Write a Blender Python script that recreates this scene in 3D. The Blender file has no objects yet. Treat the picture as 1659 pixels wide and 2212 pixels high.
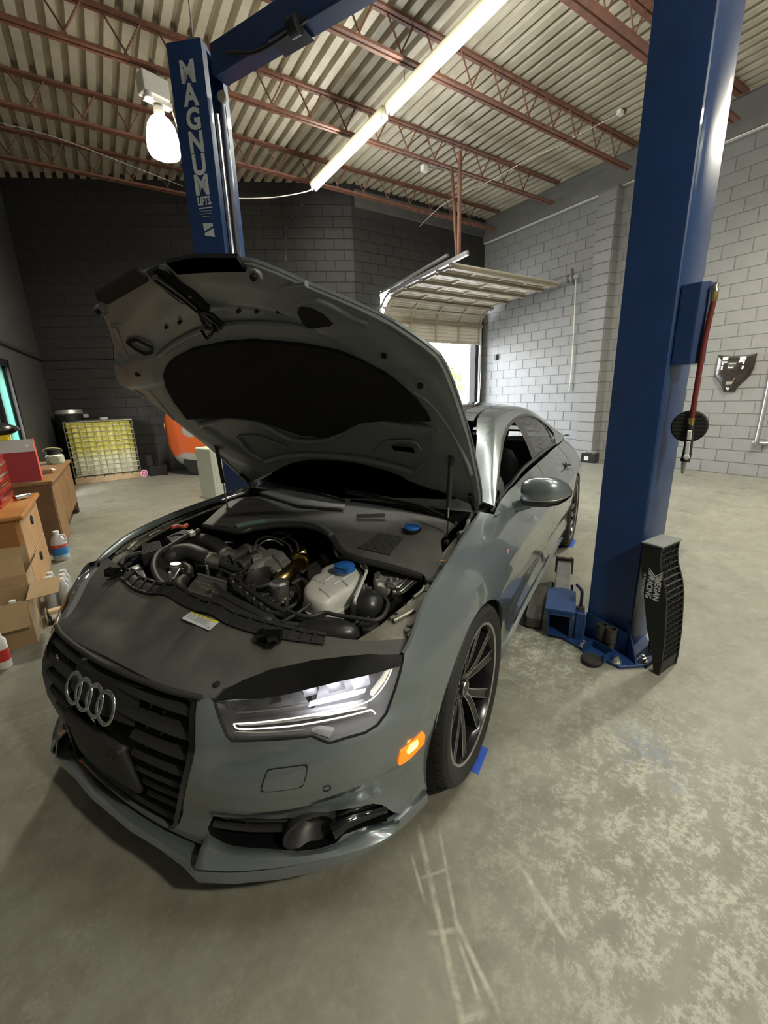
import bpy, bmesh, math, random
import numpy as np
from mathutils import Vector, Matrix, Euler
from mathutils.geometry import delaunay_2d_cdt

random.seed(7)
SC = bpy.context.scene
COL = SC.collection
PI = math.pi

# ------------------------------------------------------------------ camera
# World: X along the roof joists, Y along the block wall, Z up. The camera stands at the origin, 1.469 m up.
IW, IH = 1659, 2212
FPX = 907.63
PITCH, ROLL, YAW, EYE = math.radians(15.38851), math.radians(1.8618), math.radians(-32.67176), 1.4686
_cp, _sp, _cr, _sr = math.cos(PITCH), math.sin(PITCH), math.cos(ROLL), math.sin(ROLL)
_R = np.array([[_cr, _sr, 0], [-_sr, _cr, 0], [0, 0, 1]]) @ np.array([[1, 0, 0], [0, -_sp, -_cp], [0, _cp, -_sp]])
_M = np.array([[math.cos(YAW), -math.sin(YAW), 0], [math.sin(YAW), math.cos(YAW), 0], [0, 0, 1]])
RW = _R @ _M.T                      # world -> camera (right, down, forward)
OC = np.array([0, 0, EYE])
cam_d = bpy.data.cameras.new('camera')
cam = bpy.data.objects.new('camera', cam_d)
COL.objects.link(cam)
cam_d.sensor_fit = 'VERTICAL'
cam_d.sensor_height = 36.0
cam_d.lens = FPX / IH * 36.0
cam_d.clip_start = 0.02
_r, _d, _f = RW
cam.matrix_world = Matrix(((_r[0], -_d[0], -_f[0], 0), (_r[1], -_d[1], -_f[1], 0), (_r[2], -_d[2], -_f[2], EYE), (0, 0, 0, 1)))
SC.camera = cam

# ------------------------------------------------------------------ sky and exposure
world = bpy.data.worlds.new('sky')
SC.world = world
world.use_nodes = True
_nt = world.node_tree
_bg = _nt.nodes['Background']
_sky = _nt.nodes.new('ShaderNodeTexSky')
_sky.sky_type = 'NISHITA'
_sky.sun_disc = False
_sky.sun_elevation = math.radians(48)
_sky.sun_rotation = math.radians(200)
_sky.air_density = 1.0
_sky.dust_density = 2.5
_hs = _nt.nodes.new('ShaderNodeHueSaturation')
_hs.inputs['Saturation'].default_value = .35
_nt.links.new(_sky.outputs[0], _hs.inputs['Color'])
_nt.links.new(_hs.outputs[0], _bg.inputs[0])
_bg.inputs[1].default_value = 4.0
SC.view_settings.view_transform = 'Standard'
SC.view_settings.look = 'None'
SC.view_settings.exposure = 0.38
SC.view_settings.gamma = 1.0
SC.view_settings.use_curve_mapping = False
TUBE_E, HID_E, HID_W = 56.0, 9.0, 150.0         # emission of the strip lights and of the high-bay lamps

# ------------------------------------------------------------------ car frame and pixel helpers
CAR_O = np.array([0.6146, 1.8217, 0.0])      # front axle, on the floor
CAR_A = math.radians(206.7234)
_K = np.array([[math.cos(CAR_A), math.sin(CAR_A), 0], [-math.sin(CAR_A), math.cos(CAR_A), 0], [0, 0, 1]])
OCC = _K @ (OC - CAR_O)

def ray(u, v):
    return RW.T @ np.array([(u - IW / 2) / FPX, (v - IH / 2) / FPX, 1.0])

def hit(u, v, ax, val):
    d = ray(u, v)
    return OC + d * ((val - OC[ax]) / d[ax])

def flo(u, v, z=0.0):
    return hit(u, v, 2, z)

def on_plane(u, v, p0, n):
    d = ray(u, v); n = np.array(n, float)
    return OC + d * (n @ (np.array(p0) - OC)) / (n @ d)

def chit(u, v, ax, val):
    d = _K @ ray(u, v)
    return OCC + d * ((val - OCC[ax]) / d[ax])

def cproj(P):
    P = np.asarray(P, float)
    c = (P @ _K + CAR_O - OC) @ RW.T
    return np.stack([IW / 2 + FPX * c[..., 0] / c[..., 2], IH / 2 + FPX * c[..., 1] / c[..., 2]], -1)

def to_car(P):
    return _K @ (np.array(P) - CAR_O)

# ------------------------------------------------------------------ materials
MATS = {}

def M(name, col=(.5, .5, .5), rough=.5, metal=0.0, emit=0.0, ecol=None, coat=0.0, trans=0.0, noise=0.0, nscale=20.0, bump=0.0,
      bscale=200.0, spec=.5, col2=None, alpha=1.0, ior=1.45, nrough=0.0, coatr=.03):
    if name in MATS:
        return MATS[name]
    m = bpy.data.materials.new(name)
    m.use_nodes = True
    nt = m.node_tree
    b = nt.nodes['Principled BSDF']
    b.inputs['Base Color'].default_value = (*col, 1)
    b.inputs['Roughness'].default_value = rough
    b.inputs['Metallic'].default_value = metal
    b.inputs['Specular IOR Level'].default_value = spec
    b.inputs['IOR'].default_value = ior
    b.inputs['Coat Weight'].default_value = coat
    b.inputs['Coat Roughness'].default_value = coatr
    b.inputs['Transmission Weight'].default_value = trans
    b.inputs['Alpha'].default_value = alpha
    if emit:
        b.inputs['Emission Color'].default_value = (*(ecol or col), 1)
        b.inputs['Emission Strength'].default_value = emit
    tc = nt.nodes.new('ShaderNodeTexCoord')
    if noise or nrough:
        n = nt.nodes.new('ShaderNodeTexNoise')
        n.inputs['Scale'].default_value = nscale
        n.inputs['Detail'].default_value = 6
        n.inputs['Roughness'].default_value = .6
        nt.links.new(tc.outputs['Object'], n.inputs['Vector'])
        if noise:
            mx = nt.nodes.new('ShaderNodeMix')
            mx.data_type = 'RGBA'
            c2 = col2 or tuple(c * (1 - noise) for c in col)
            mx.inputs[6].default_value = (*col, 1)
            mx.inputs[7].default_value = (*c2, 1)
            rp = nt.nodes.new('ShaderNodeValToRGB')
            rp.color_ramp.elements[0].position = .35
            rp.color_ramp.elements[1].position = .68
            nt.links.new(n.outputs['Fac'], rp.inputs['Fac'])
            nt.links.new(rp.outputs['Color'], mx.inputs[0])
            nt.links.new(mx.outputs[2], b.inputs['Base Color'])
        if nrough:
            mr = nt.nodes.new('ShaderNodeMapRange')
            mr.inputs[3].default_value = max(.02, rough - nrough)
            mr.inputs[4].default_value = min(1, rough + nrough)
            nt.links.new(n.outputs['Fac'], mr.inputs[0])
            nt.links.new(mr.outputs[0], b.inputs['Roughness'])
    if bump:
        n2 = nt.nodes.new('ShaderNodeTexNoise')
        n2.inputs['Scale'].default_value = bscale
        n2.inputs['Detail'].default_value = 4
        nt.links.new(tc.outputs['Object'], n2.inputs['Vector'])
        bp = nt.nodes.new('ShaderNodeBump')
        bp.inputs['Strength'].default_value = bump
        bp.inputs['Distance'].default_value = .004
        nt.links.new(n2.outputs['Fac'], bp.inputs['Height'])
        nt.links.new(bp.outputs['Normal'], b.inputs['Normal'])
    MATS[name] = m
    return m

def glass(name, col, refl=.5, rough=.02, clear=.85):
    """thin pane: see-through tint with a mirror-like coat"""
    if name in MATS:
        return MATS[name]
    m = bpy.data.materials.new(name)
    m.use_nodes = True
    nt = m.node_tree
    nt.nodes.clear()
    out = nt.nodes.new('ShaderNodeOutputMaterial')
    tr = nt.nodes.new('ShaderNodeBsdfTransparent')
    tr.inputs[0].default_value = (*[c * clear for c in col], 1)
    gl = nt.nodes.new('ShaderNodeBsdfGlossy')
    gl.inputs['Roughness'].default_value = rough
    fr = nt.nodes.new('ShaderNodeFresnel')
    fr.inputs[0].default_value = 1.5
    ma = nt.nodes.new('ShaderNodeMath')
    ma.operation = 'MULTIPLY'
    ma.inputs[1].default_value = refl * 2
    ma.use_clamp = True
    mx = nt.nodes.new('ShaderNodeMixShader')
    nt.links.new(fr.outputs[0], ma.inputs[0])
    nt.links.new(ma.outputs[0], mx.inputs[0])
    nt.links.new(tr.outputs[0], mx.inputs[1])
    nt.links.new(gl.outputs[0], mx.inputs[2])
    nt.links.new(mx.outputs[0], out.inputs[0])
    MATS[name] = m
    return m

# ------------------------------------------------------------------ mesh helpers
def frame_of(d):
    d = Vector(d).normalized()
    a = Vector((0, 0, 1)) if abs(d.z) < .95 else Vector((1, 0, 0))
    s = d.cross(a).normalized()
    return s, s.cross(d).normalized(), d

class MB:
    """collects shapes of one part and links them as one mesh object"""
    def __init__(self):
        self.v, self.f = [], []

    def add(self, vs, fs):
        o = len(self.v)
        self.v += [tuple(map(float, p)) for p in vs]
        self.f += [tuple(i + o for i in q) for q in fs]
        return self

    def box(self, c, s, rz=0.0, m=None):
        hx, hy, hz = s[0] / 2, s[1] / 2, s[2] / 2
        ps = [Vector((x, y, z)) for x in (-hx, hx) for y in (-hy, hy) for z in (-hz, hz)]
        if m is None:
            m = Matrix.Rotation(rz, 3, 'Z')
        ps = [m @ p + Vector(c) for p in ps]
        return self.add(ps, [(0, 1, 3, 2), (4, 6, 7, 5), (0, 4, 5, 1), (2, 3, 7, 6), (0, 2, 6, 4), (1, 5, 7, 3)])

    def bar(self, p0, p1, w, h, up=(0, 0, 1)):
        """box of w x h running from p0 to p1; h is measured along up"""
        p0, p1 = Vector(p0), Vector(p1)
        d = (p1 - p0).normalized()
        u = Vector(up); u = (u - d * u.dot(d)).normalized()
        s = d.cross(u)
        ps = [q + s * (a * w / 2) + u * (b * h / 2) for q in (p0, p1) for a, b in ((-1, -1), (1, -1), (1, 1), (-1, 1))]
        return self.add(ps, [(3, 2, 1, 0), (4, 5, 6, 7)] + [(i, (i + 1) % 4, 4 + (i + 1) % 4, 4 + i) for i in range(4)])

    def tube(self, path, r, n=8, closed=False, cap=True):
        path = [Vector(p) for p in path]
        k = len(path)
        rs = r if hasattr(r, '__len__') else [r] * k
        rings, prev = [], None
        for i, p in enumerate(path):
            a = path[(i - 1) % k] if (i or closed) else p
            b = path[(i + 1) % k] if (i < k - 1 or closed) else p
            d = (b - a).normalized()
            if prev is None:
                s, t, _ = frame_of(d)
            else:
                s = (prev - d * prev.dot(d)).normalized(); t = s.cross(d)
            prev = s
            rings.append([p + (s * math.cos(2 * PI * j / n) + t * math.sin(2 * PI * j / n)) * rs[i] for j in range(n)])
        vs = [q for g in rings for q in g]
        fs = []
        for i in range(k if closed else k - 1):
            j = (i + 1) % k
            fs += [(i * n + a, i * n + (a + 1) % n, j * n + (a + 1) % n, j * n + a) for a in range(n)]
        if cap and not closed:
            fs += [tuple(range(n - 1, -1, -1)), tuple((k - 1) * n + a for a in range(n))]
        return self.add(vs, fs)

    def cyl(self, p0, p1, r, n=16, r1=None):
        return self.tube([p0, p1], [r, r if r1 is None else r1], n)

    def lathe(self, prof, o=(0, 0, 0), ax=(0, 0, 1), n=24, cap=True, arc=2 * PI):
        """prof: (radius, height) pairs turned about ax"""
        s, t, d = frame_of(ax)
        o = Vector(o)
        full = abs(arc - 2 * PI) < 1e-6
        m = n if full else n + 1
        vs = [o + d * h + (s * math.cos(arc * j / n) + t * math.sin(arc * j / n)) * r for r, h in prof for j in range(m)]
        fs = []
        for i in range(len(prof) - 1):
            for j in range(n):
                k = (j + 1) % m
                fs.append((i * m + j, i * m + k, (i + 1) * m + k, (i + 1) * m + j))
        if cap and full:
            if prof[0][0] > 1e-6: fs.append(tuple(range(n - 1, -1, -1)))
            if prof[-1][0] > 1e-6: fs.append(tuple((len(prof) - 1) * m + j for j in range(n)))
        return self.add(vs, fs)

    def prism(self, poly, vec):
        """polygon pushed along vec"""
        k = len(poly)
        vec = Vector(vec)
        a = [Vector(p) for p in poly]
        return self.add(a + [p + vec for p in a],
                        [tuple(range(k - 1, -1, -1)), tuple(range(k, 2 * k))] + [(i, (i + 1) % k, k + (i + 1) % k, k + i) for i in range(k)])

    def grid(self, rows, closed=False):
        """quads between rows of equal length"""
        k = len(rows[0])
        vs = [p for r_ in rows for p in r_]
        fs = []
        for i in range(len(rows) - 1):
            for j in range(k if closed else k - 1):
                l = (j + 1) % k
                fs.append((i * k + j, i * k + l, (i + 1) * k + l, (i + 1) * k + j))
        return self.add(vs, fs)

    def mirror_y(self):
        o = len(self.v)
        self.v += [(x, -y, z) for x, y, z in self.v]
        self.f += [tuple(i + o for i in reversed(q)) for q in self.f]
        return self

    def mesh(self, name, mat, smooth=None, bevel=0.0, bseg=1, fix=True):
        me = bpy.data.meshes.new(name)
        me.from_pydata(self.v, [], self.f)
        if fix or bevel:
            bm = bmesh.new(); bm.from_mesh(me)
            bmesh.ops.remove_doubles(bm, verts=bm.verts, dist=1e-6)
            if fix:
                bmesh.ops.recalc_face_normals(bm, faces=bm.faces)
            if bevel:
                es = [e for e in bm.edges if len(e.link_faces) == 2 and e.calc_face_angle(0) > .5]
                bmesh.ops.bevel(bm, geom=es, offset=bevel, segments=bseg, affect='EDGES', profile=.5, clamp_overlap=True)
            bm.to_mesh(me); bm.free()
        if smooth is not None:
            me.polygons.foreach_set('use_smooth', [True] * len(me.polygons))
            if smooth < 3:
                me.set_sharp_from_angle(angle=smooth)
        for m in (mat if isinstance(mat, (list, tuple)) else [mat]):
            me.materials.append(m)
        return me

    def build(self, name, mat, parent=None, smooth=None, bevel=0.0, bseg=1, loc=None, fix=True):
        return link(name, self.mesh(name, mat, smooth, bevel, bseg, fix), parent, loc)

def link(name, me, parent=None, loc=None, rot=None):
    o = bpy.data.objects.new(name, me)
    COL.objects.link(o)
    if parent is not None: o.parent = parent
    if loc is not None: o.location = loc
    if rot is not None: o.rotation_euler = rot
    return o

def tag(o, label, cat, group=None, kind=None):
    o['label'] = label
    o['category'] = cat
    if group: o['group'] = group
    if kind: o['kind'] = kind
    return o

def thing(name, label, cat, loc=(0, 0, 0), rz=0.0, group=None):
    o = bpy.data.objects.new(name, None)
    o.empty_display_size = .1
    COL.objects.link(o)
    o.location = loc
    o.rotation_euler = (0, 0, rz)
    return tag(o, label, cat, group)

def struct(o):
    o['kind'] = 'structure'
    return o

def copy_tree(o, parent=None):
    c = o.copy(); COL.objects.link(c)
    if parent is not None: c.parent = parent
    for ch in list(o.children):
        copy_tree(ch, c)
    return c

def solidify(o, t, off=-1.0):
    m = o.modifiers.new('thickness', 'SOLIDIFY')
    m.thickness = t; m.offset = off
    return o

def spline(pts, n=8, closed=False):
    """Catmull-Rom through pts"""
    P = [np.array(p, float) for p in pts]
    k = len(P)
    out = []
    for i in range(k if closed else k - 1):
        p0 = P[(i - 1) % k] if (closed or i) else 2 * P[0] - P[1]
        p1, p2 = P[i], P[(i + 1) % k]
        p3 = P[(i + 2) % k] if (closed or i + 2 < k) else 2 * P[-1] - P[-2]
        for j in range(n):
            t = j / n
            out.append(.5 * (2 * p1 + (p2 - p0) * t + (2 * p0 - 5 * p1 + 4 * p2 - p3) * t * t + (3 * p1 - p0 - 3 * p2 + p3) * t ** 3))
    if not closed: out.append(P[-1])
    return out

def text_mesh(name, s, size, mat, parent, m4, extrude=.0008, align='CENTER', squash=1.0, bold=0.0):
    cu = bpy.data.curves.new(name, 'FONT')
    cu.body = s
    cu.size = size
    cu.align_x = align
    cu.align_y = 'CENTER'
    cu.extrude = extrude
    cu.offset = bold
    cu.resolution_u = 3
    o = bpy.data.objects.new(name, cu)
    COL.objects.link(o)
    dg = bpy.context.evaluated_depsgraph_get()
    me = bpy.data.meshes.new_from_object(o.evaluated_get(dg))
    bpy.data.objects.remove(o)
    me.transform(Matrix.Diagonal((squash, 1, 1, 1)))
    me.transform(m4)
    me.materials.clear(); me.materials.append(mat)
    return link(name, me, parent)
# ================================================================== THE ROOM
WX = 8.8           # block wall along Y
WY = 8.6           # wall with the overhead door
ZD = 5.62          # underside of the roof deck
ZC = 5.20          # underside of the joists
DIAG_A, DIAG_B = np.array([4.98, WY]), np.array([-0.88, 11.55])     # slanted wall behind the tank
LW0, LW1 = np.array([-0.88, 11.55]), np.array([-2.05, -4.5])        # wall behind the desks
YB = -4.5

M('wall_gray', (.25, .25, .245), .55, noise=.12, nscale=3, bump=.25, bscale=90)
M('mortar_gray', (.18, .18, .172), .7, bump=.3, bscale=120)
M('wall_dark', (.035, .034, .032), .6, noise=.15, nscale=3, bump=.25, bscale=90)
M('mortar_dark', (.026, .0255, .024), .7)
M('deck', (.62, .57, .46), .5, metal=.1, noise=.35, nscale=2.2, col2=(.46, .42, .32))
M('joist', (.24, .105, .065), .55, noise=.35, nscale=9, col2=(.15, .07, .05))
M('white_paint', (.75, .75, .72), .4)
M('band', (.13, .13, .125), .6, noise=.2, nscale=4)

def floor_material():
    m = bpy.data.materials.new('concrete')
    m.use_nodes = True
    nt = m.node_tree; N = nt.nodes; Lk = nt.links.new
    b = N['Principled BSDF']
    tc = N.new('ShaderNodeTexCoord')
    def noise(scale, det=8, rough=.6, dist=0.0, vec=None):
        n = N.new('ShaderNodeTexNoise')
        n.inputs['Scale'].default_value = scale; n.inputs['Detail'].default_value = det
        n.inputs['Roughness'].default_value = rough; n.inputs['Distortion'].default_value = dist
        Lk(vec or tc.outputs['Object'], n.inputs['Vector'])
        return n.outputs['Fac']
    def ramp(fac, a, b_):
        r = N.new('ShaderNodeMapRange'); r.clamp = True
        r.inputs[1].default_value = a; r.inputs[2].default_value = b_
        Lk(fac, r.inputs[0]); return r.outputs[0]
    def mix(fac, c1, c2):
        x = N.new('ShaderNodeMix'); x.data_type = 'RGBA'
        for s, c in ((6, c1), (7, c2)):
            if isinstance(c, tuple): x.inputs[s].default_value = (*c, 1)
            else: Lk(c, x.inputs[s])
        if isinstance(fac, float): x.inputs[0].default_value = fac
        else: Lk(fac, x.inputs[0])
        return x.outputs[2]
    def math_(op, a, b_):
        x = N.new('ShaderNodeMath'); x.operation = op; x.use_clamp = True
        for i, c in ((0, a), (1, b_)):
            if isinstance(c, float): x.inputs[i].default_value = c
            else: Lk(c, x.inputs[i])
        return x.outputs[0]
    def blob(x, y, r0, r1, sx=1.0, rot=0.0):
        mp = N.new('ShaderNodeMapping'); mp.vector_type = 'TEXTURE'
        mp.inputs[1].default_value = (x, y, 0); mp.inputs[2].default_value = (0, 0, rot); mp.inputs[3].default_value = (sx, 1, 1)
        Lk(tc.outputs['Object'], mp.inputs[0])
        ln = N.new('ShaderNodeVectorMath'); ln.operation = 'LENGTH'
        Lk(mp.outputs[0], ln.inputs[0])
        r = N.new('ShaderNodeMapRange'); r.clamp = True; r.interpolation_type = 'SMOOTHSTEP'
        r.inputs[1].default_value = r1; r.inputs[2].default_value = r0
        Lk(ln.outputs['Value'], r.inputs[0])
        return r.outputs[0]
    base = mix(ramp(noise(1.1, 5), .3, .7), (.245, .243, .20), (.178, .174, .138))
    base = mix(ramp(noise(6, 8, .7), .45, .75), base, (.145, .136, .104))
    base = mix(math_('MULTIPLY', ramp(noise(22, 6, .7), .52, .8), .35), base, (.36, .355, .30))
    # old paint that still clings in flakes
    flakes = math_('MULTIPLY', ramp(noise(11, 15, .82, .25), .485, .53), ramp(noise(45, 10, .75), .43, .53))
    where = ramp(noise(2.3, 8, .65), .47, .62)
    spots = [(1.30, .40, .08, .75, 1.6, .5), (1.75, .05, .05, .7, 1.0, 0), (2.0, 1.35, .1, .55, 1.4, .3), (.72, .02, .03, .35, 1.0, 0), (1.1, -.1, .02, .3, 1, 0)]
    loc = None
    for s in spots:
        q = blob(*s)
        loc = q if loc is None else math_('MAXIMUM', loc, q)
    paint = math_('MULTIPLY', flakes, math_('MAXIMUM', math_('MULTIPLY', where, .30), math_('MULTIPLY', loc, .85)))
    col = mix(math_('MULTIPLY', paint, .85), base, (.44, .45, .385))
    fine = math_('MULTIPLY', ramp(noise(60, 8, .7), .5, .7), math_('MULTIPLY', ramp(noise(2.4, 4), .45, .7), .45))
    col = mix(fine, col, (.40, .40, .34))
    # blue rub marks
    for (x, y, r0, r1, sx, ro) in ((flo(1395, 1612)[0], flo(1395, 1612)[1], .01, .13, 1.8, 1.2), (flo(1462, 1700)[0], flo(1462, 1700)[1], .0, .05, 1, 0), (flo(1350, 1640)[0], flo(1350, 1640)[1], .0, .045, 1, 0)):
        bm_ = math_('MULTIPLY', blob(x, y, r0, r1, sx, ro), ramp(noise(35, 8, .7), .42, .66))
        col = mix(math_('MULTIPLY', bm_, .75), col, (.13, .19, .33))
    # pale drag marks left by a jack
    for (p, q, w) in (((905, 1790), (1000, 2212), .012), ((950, 1800), (985, 1990), .008), ((985, 1990), (1075, 2180), .010), ((890, 1850), (915, 1940), .007),
                      ((915, 1895), (965, 1878), .007), ((1130, 1880), (1225, 2030), .010), ((1000, 2205), (1045, 2190), .012), ((990, 2030), (1035, 2160), .008), ((935, 2015), (985, 2010), .010)):
        a, c = flo(*p), flo(*q)
        mid = (a + c) / 2; d = c - a; ln = float(np.hypot(d[0], d[1])); ang = math.atan2(d[1], d[0])
        mp = N.new('ShaderNodeMapping'); mp.vector_type = 'TEXTURE'
        mp.inputs[1].default_value = (mid[0], mid[1], 0); mp.inputs[2].default_value = (0, 0, ang)
        Lk(tc.outputs['Object'], mp.inputs[0])
        sp = N.new('ShaderNodeSeparateXYZ'); Lk(mp.outputs[0], sp.inputs[0])
        ax = N.new('ShaderNodeMath'); ax.operation = 'ABSOLUTE'; Lk(sp.outputs[0], ax.inputs[0])
        ay = N.new('ShaderNodeMath'); ay.operation = 'ABSOLUTE'; Lk(sp.outputs[1], ay.inputs[0])
        k = math_('MULTIPLY', ramp(ay.outputs[0], w, w * .25), ramp(ax.outputs[0], ln / 2 + .02, ln / 2 - .02))
        k = math_('MULTIPLY', k, ramp(noise(25, 8, .7), .32, .6))
        col = mix(math_('MULTIPLY', k, .8), col, (.46, .45, .37))
    # cracks and oil
    oil = math_('MULTIPLY', ramp(noise(2.0, 3), .62, .74), .6)
    col = mix(oil, col, (.085, .077, .06))
    Lk(col, b.inputs['Base Color'])
    rr = N.new('ShaderNodeMapRange'); rr.inputs[3].default_value = .33; rr.inputs[4].default_value = .62
    Lk(noise(5, 8, .7), rr.inputs[0]); Lk(rr.outputs[0], b.inputs['Roughness'])
    b.inputs['Specular IOR Level'].default_value = .4
    bp = N.new('ShaderNodeBump'); bp.inputs['Strength'].default_value = .25; bp.inputs['Distance'].default_value = .006
    Lk(noise(30, 10, .7), bp.inputs['Height']); Lk(bp.outputs[0], b.inputs['Normal'])
    return m
MATS['concrete'] = floor_material()

# floor: one slab under the whole L-shaped room
mb = MB()
poly = [(LW1[0], YB), (WX, YB), (WX, WY), tuple(DIAG_A), tuple(DIAG_B)]
mb.prism([(x, y, -.12) for x, y in poly], (0, 0, .12))
struct(mb.build('floor', MATS['concrete']))

# ---- block walls: a mortar core carries single blocks
def block_mesh(w, h, mat):
    b = .004; d = .009
    f = [(b, d, b), (w - b, d, b), (w - b, d, h - b), (b, d, h - b)]
    k = [(0, 0, 0), (w, 0, 0), (w, 0, h), (0, 0, h)]
    mb_ = MB().add(k + f, [(4, 5, 6, 7), (0, 1, 5, 4), (1, 2, 6, 5), (2, 3, 7, 6), (3, 0, 4, 7)])
    return mb_.mesh('block', mat, fix=False)

def block_wall(name, p0, p1, z1, mat, mortar, holes=(), first=300, thick=.2, key=None, course=.2015):
    """wall from p0 to p1 whose face is seen from the side to its left hand when walking p0 -> p1"""
    p0, p1 = np.array(p0, float), np.array(p1, float)
    d = (p1 - p0); ln = float(np.hypot(*d)); d /= ln
    nrm = np.array([-d[1], d[0]])
    core = MB()
    def rect(s0, s1, za, zb):
        a, c = p0 + d * s0, p0 + d * s1
        core.prism([(a[0], a[1], za), (c[0], c[1], za), (c[0] - nrm[0] * thick, c[1] - nrm[1] * thick, za), (a[0] - nrm[0] * thick, a[1] - nrm[1] * thick, za)], (0, 0, zb - za))
    if holes:
        s0, s1, za, zb = holes[0]
        if s0 > .01: rect(0, s0, 0, ZD + .1)
        if s1 < ln - .01: rect(s1, ln, 0, ZD + .1)
        rect(s0, s1, zb, ZD + .1)
        if za > 0: rect(s0, s1, 0, za)
    else:
        rect(0, ln, 0, ZD + .1)
    w = struct(core.build(name, MATS[mortar]))
    jt = .010
    L_ = .404
    cells = []
    for r_ in range(int(z1 / course + .01)):
        s = 0.0 if r_ % 2 == 0 else -L_ / 2
        while s < ln - .03:
            a, c = max(s, 0) + jt / 2, min(s + L_, ln) - jt / 2
            za, zb = r_ * course + jt / 2, (r_ + 1) * course - jt / 2
            s += L_
            if c - a < .05: continue
            segs = [(a, c)]
            for h in holes:
                if zb > h[2] + .02 and za < h[3] - .02:
                    nx = []
                    for (x0, x1) in segs:
                        if x1 <= h[0] or x0 >= h[1]: nx.append((x0, x1)); continue
                        if x0 < h[0] - .06: nx.append((x0, h[0]))
                        if x1 > h[1] + .06: nx.append((h[1], x1))
                    segs = nx
            cells += [(x0, x1, za, zb) for x0, x1 in segs]
    cache = {}
    def near(c):
        m = p0 + d * (c[0] + c[1]) / 2
        P = np.array([m[0], m[1], (c[2] + c[3]) / 2])
        q = RW @ (P - OC)
        if q[2] < .2: return 1e3
        u, v = IW / 2 + FPX * q[0] / q[2], IH / 2 + FPX * q[1] / q[2]
        out = max(0, -u, u - IW) + max(0, -v, v - IH)
        return q[2] + (100 + out if out else 0)
    cells.sort(key=near)
    rest = MB()
    ang = math.atan2(d[1], d[0])
    for i, (a, c, za, zb) in enumerate(cells):
        q = p0 + d * a
        wd, ht = round(c - a, 3), round(zb - za, 3)
        if i < first:
            if (wd, ht) not in cache:
                cache[(wd, ht)] = block_mesh(wd, ht, MATS[mat])
            o = link('block', cache[(wd, ht)], w, (q[0], q[1], za), (0, 0, ang))
        else:
            e = p0 + d * c
            n9 = nrm * .009
            rest.add([(q[0] + n9[0], q[1] + n9[1], za), (e[0] + n9[0], e[1] + n9[1], za), (e[0] + n9[0], e[1] + n9[1], zb), (q[0] + n9[0], q[1] + n9[1], zb),
                      (q[0], q[1], za), (e[0], e[1], za), (e[0], e[1], zb), (q[0], q[1], zb)],
                     [(0, 1, 2, 3), (4, 5, 1, 0), (5, 6, 2, 1), (6, 7, 3, 2), (7, 4, 0, 3)])
    if rest.v:
        o = rest.build('blocks', MATS[mat], w, fix=False)
        o['kind'] = 'stuff'
    return w

# overhead door opening in the far wall
DX0, DX1, DZ1 = 5.60, 8.56, 3.72
block_wall('wall_right', (WX, YB), (WX, WY), 5.08, 'wall_gray', 'mortar_gray')
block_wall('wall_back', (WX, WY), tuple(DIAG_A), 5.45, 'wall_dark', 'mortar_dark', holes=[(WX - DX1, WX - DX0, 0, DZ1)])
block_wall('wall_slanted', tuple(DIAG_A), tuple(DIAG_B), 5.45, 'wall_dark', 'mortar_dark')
# wall behind the desks with its doorway, plain painted board with a ledge
d_ = (LW1 - LW0); ln_ = float(np.hypot(*d_)); d_ /= ln_
n_ = np.array([-d_[1], d_[0]])
def lw(s, off=0.0): return LW0 + d_ * s + n_ * off
DS0, DS1, DH = 2.95, 3.90, 2.16
mb = MB()
for s0, s1, za, zb in ((0, DS0, 0, ZD + .1), (DS1, ln_, 0, ZD + .1), (DS0, DS1, DH, ZD + .1)):
    a, c, e, g = lw(s0), lw(s1), lw(s1, -.15), lw(s0, -.15)
    mb.prism([(a[0], a[1], za), (c[0], c[1], za), (e[0], e[1], za), (g[0], g[1], za)], (0, 0, zb - za))
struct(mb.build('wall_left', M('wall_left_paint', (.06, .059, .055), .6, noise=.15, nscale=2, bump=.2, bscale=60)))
mb = MB()
mb.bar((*lw(0, .02), 2.42), (*lw(7.6, .02), 2.42), .04, .05)
struct(mb.build('trim_1', MATS['mortar_dark']))
a_, b_ = DIAG_A, DIAG_B
dd = (b_ - a_) / np.hypot(*(b_ - a_)); nn = np.array([-dd[1], dd[0]])
q0, q1 = a_ + dd * .2 + nn * .02, b_ + nn * .02
mb = MB(); mb.bar((q0[0], q0[1], 2.42), (q1[0], q1[1], 2.42), .03, .05)
struct(mb.build('trim_2', MATS['mortar_dark']))
mb = MB(); mb.bar((q0[0], q0[1], .11), (q1[0], q1[1], .11), .03, .22)
struct(mb.build('baseboard_slanted', M('base_black', (.03, .03, .03), .6)))
mb = MB(); mb.prism([(LW1[0], YB, 0), (WX, YB, 0), (WX, YB - .15, 0), (LW1[0], YB - .15, 0)], (0, 0, ZD))
struct(mb.build('wall_front', MATS['wall_gray']))
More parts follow.
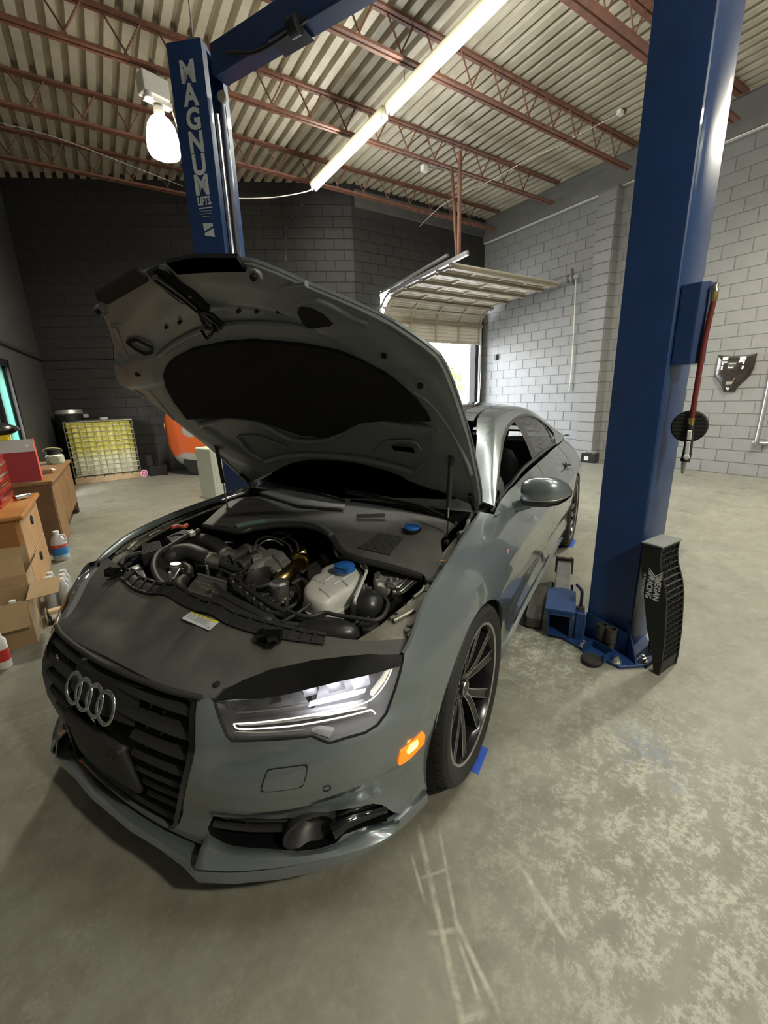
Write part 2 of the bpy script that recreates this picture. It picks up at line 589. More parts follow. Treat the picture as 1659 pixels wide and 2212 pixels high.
# doorway: dark frame, green edge of the open leaf, pale room beyond
t = struct(link('door_1', None))
mb = MB()
for s in (DS0 + .05, DS1 - .05): mb.bar((*lw(s, -.05), 0), (*lw(s, -.05), DH), .1, .2, (*n_, 0))
mb.bar((*lw(DS0, -.05), DH - .05), (*lw(DS1, -.05), DH - .05), .2, .1)
mb.build('door_frame', M('black_frame', (.008, .008, .009), .45), t)
mb = MB(); mb.bar((*lw(DS0 + .16, -.06), 0.02), (*lw(DS0 + .16, -.06), DH - .1), .07, .10, (*n_, 0))
mb.build('door_edge', M('green_door', (.0, .13, .09), .4), t)
mb = MB(); mb.bar((*lw(DS0 + .3, -.14), .02), (*lw(DS0 + .3, -.14), DH - .1), .04, .05, (*n_, 0))
mb.build('door_stop', M('cream', (.6, .52, .36), .5), t)
mb = MB()
g0, g1 = lw(DS0 - 1.5, -1.6), lw(DS1 + 1.5, -1.6)
mb.bar((*g0, 1.3), (*g1, 1.3), .1, 2.8)
struct(mb.build('wall_beyond', M('office_wall', (.55, .55, .55), .6)))
# concrete band and ledger angle at the top of the block wall
mb = MB(); mb.box((WX - .03, (YB + WY) / 2, 5.27), (.1, WY - YB - .02, .36))
struct(mb.build('trim_3', M('band_gray', (.17, .168, .16), .6, noise=.2, nscale=4)))
mb = MB(); mb.box((WX - .045, (YB + WY) / 2, 5.075), (.07, WY - YB - .04, .015))
struct(mb.build('trim_4', MATS['white_paint']))
mb = MB(); mb.box(((DIAG_A[0] + WX) / 2, WY - .03, 5.27 + .1), (WX - DIAG_A[0] - .1, .06, .3))
struct(mb.build('trim_5', MATS['band']))
# pilaster on the block wall
PY0, PY1 = 5.12, 5.50
def pilaster():
    x0 = WX - .20
    w = struct(MB().box(((x0 + WX) / 2 + .004, (PY0 + PY1) / 2, 2.54), (.19, PY1 - PY0, 5.08)).build('wall_pilaster', MATS['mortar_gray']))
    face = block_mesh(PY1 - PY0 - .012, .1915, MATS['wall_gray'])
    side = block_mesh(.19, .1915, MATS['wall_gray'])
    for r_ in range(25):
        z = r_ * .2015 + .005
        link('block', face, w, (x0, PY0 + .006, z), (0, 0, PI / 2))
        link('block', side, w, (x0 + .0, PY0, z), (0, 0, PI)).location = (WX - .005, PY0, z)
    return w
pilaster()

# ---- roof deck: one sheet of ribs running along Y
mb = MB()
prof = []
x = -2.3
while x < WX + .15:
    prof += [(x, ZD), (x + .098, ZD), (x + .108, ZD + .09), (x + .17, ZD + .09), (x + .18, ZD)]
    x += .18
rows = [[(px_, y, pz) for px_, pz in prof] for y in (YB - .2, 12.2)]
mb.grid(rows)
o = mb.build('ceiling', MATS['deck'], fix=False)
struct(o)
mb = MB(); mb.box((3.3, 3.9, ZD + .2), (11.6, 17, .06))
struct(mb.build('roof_slab', MATS['band']))

# ---- open-web joists
def LWX(y): return float(LW0[0] + (LW1[0] - LW0[0]) * (y - LW0[1]) / (LW1[1] - LW0[1]))
def joist(y, x0, x1, label, big=False):
    t = thing('bar_joist', label, 'joist', (0, y, 0), group='steel joists under the roof deck')
    w = .11 if not big else .16
    for s in (-1, 1):
        mb = MB().box(((x0 + x1) / 2, s * w / 4 + s * .004, ZD - .018), (x1 - x0, w / 2 - .012, .03)); mb.build('top_chord', MATS['joist'], t)
    for s in (-1, 1):
        mb = MB().box(((x0 + x1) / 2, s * w / 4 + s * .006, ZC + .018), (x1 - x0 - .3, w / 2 - .014, .032)); mb.build('bottom_chord', MATS['joist'], t)
    me = None
    pitch = .56
    n = int((x1 - x0 - .4) / pitch)
    rod = [MB().cyl((0, 0, ZC + .02), (pitch / 2 - .05, 0, ZD - .02), .011, 6).mesh('web_rod', MATS['joist']),
           MB().cyl((0, 0, ZC + .02), (-pitch / 2 + .05, 0, ZD - .02), .011, 6).mesh('web_rod', MATS['joist'])]
    for i in range(n):
        for k in (0, 1):
            link('web_rod', rod[k], t, (x0 + .45 + i * pitch + (k - .5) * .08, 0, 0))
for i, (y, lb) in enumerate(((-2.8, 'over the entrance end of the shop'), (-1.25, 'over the entrance end of the shop'), (.30, 'over the entrance end of the shop'), (1.85, 'over the entrance end of the shop'),
                             (3.40, 'with a wide double bottom chord above the near lift post'), (4.92, 'crossed by the gap between the two lit strip lights'), (6.48, 'that carries the junction box and the glowing lamp'), (8.08, 'close above the overhead door wall'))):
    joist(y, LWX(y) + .03, WX - .10, 'rust red steel joist ' + lb, big=(i == 4))
for y, x1, lb in ((9.62, 2.75, 'rust red steel joist running into the slanted dark wall'),):
    joist(y, LWX(y) + .03, x1, lb)
# ================================================================== LIGHT FIXTURES
def emit_mat(name, col, e):
    return M(name, (.9, .9, .9), .4, emit=e, ecol=col)
emit_mat('tube_glow', (.98, 1.0, .94), TUBE_E)
emit_mat('tube_fill', (.98, 1.0, .97), TUBE_E * .85)  # glow of the added fill strip only
emit_mat('hid_glow', (1.0, .90, .72), HID_E)
TX, TZ = 3.72, 4.93

def strip_light(y0, y1, label, tube='tube_glow'):
    t = thing('strip_light', label, 'light', (TX, (y0 + y1) / 2, TZ), group='fluorescent strip lights in a row')
    L = y1 - y0
    MB().prism([(-.05, -L / 2, .06), (.05, -L / 2, .06), (.075, -L / 2, .11), (.04, -L / 2, .15), (-.04, -L / 2, .15), (-.075, -L / 2, .11)], (0, L, 0)).build('housing', M('strip_housing', (.75, .68, .45), .45), t)
    for s in (-1, 1):
        MB().cyl((s * .034, -L / 2 + .03, .028), (s * .034, L / 2 - .03, .028), .019, 10).build('tube', MATS[tube], t, smooth=.6)
        for e in (-1, 1):
            MB().box((s * .034, e * (L / 2 - .012), .035), (.03, .022, .06)).build('lamp_holder', MATS['white_paint'], t)
    for e in (-.35, .35):
        MB().cyl((0, e * L, .15), (0, e * L, ZC - TZ + .02), .006, 6).build('hanger', MATS['joist'], t)
    return t
strip_light(5.47, 7.72, 'glowing fluorescent strip light with a white cable hanging from its end')
strip_light(3.10, 5.38, 'glowing fluorescent strip light above the car, second of its row')
strip_light(0.70, 3.00, 'fluorescent strip light hung above the lift arms, third of its row')
strip_light(-1.70, 0.60, 'fluorescent strip light at the far end of its row')
strip_light(-0.95, 1.35, 'added fill strip light, out of view, before the near lift post', 'tube_fill').location.x = 2.15  # extra fixture added out of view to light the bumper and engine bay

def high_bay(x, y, z, label, yaw=0.0):
    t = thing('high_bay_lamp', label, 'lamp', (x, y, z), yaw, group='high-bay lamps with glass bells')
    prof = [(.0, -.005), (.10, .0), (.165, .03), (.185, .08), (.178, .20), (.15, .32), (.11, .385), (.07, .40)]
    MB().lathe(prof, n=28).build('glass_bell', MATS['hid_glow'], t, smooth=.9)
    ld = bpy.data.lights.new('high_bay_light', 'AREA')
    ld.shape = 'DISK'; ld.size = .30; ld.energy = HID_W; ld.color = (1.0, .94, .76)
    lo = bpy.data.objects.new('lamp_light', ld); COL.objects.link(lo); lo.parent = t; lo.location = (0, 0, -.02)
    MB().lathe([(.05, .40), (.06, .42), (.06, .50), (.035, .52)], n=16).build('socket', M('lamp_white', (.7, .69, .64), .4), t, smooth=.6)
    MB().box((0, 0, .56), (.30, .10, .05)).build('bracket', MATS['lamp_white'], t)
    MB().box((-.03, 0, .68), (.30, .17, .20)).build('ballast_box', MATS['lamp_white'], t, bevel=.008)
    MB().lathe([(.045, 0), (.045, .06), (.0, .075)], o=(-.13, -.06, .52), n=12).build('capacitor', MATS['lamp_white'], t, smooth=.8)
    MB().tube([(.05, 0, .78), (.05, 0, .86), (.02, 0, .93), (-.02, 0, .96), (-.03, 0, ZC + .03 - z)], .014, 8).build('hook', M('hook_steel', (.2, .19, .17), .4, metal=.8), t)
    return t
_h = hit(352, 300, 1, 6.46)
high_bay(_h[0], _h[1], _h[2] - .2, 'blazing high-bay lamp with a glass bell beside the lettered blue post', .3)
high_bay(6.4, 1.3, 4.15, 'high-bay lamp with a glass bell near the gray block wall')
high_bay(1.6, -2.6, 4.15, 'high-bay lamp with a glass bell near the entrance end of the shop')
# cable that swags from the lettered post to the strip light
def cable(name, pts, r, mat, label, cat='cable', group=None):
    o = MB().tube(spline(pts, 8), r, 6).build(name, mat, smooth=1.0)
    return tag(o, label, cat, group)
M('white_cable', (.75, .72, .62), .5)
M('gray_cable', (.35, .34, .31), .5)
cable('power_cable', [(_h[0] + .1, _h[1] + .05, _h[2] + .55), hit(440, 420, 1, 7.2), hit(505, 428, 1, 7.6), hit(560, 428, 1, 7.65), hit(610, 424, 1, 7.7), hit(668, 412, 1, 7.72), (TX, 7.74, TZ + .1)], .008, MATS['white_cable'], 'white cable sagging from the lit strip light towards the lettered post')
cable('ceiling_wire', [flo(0, 265, 4.95), flo(130, 300, 4.95), flo(300, 365, 4.95), flo(395, 402, 4.95)], .006, MATS['gray_cable'], 'thin wire sagging under the dark joists behind the lamp')
for lab, pts in (('conduit run under the deck past the door hanger', [flo(600, 455, 5.1), flo(670, 375 + 60, 5.1)]),):
    pass
_w = [on_plane(u, v, (*DIAG_A, 0), (-.45, -.893, 0)) * 1.0 for u, v in ((668, 425), (628, 470), (618, 485), (618, 560), (620, 600))]
cable('wall_conduit', _w, .009, MATS['gray_cable'], 'thin conduit dropping down the slanted dark wall')
cable('roof_wire', [flo(895, 500, 5.15), flo(960, 440, 5.15), flo(1060, 390, 5.15), flo(1140, 345, 5.15), flo(1215, 312, 5.15)], .006, MATS['white_cable'], 'thin pale wire strung under the roof deck above the overhead door')
cable('roof_wire', [flo(1215, 310, 5.2), flo(1290, 270, 5.25), flo(1338, 245, 5.25)], .005, MATS['white_cable'], 'short pale wire ending at the round sensor under the deck')
t = thing('ceiling_sensor', 'small white and brown sensor under the ribbed deck', 'sensor', tuple(flo(1340, 243, 5.28)))
MB().box((0, 0, 0), (.10, .07, .06)).build('body', MATS['white_paint'], t, bevel=.01)
MB().lathe([(.045, 0), (.05, .04), (.03, .06)], o=(.06, 0, .0), n=12).build('head', M('sensor_brown', (.1, .05, .03), .5), t, smooth=.7)
t = thing('junction_box', 'small square junction box on a joist beside the strip light', 'electrical box', tuple(flo(917, 357, ZC - .0)))
MB().box((0, 0, -.05), (.11, .09, .09)).build('body', MATS['lamp_white'], t, bevel=.006)
MB().tube([(.05, 0, -.02), (.2, .0, .0), (.4, .02, .03)], .01, 6).build('conduit', MATS['gray_cable'], t)

# ================================================================== OVERHEAD DOOR
M('door_steel', (.74, .69, .58), .5, noise=.15, nscale=3)
M('door_rib', (.50, .45, .36), .5)
M('galv', (.50, .50, .50), .38, metal=.8, noise=.2, nscale=14)
def overhead_door():
    t = thing('overhead_door', 'raised sectional steel overhead door with its panels curving inward', 'garage door', (0, 0, 0))
    xc, w = (DX0 + DX1) / 2, DX1 - DX0 + .05
    # centre line of the door: up the wall, around the bend, then rising slowly into the room
    path = [(WY - .14, 2.68), (WY - .14, 3.17), (WY - .24, 3.36), (WY - .52, 3.545), (WY - 1.02, 3.60), (WY - 1.52, 3.63), (WY - 2.02, 3.66), (WY - 2.38, 3.68)]
    # laid out from the near rail: ends above the car roof
    ribm = {}
    for i in range(len(path) - 1):
        (y0, z0), (y1, z1) = path[i], path[i + 1]
        L = math.hypot(y1 - y0, z1 - z0) - .012
        a = math.atan2(z1 - z0, y1 - y0)
        # corrugated section
        n = 6
        prof = []
        for k in range(n):
            s = L * k / n
            prof += [(s, 0), (s + L / n * .55, 0), (s + L / n * .62, .018), (s + L / n * .93, .018)]
        prof.append((L, 0))
        ca, sa = math.cos(a), math.sin(a)
        def P(s, h, x): return (x, y0 + s * ca - h * sa, z0 + s * sa + h * ca)
        mb = MB().grid([[P(s, -.004 - h, x) for s, h in prof] for x in (xc - w / 2, xc + w / 2)])
        sec = mb.build('door_section', MATS['door_steel'], t)
        solidify(sec, .006)
        for s in (.02, L - .02):
            MB().bar(P(s, .012, xc - w / 2), P(s, .012, xc + w / 2), .035, .03, (0, -sa, ca)).build('rail', MATS['door_rib'], sec)
        for f in (.02, .25, .5, .75, .98):
            x = xc - w / 2 + w * f
            MB().bar(P(.03, .02, x), P(L - .03, .02, x), .05, .035, (0, -sa, ca)).build('stile', MATS['door_rib'], sec)
        if i in (0, 2, 3, 4, 5, 6):
            MB().bar(P(L * .93, .05, xc - w / 2), P(L * .93, .05, xc + w / 2), .07, .06, (0, -sa, ca)).build('strut', M('strut', (.30, .25, .18), .5), t)
    # tracks
    for x, nm in ((xc - w / 2 - .05, 0), (xc + w / 2 + .04, 1)):
        pts = [(x, WY - .10, .02), (x, WY - .10, 3.12), (x, WY - .16, 3.36), (x, WY - .34, 3.53), (x, WY - .56, 3.60)]
        MB().tube(spline(pts, 6), .026, 6).build('track', MATS['galv'], t, smooth=.9)
        MB().bar((x, WY - .50, 3.585), (x, WY - 2.82, 3.72), .05, .07).build('track', MATS['galv'], t)
    xl = xc - w / 2 - .05
    MB().bar((xl - .03, WY - .2, 3.62), (xl - .03, WY - 2.35, 3.80), .05, .04).build('track_angle', MATS['galv'], t)
    MB().bar((xl, WY - 2.6, 3.70), (xl, WY - 2.6, ZC + .02), .045, .045, (1, 0, 0)).build('hanger', MATS['joist'], t)
    MB().bar((xl, WY - 2.55, 3.72), (xl + .22, WY - 2.16, ZC + .02), .035, .035, (1, 0, 0)).build('hanger', MATS['joist'], t)
    for dy in (0, .1): MB().bar((xc + w / 2 + .02, WY - 2.7 + dy, 3.62), (xc + w / 2 + .02, WY - 2.66 + dy, 3.88 - dy), .03, .05, (1, 0, 0)).build('stop_bracket', M('dark_bracket', (.10, .10, .09), .5), t)
    # rollers
    for i in range(1, len(path)):
        for x in (xc - w / 2 - .03, xc + w / 2 + .02):
            y, z = path[i]
            MB().cyl((x - .03, y, z - .03), (x + .03, y, z - .03), .024, 10).build('roller', MATS['galv'], t)
    # tall dark angle and chain beside the opening
    MB().bar((DX1 + .12, WY - .03, 0), (DX1 + .10, WY - .03, 3.7), .10, .05, (1, 0, 0)).build('jamb_angle', M('dark_steel', (.06, .058, .06), .5), t)
    MB().tube([(DX1 - .02, WY - .2, 3.4), (DX1 - .0, WY - .22, 2.0), (DX1 - .02, WY - .2, .9)], .008, 5).build('pull_chain', MATS['galv'], t)
overhead_door()
# outside: ground, a tree beyond the apron
mb = MB(); mb.prism([(-30, WY + .2, -.16), (60, WY + .2, -.16), (60, 80, -.16), (-30, 80, -.16)], (0, 0, .1))
struct(mb.build('ground_outside', M('apron', (.78, .77, .73), .8, noise=.15, nscale=.6)))
def tree(x, y, h, label):
    t = thing('tree', label, 'tree', (x, y, -.06))
    MB().tube(spline([(0, 0, 0), (.1, .05, h * .3), (.0, .1, h * .6), (.1, 0, h * .85)], 5), [.16 - .006 * i for i in range(16)], 8).build('trunk', M('bark', (.12, .09, .06), .8), t, smooth=.8)
    rnd = random.Random(3)
    mb = MB()
    for i in range(2600):
        th, ph, r = rnd.random() * 2 * PI, math.acos(2 * rnd.random() - 1), h * .36 * rnd.random() ** .4
        c = Vector((r * math.sin(ph) * math.cos(th), r * math.sin(ph) * math.sin(th), h * .68 + r * math.cos(ph) * .9))
        s = .09 + rnd.random() * .08
        m = Euler((rnd.random() * 6, rnd.random() * 6, rnd.random() * 6)).to_matrix()
        mb.add([c + m @ Vector(p) * s for p in ((-1, 0, 0), (0, -.5, .1), (1, 0, 0), (0, .5, .1))], [(0, 1, 2, 3)])
    o = mb.build('foliage', M('leaf', (.10, .16, .04), .6), t, fix=False)
    o['kind'] = 'stuff'
_d = ray(967, 800); _s = 26 / _d[1]
tree(_d[0] * _s, 26.0, 3.6, 'green leafy tree standing out in the daylight beyond the open door')

# ================================================================== WALL FITTINGS
def wp(u, v, off=0.0): return hit(u, v, 0, WX - .012 - off)
# engine cover hung on the block wall like a mask
def wall_mask():
    c = wp(1592, 808)
    t = thing('engine_cover', 'dark carbon engine cover with pale vents hung on the gray block wall', 'car part', (0, 0, 0))
    def q(pts, off): return [tuple(wp(u, v, off)) for u, v in pts]
    out = [(1545, 800), (1551, 767), (1580, 769), (1605, 768), (1622, 765), (1636, 763), (1629, 795), (1619, 812), (1594, 834), (1588, 846), (1562, 846), (1555, 828), (1543, 812)]
    base = [np.array(p) for p in q(out, .02)]
    mid = sum(base) / len(base)
    rows = [[tuple(p) for p in q(out, .0)], [tuple(p) for p in base],
            [tuple(p * .85 + mid * .15 + np.array([-.06, 0, 0])) for p in base], [tuple(p * .45 + mid * .55 + np.array([-.11, 0, 0])) for p in base]]
    rows = [r_ for r_ in rows]
    mb = MB().grid(rows, closed=True)
    k = len(out); mb.f.append(tuple(3 * k + i for i in range(k)))
    mb.build('shell', M('carbon', (.035, .03, .026), .25, coat=.6, noise=.4, nscale=40), t, smooth=.5)
    M('vent_white', (.85, .83, .78), .6)
    for i, (u, v) in enumerate(((1567, 775), (1565, 785), (1563, 795), (1605, 774), (1602, 783), (1600, 794))):
        d = 5 if i < 3 else 6
        pp = q([(u - d, v - 4), (u + d + 1, v - 4.5), (u + d - 1, v + 3), (u - d - 1, v + 4)], .125)
        MB().prism(pp, (.03, 0, 0)).build('vent', MATS['vent_white'], t)
    MB().prism(q([(1571, 815), (1593, 806), (1580, 830), (1567, 831)], .122), (.02, 0, 0)).build('opening', M('mask_gray', (.28, .26, .23), .5), t)
    MB().prism(q([(1574, 809), (1584, 809), (1581, 814), (1576, 814)], .127), (.02, 0, 0)).build('badge', M('mask_blue', (.05, .05, .35), .3), t)
    # small trident mark
    mb = MB()
    for (a, b) in (((1572, 837), (1572, 843)), ((1569, 837), (1570, 841)), ((1575, 837), (1574, 841)), ((1570, 841), (1574, 841))):
        mb.cyl(wp(*a, .095), wp(*b, .095), .006, 5)
    mb.build('emblem', MATS['vent_white'], t)
wall_mask()
t = thing('steel_pipe', 'bright steel pipe bent into the block wall near the floor', 'pipe', (0, 0, 0))
p_ = [wp(1672, 780, .10), wp(1652, 880, .10), wp(1637, 945, .10), wp(1633, 956, .10)]
MB().tube(p_, .028, 10).build('pipe', MATS['galv'], t, smooth=1)
MB().tube([wp(1633, 956, .10), wp(1650, 958, .05), wp(1660, 957, .03)], .03, 10).build('elbow', MATS['galv'], t, smooth=1)
MB().lathe([(.045, 0), (.045, .03)], o=tuple(wp(1633, 956, .1)), n=12).build('flange', MATS['galv'], t)
tag(MB().box(tuple(wp(1071, 772, .03)), (.06, .10, .14)).build('wall_switch', M('switch_dark', (.04, .035, .035), .5), bevel=.01), 'small dark switch box on the sunlit block wall', 'switch')
cable('wall_conduit', [wp(1244, 600, .03), wp(1240, 700, .03), wp(1234, 800, .03), wp(1229, 845, .03)], .012, MATS['white_cable'], 'white conduit running down the sunlit block wall', 'conduit')
cable('wall_conduit', [wp(1065, 652, .04), wp(1245, 597, .04)], .014, MATS['white_paint'], 'white conduit running level along the sunlit block wall', 'conduit')
# car battery left on the floor by the pilaster
_b = flo(1268, 990)
t = thing('car_battery', 'black car battery with a white label on the floor by the pilaster', 'battery', (WX - .42, 5.02, 0), .12)
M('black_plastic', (.012, .012, .013), .45)
MB().box((0, 0, .085), (.19, .30, .17)).build('case', M('battery_black', (.02, .02, .021), .4), t, bevel=.008)
MB().box((0, 0, .18), (.18, .29, .022)).build('lid', MATS['battery_black'], t, bevel=.005)
for y in (-.09, .09): MB().lathe([(.012, 0), (.010, .022)], o=(-.05, y, .19), n=10).build('terminal', M('lead', (.4, .38, .33), .4, metal=.7), t)
MB().box((-.0965, .03, .09), (.003, .09, .08)).build('label_patch', MATS['white_paint'], t)
MB().tube([(0, -.12, .19), (0, -.09, .225), (0, .09, .225), (0, .12, .19)], .006, 6).build('handle', MATS['gray_cable'], t)
# ================================================================== TWO-POST LIFT (set square to the car)
CAR_M = Matrix(((math.cos(CAR_A), -math.sin(CAR_A), 0, CAR_O[0]), (math.sin(CAR_A), math.cos(CAR_A), 0, CAR_O[1]), (0, 0, 1, 0), (0, 0, 0, 1)))
def C2W(P): return tuple(CAR_M @ Vector(P))
M('lift_blue', (.012, .045, .155), .42, coat=.12, noise=.25, nscale=6, nrough=.08, bump=.05, bscale=40)
M('lift_dark', (.006, .012, .035), .4)
M('steel', (.45, .45, .44), .35, metal=.9, noise=.2, nscale=30)
M('zinc', (.62, .62, .58), .3, metal=.9)
M('rubber', (.018, .017, .016), .7, bump=.3, bscale=60)
M('old_iron', (.09, .085, .07), .5, metal=.4, noise=.4, nscale=25)
M('lift_letters', (.50, .53, .52), .45)

def post(cx_, cy_, th, w, d, h, label, side):
    """box-section post; local frame: +x is the face towards the nose of the car, y across; side=+1 outer side is +y"""
    t = thing('lift_post', label, 'car lift', C2W((cx_, cy_, 0)), CAR_A + th, group='posts of the two-post lift')
    # C-section: front face, outer back, rear face, open inwards with lips
    k = .012
    r_ = .016
    s = side
    def col(pts, name='column', mat='lift_blue'):
        mb = MB()
        mb.prism([(x, y * s, .02) for x, y in pts], (0, 0, h - .02))
        return mb.build(name, MATS[mat], t)
    # outline with rounded outer corners
    out = []
    for (ax, ay, q0) in ((-r_, w - r_, 0), (-d + r_, w - r_, 90)):
        for a in (0, 30, 60, 90):
            A = math.radians(q0 + a)
            out.append((ax + r_ * math.cos(A), ay + r_ * math.sin(A)))
    shell = [(0, 0)] + out + [(-d, 0), (-d, .06), (-d + k, .06), (-d + k, w - k - .02), (-k, w - k - .02), (-k, .06), (-k, 0)]
    shell = [(0, 0)] + out + [(-d, 0), (-d + .07, 0), (-d + .07, k), (-d + k, k), (-d + k, w - k), (-k, w - k), (-k, k), (-.07, k), (-.07, 0)]
    o = col(shell)
    o.data.polygons.foreach_set('use_smooth', [True] * len(o.data.polygons)); o.data.set_sharp_from_angle(angle=.4)
    MB().box((-d / 2, s * (w / 2), h - .01), (d - .01, w - .01, .02)).build('cap_plate', MATS['lift_blue'], t)
    MB().box((-d / 2, s * (w * .55), 1.3), (d - .06, w - .09, 2.0)).build('carriage', MATS['lift_dark'], t)
    return t
PO = post(-1.129 + .0, 1.463, math.radians(-19.4), .242, .35, 3.92, 'tall blue lift post rising behind the front wheel beside the ramp', 1)
PO.location = C2W((-1.129 - .242 * math.sin(math.radians(19.4)) * 1.0, 1.463 - .242 * math.cos(math.radians(19.4)), 0))
PL = post(-1.13, -1.80, math.radians(22), .27, .36, 3.92, 'blue lift post lettered in white that rises behind the raised hood', -1)
PL.location = C2W((-1.13 - .27 * math.sin(math.radians(22)), -1.80 + .27 * math.cos(math.radians(22)), 0))
# lettering, one letter above the other, on the far post
def on_face(z, y, off=.003):
    return Matrix.Translation((off, -y, z)) @ Matrix(((0, 0, 1, 0), (1, 0, 0, 0), (0, 1, 0, 0), (0, 0, 0, 1)))
for i, ch in enumerate('MAGNUM'):
    text_mesh('letter', ch, .178, MATS['lift_letters'], PL, on_face((3.735, 3.60, 3.457, 3.315, 3.175, 3.045)[i], .125), squash=.86, bold=.007)
text_mesh('letters', 'LIFTS.', .075, MATS['lift_letters'], PL, on_face(2.945, .118), squash=.62, bold=.003)
MB().box((.003, -.118, 2.90), (.002, .11, .008)).build('rule', MATS['lift_letters'], PL)
for i, w in enumerate((.10, .09, .07)):
    MB().box((.003, -.118, 2.880 - .018 * i), (.002, w, .006)).build('fine_print', M('letters_dim', (.22, .25, .28), .5), PL)
MB().prism([(.003, -.155, 2.80), (.003, -.075, 2.795), (.003, -.068, 2.70), (.003, -.148, 2.715)], (.002, 0, 0)).build('decal', MATS['lift_letters'], PL)
MB().prism([(.0055, -.153, 2.745), (.0055, -.072, 2.775), (.0055, -.072, 2.76), (.0055, -.153, 2.73)], (.001, 0, 0)).build('decal_stripe', MATS['lift_blue'], PL)
# polished cylinder rods beside the carriage of the far post, ring on top
for k, (x, y) in enumerate(((-.05, .035), (-.13, .055))):
    MB().cyl((x, y, .6), (x, y, 3.50 - .18 * k), .016, 12).build('chrome_rod', M('chrome', (.75, .75, .73), .12, metal=1), PL, smooth=.7)
MB().cyl((-.085, .055, .6), (-.085, .055, 3.62), .03, 10).build('cylinder', MATS['lift_dark'], PL, smooth=.7)
MB().lathe([(.0, -.01), (.035, 0), (.035, .02)], o=(-.06, .09, 3.60), ax=(1, 0, 0), n=14).build('sheave_cap', M('sheave', (.35, .32, .25), .5), PL, smooth=.7)
MB().tube([(-.15, -.13 + .10 * math.cos(a), 3.94 + .09 * math.sin(a)) for a in np.linspace(0, PI, 9)], .008, 6).build('lifting_eye', MATS['steel'], PL)
MB().cyl((-.15, -.13, 3.94), (-.17, -.13, 5.2), .007, 6).build('cable', MATS['gray_cable'], PL)
# overhead beam between the two tops
t = thing('overhead_beam', 'dark blue overhead beam with a hose joining the two lift posts', 'car lift', C2W((-1.32, -1.55, 3.80)), CAR_A)
MB().bar((0, .05, -.01), (0, 2.86, -.01), .14, .19).build('beam', MATS['lift_blue'], t, bevel=.012)
MB().box((.02, .75, -.115), (.16, .25, .02)).build('splice_plate', MATS['lift_dark'], t)
MB().tube(spline([(.09, .25, -.05), (.1, .5, -.14), (.1, .75, -.15), (.09, .95, -.12)], 5), .012, 6).build('hose', MATS['black_plastic'], t, smooth=1)
MB().lathe([(.0, 0), (.05, .01), (.05, .08), (0, .09)], o=(.1, .80, -.13), ax=(0, 1, 0), n=12).build('limit_switch', MATS['black_plastic'], t, smooth=.7)
# ================================================================== CAR: surfaces
# car frame: x forward from the front axle, y to the car's left, z up
M('car_paint', (.215, .248, .262), .27, metal=.58, coat=1.0, coatr=.04, noise=.04, nscale=900)
M('gloss_black', (.006, .006, .007), .08, coat=.5)
M('trim_black', (.024, .024, .024), .42, bump=.1, bscale=300)
M('cover_black', (.060, .060, .057), .55, noise=.5, nscale=7, col2=(.095, .092, .08), bump=.15, bscale=400)
M('bay_metal', (.30, .29, .25), .38, metal=.45, noise=.25, nscale=12, col2=(.15, .14, .11))
M('alu', (.55, .55, .52), .35, metal=.9, noise=.25, nscale=40)
M('cast', (.48, .48, .45), .5, metal=.6, noise=.3, nscale=50)
M('hose_black', (.030, .030, .028), .55)
M('gold', (.62, .45, .18), .28, metal=1.0, noise=.25, nscale=20)
M('tank_plastic', (.55, .55, .52), .35, noise=.15, nscale=8)
M('cap_blue', (.02, .12, .42), .4)
M('seat_black', (.010, .010, .011), .55)
M('under_black', (.006, .006, .006), .7)

CAR = thing('sedan_car', 'gray four-ring fastback sedan with its hood propped open', 'car', tuple(CAR_O), CAR_A)

PLAN_PTS = [(.905, 0), (.898, .2), (.874, .38), (.834, .52), (.774, .635), (.692, .735), (.602, .81), (.50, .866), (.40, .90), (.25, .930), (0, .950),
            (-.4, .944), (-1.0, .938), (-1.6, .940), (-2.2, .946), (-2.9, .955), (-3.4, .930), (-3.75, .85), (-3.95, .65), (-4.03, .35), (-4.05, 0)]
_pl = np.array(spline([(PLAN_PTS[1][0], -PLAN_PTS[1][1])] + PLAN_PTS, 24))[24:]
_seg = np.hypot(*np.diff(_pl, axis=0).T)
_ps = np.concatenate([[0], np.cumsum(_seg)])
_tan = np.gradient(_pl, _ps, axis=0)
_nrm = np.stack([_tan[:, 1], -_tan[:, 0]], 1)
_nrm /= np.linalg.norm(_nrm, axis=1)[:, None]
SMAX = _ps[-1]
def S_IDX(i):
    """arc length of plan point i"""
    return float(np.interp(i, np.arange(len(_ps)) / 24.0, _ps))
def S_X(x):
    """arc length on the flank where the plan reaches x"""
    k = _ps > S_IDX(6)
    return float(np.interp(-x, -_pl[k][:, 0], _ps[k]))
ZK = [.10, .16, .20, .25, .30, .38, .46, .54, .60, .66, .72, .78, .84, .90, .95, 1.0]
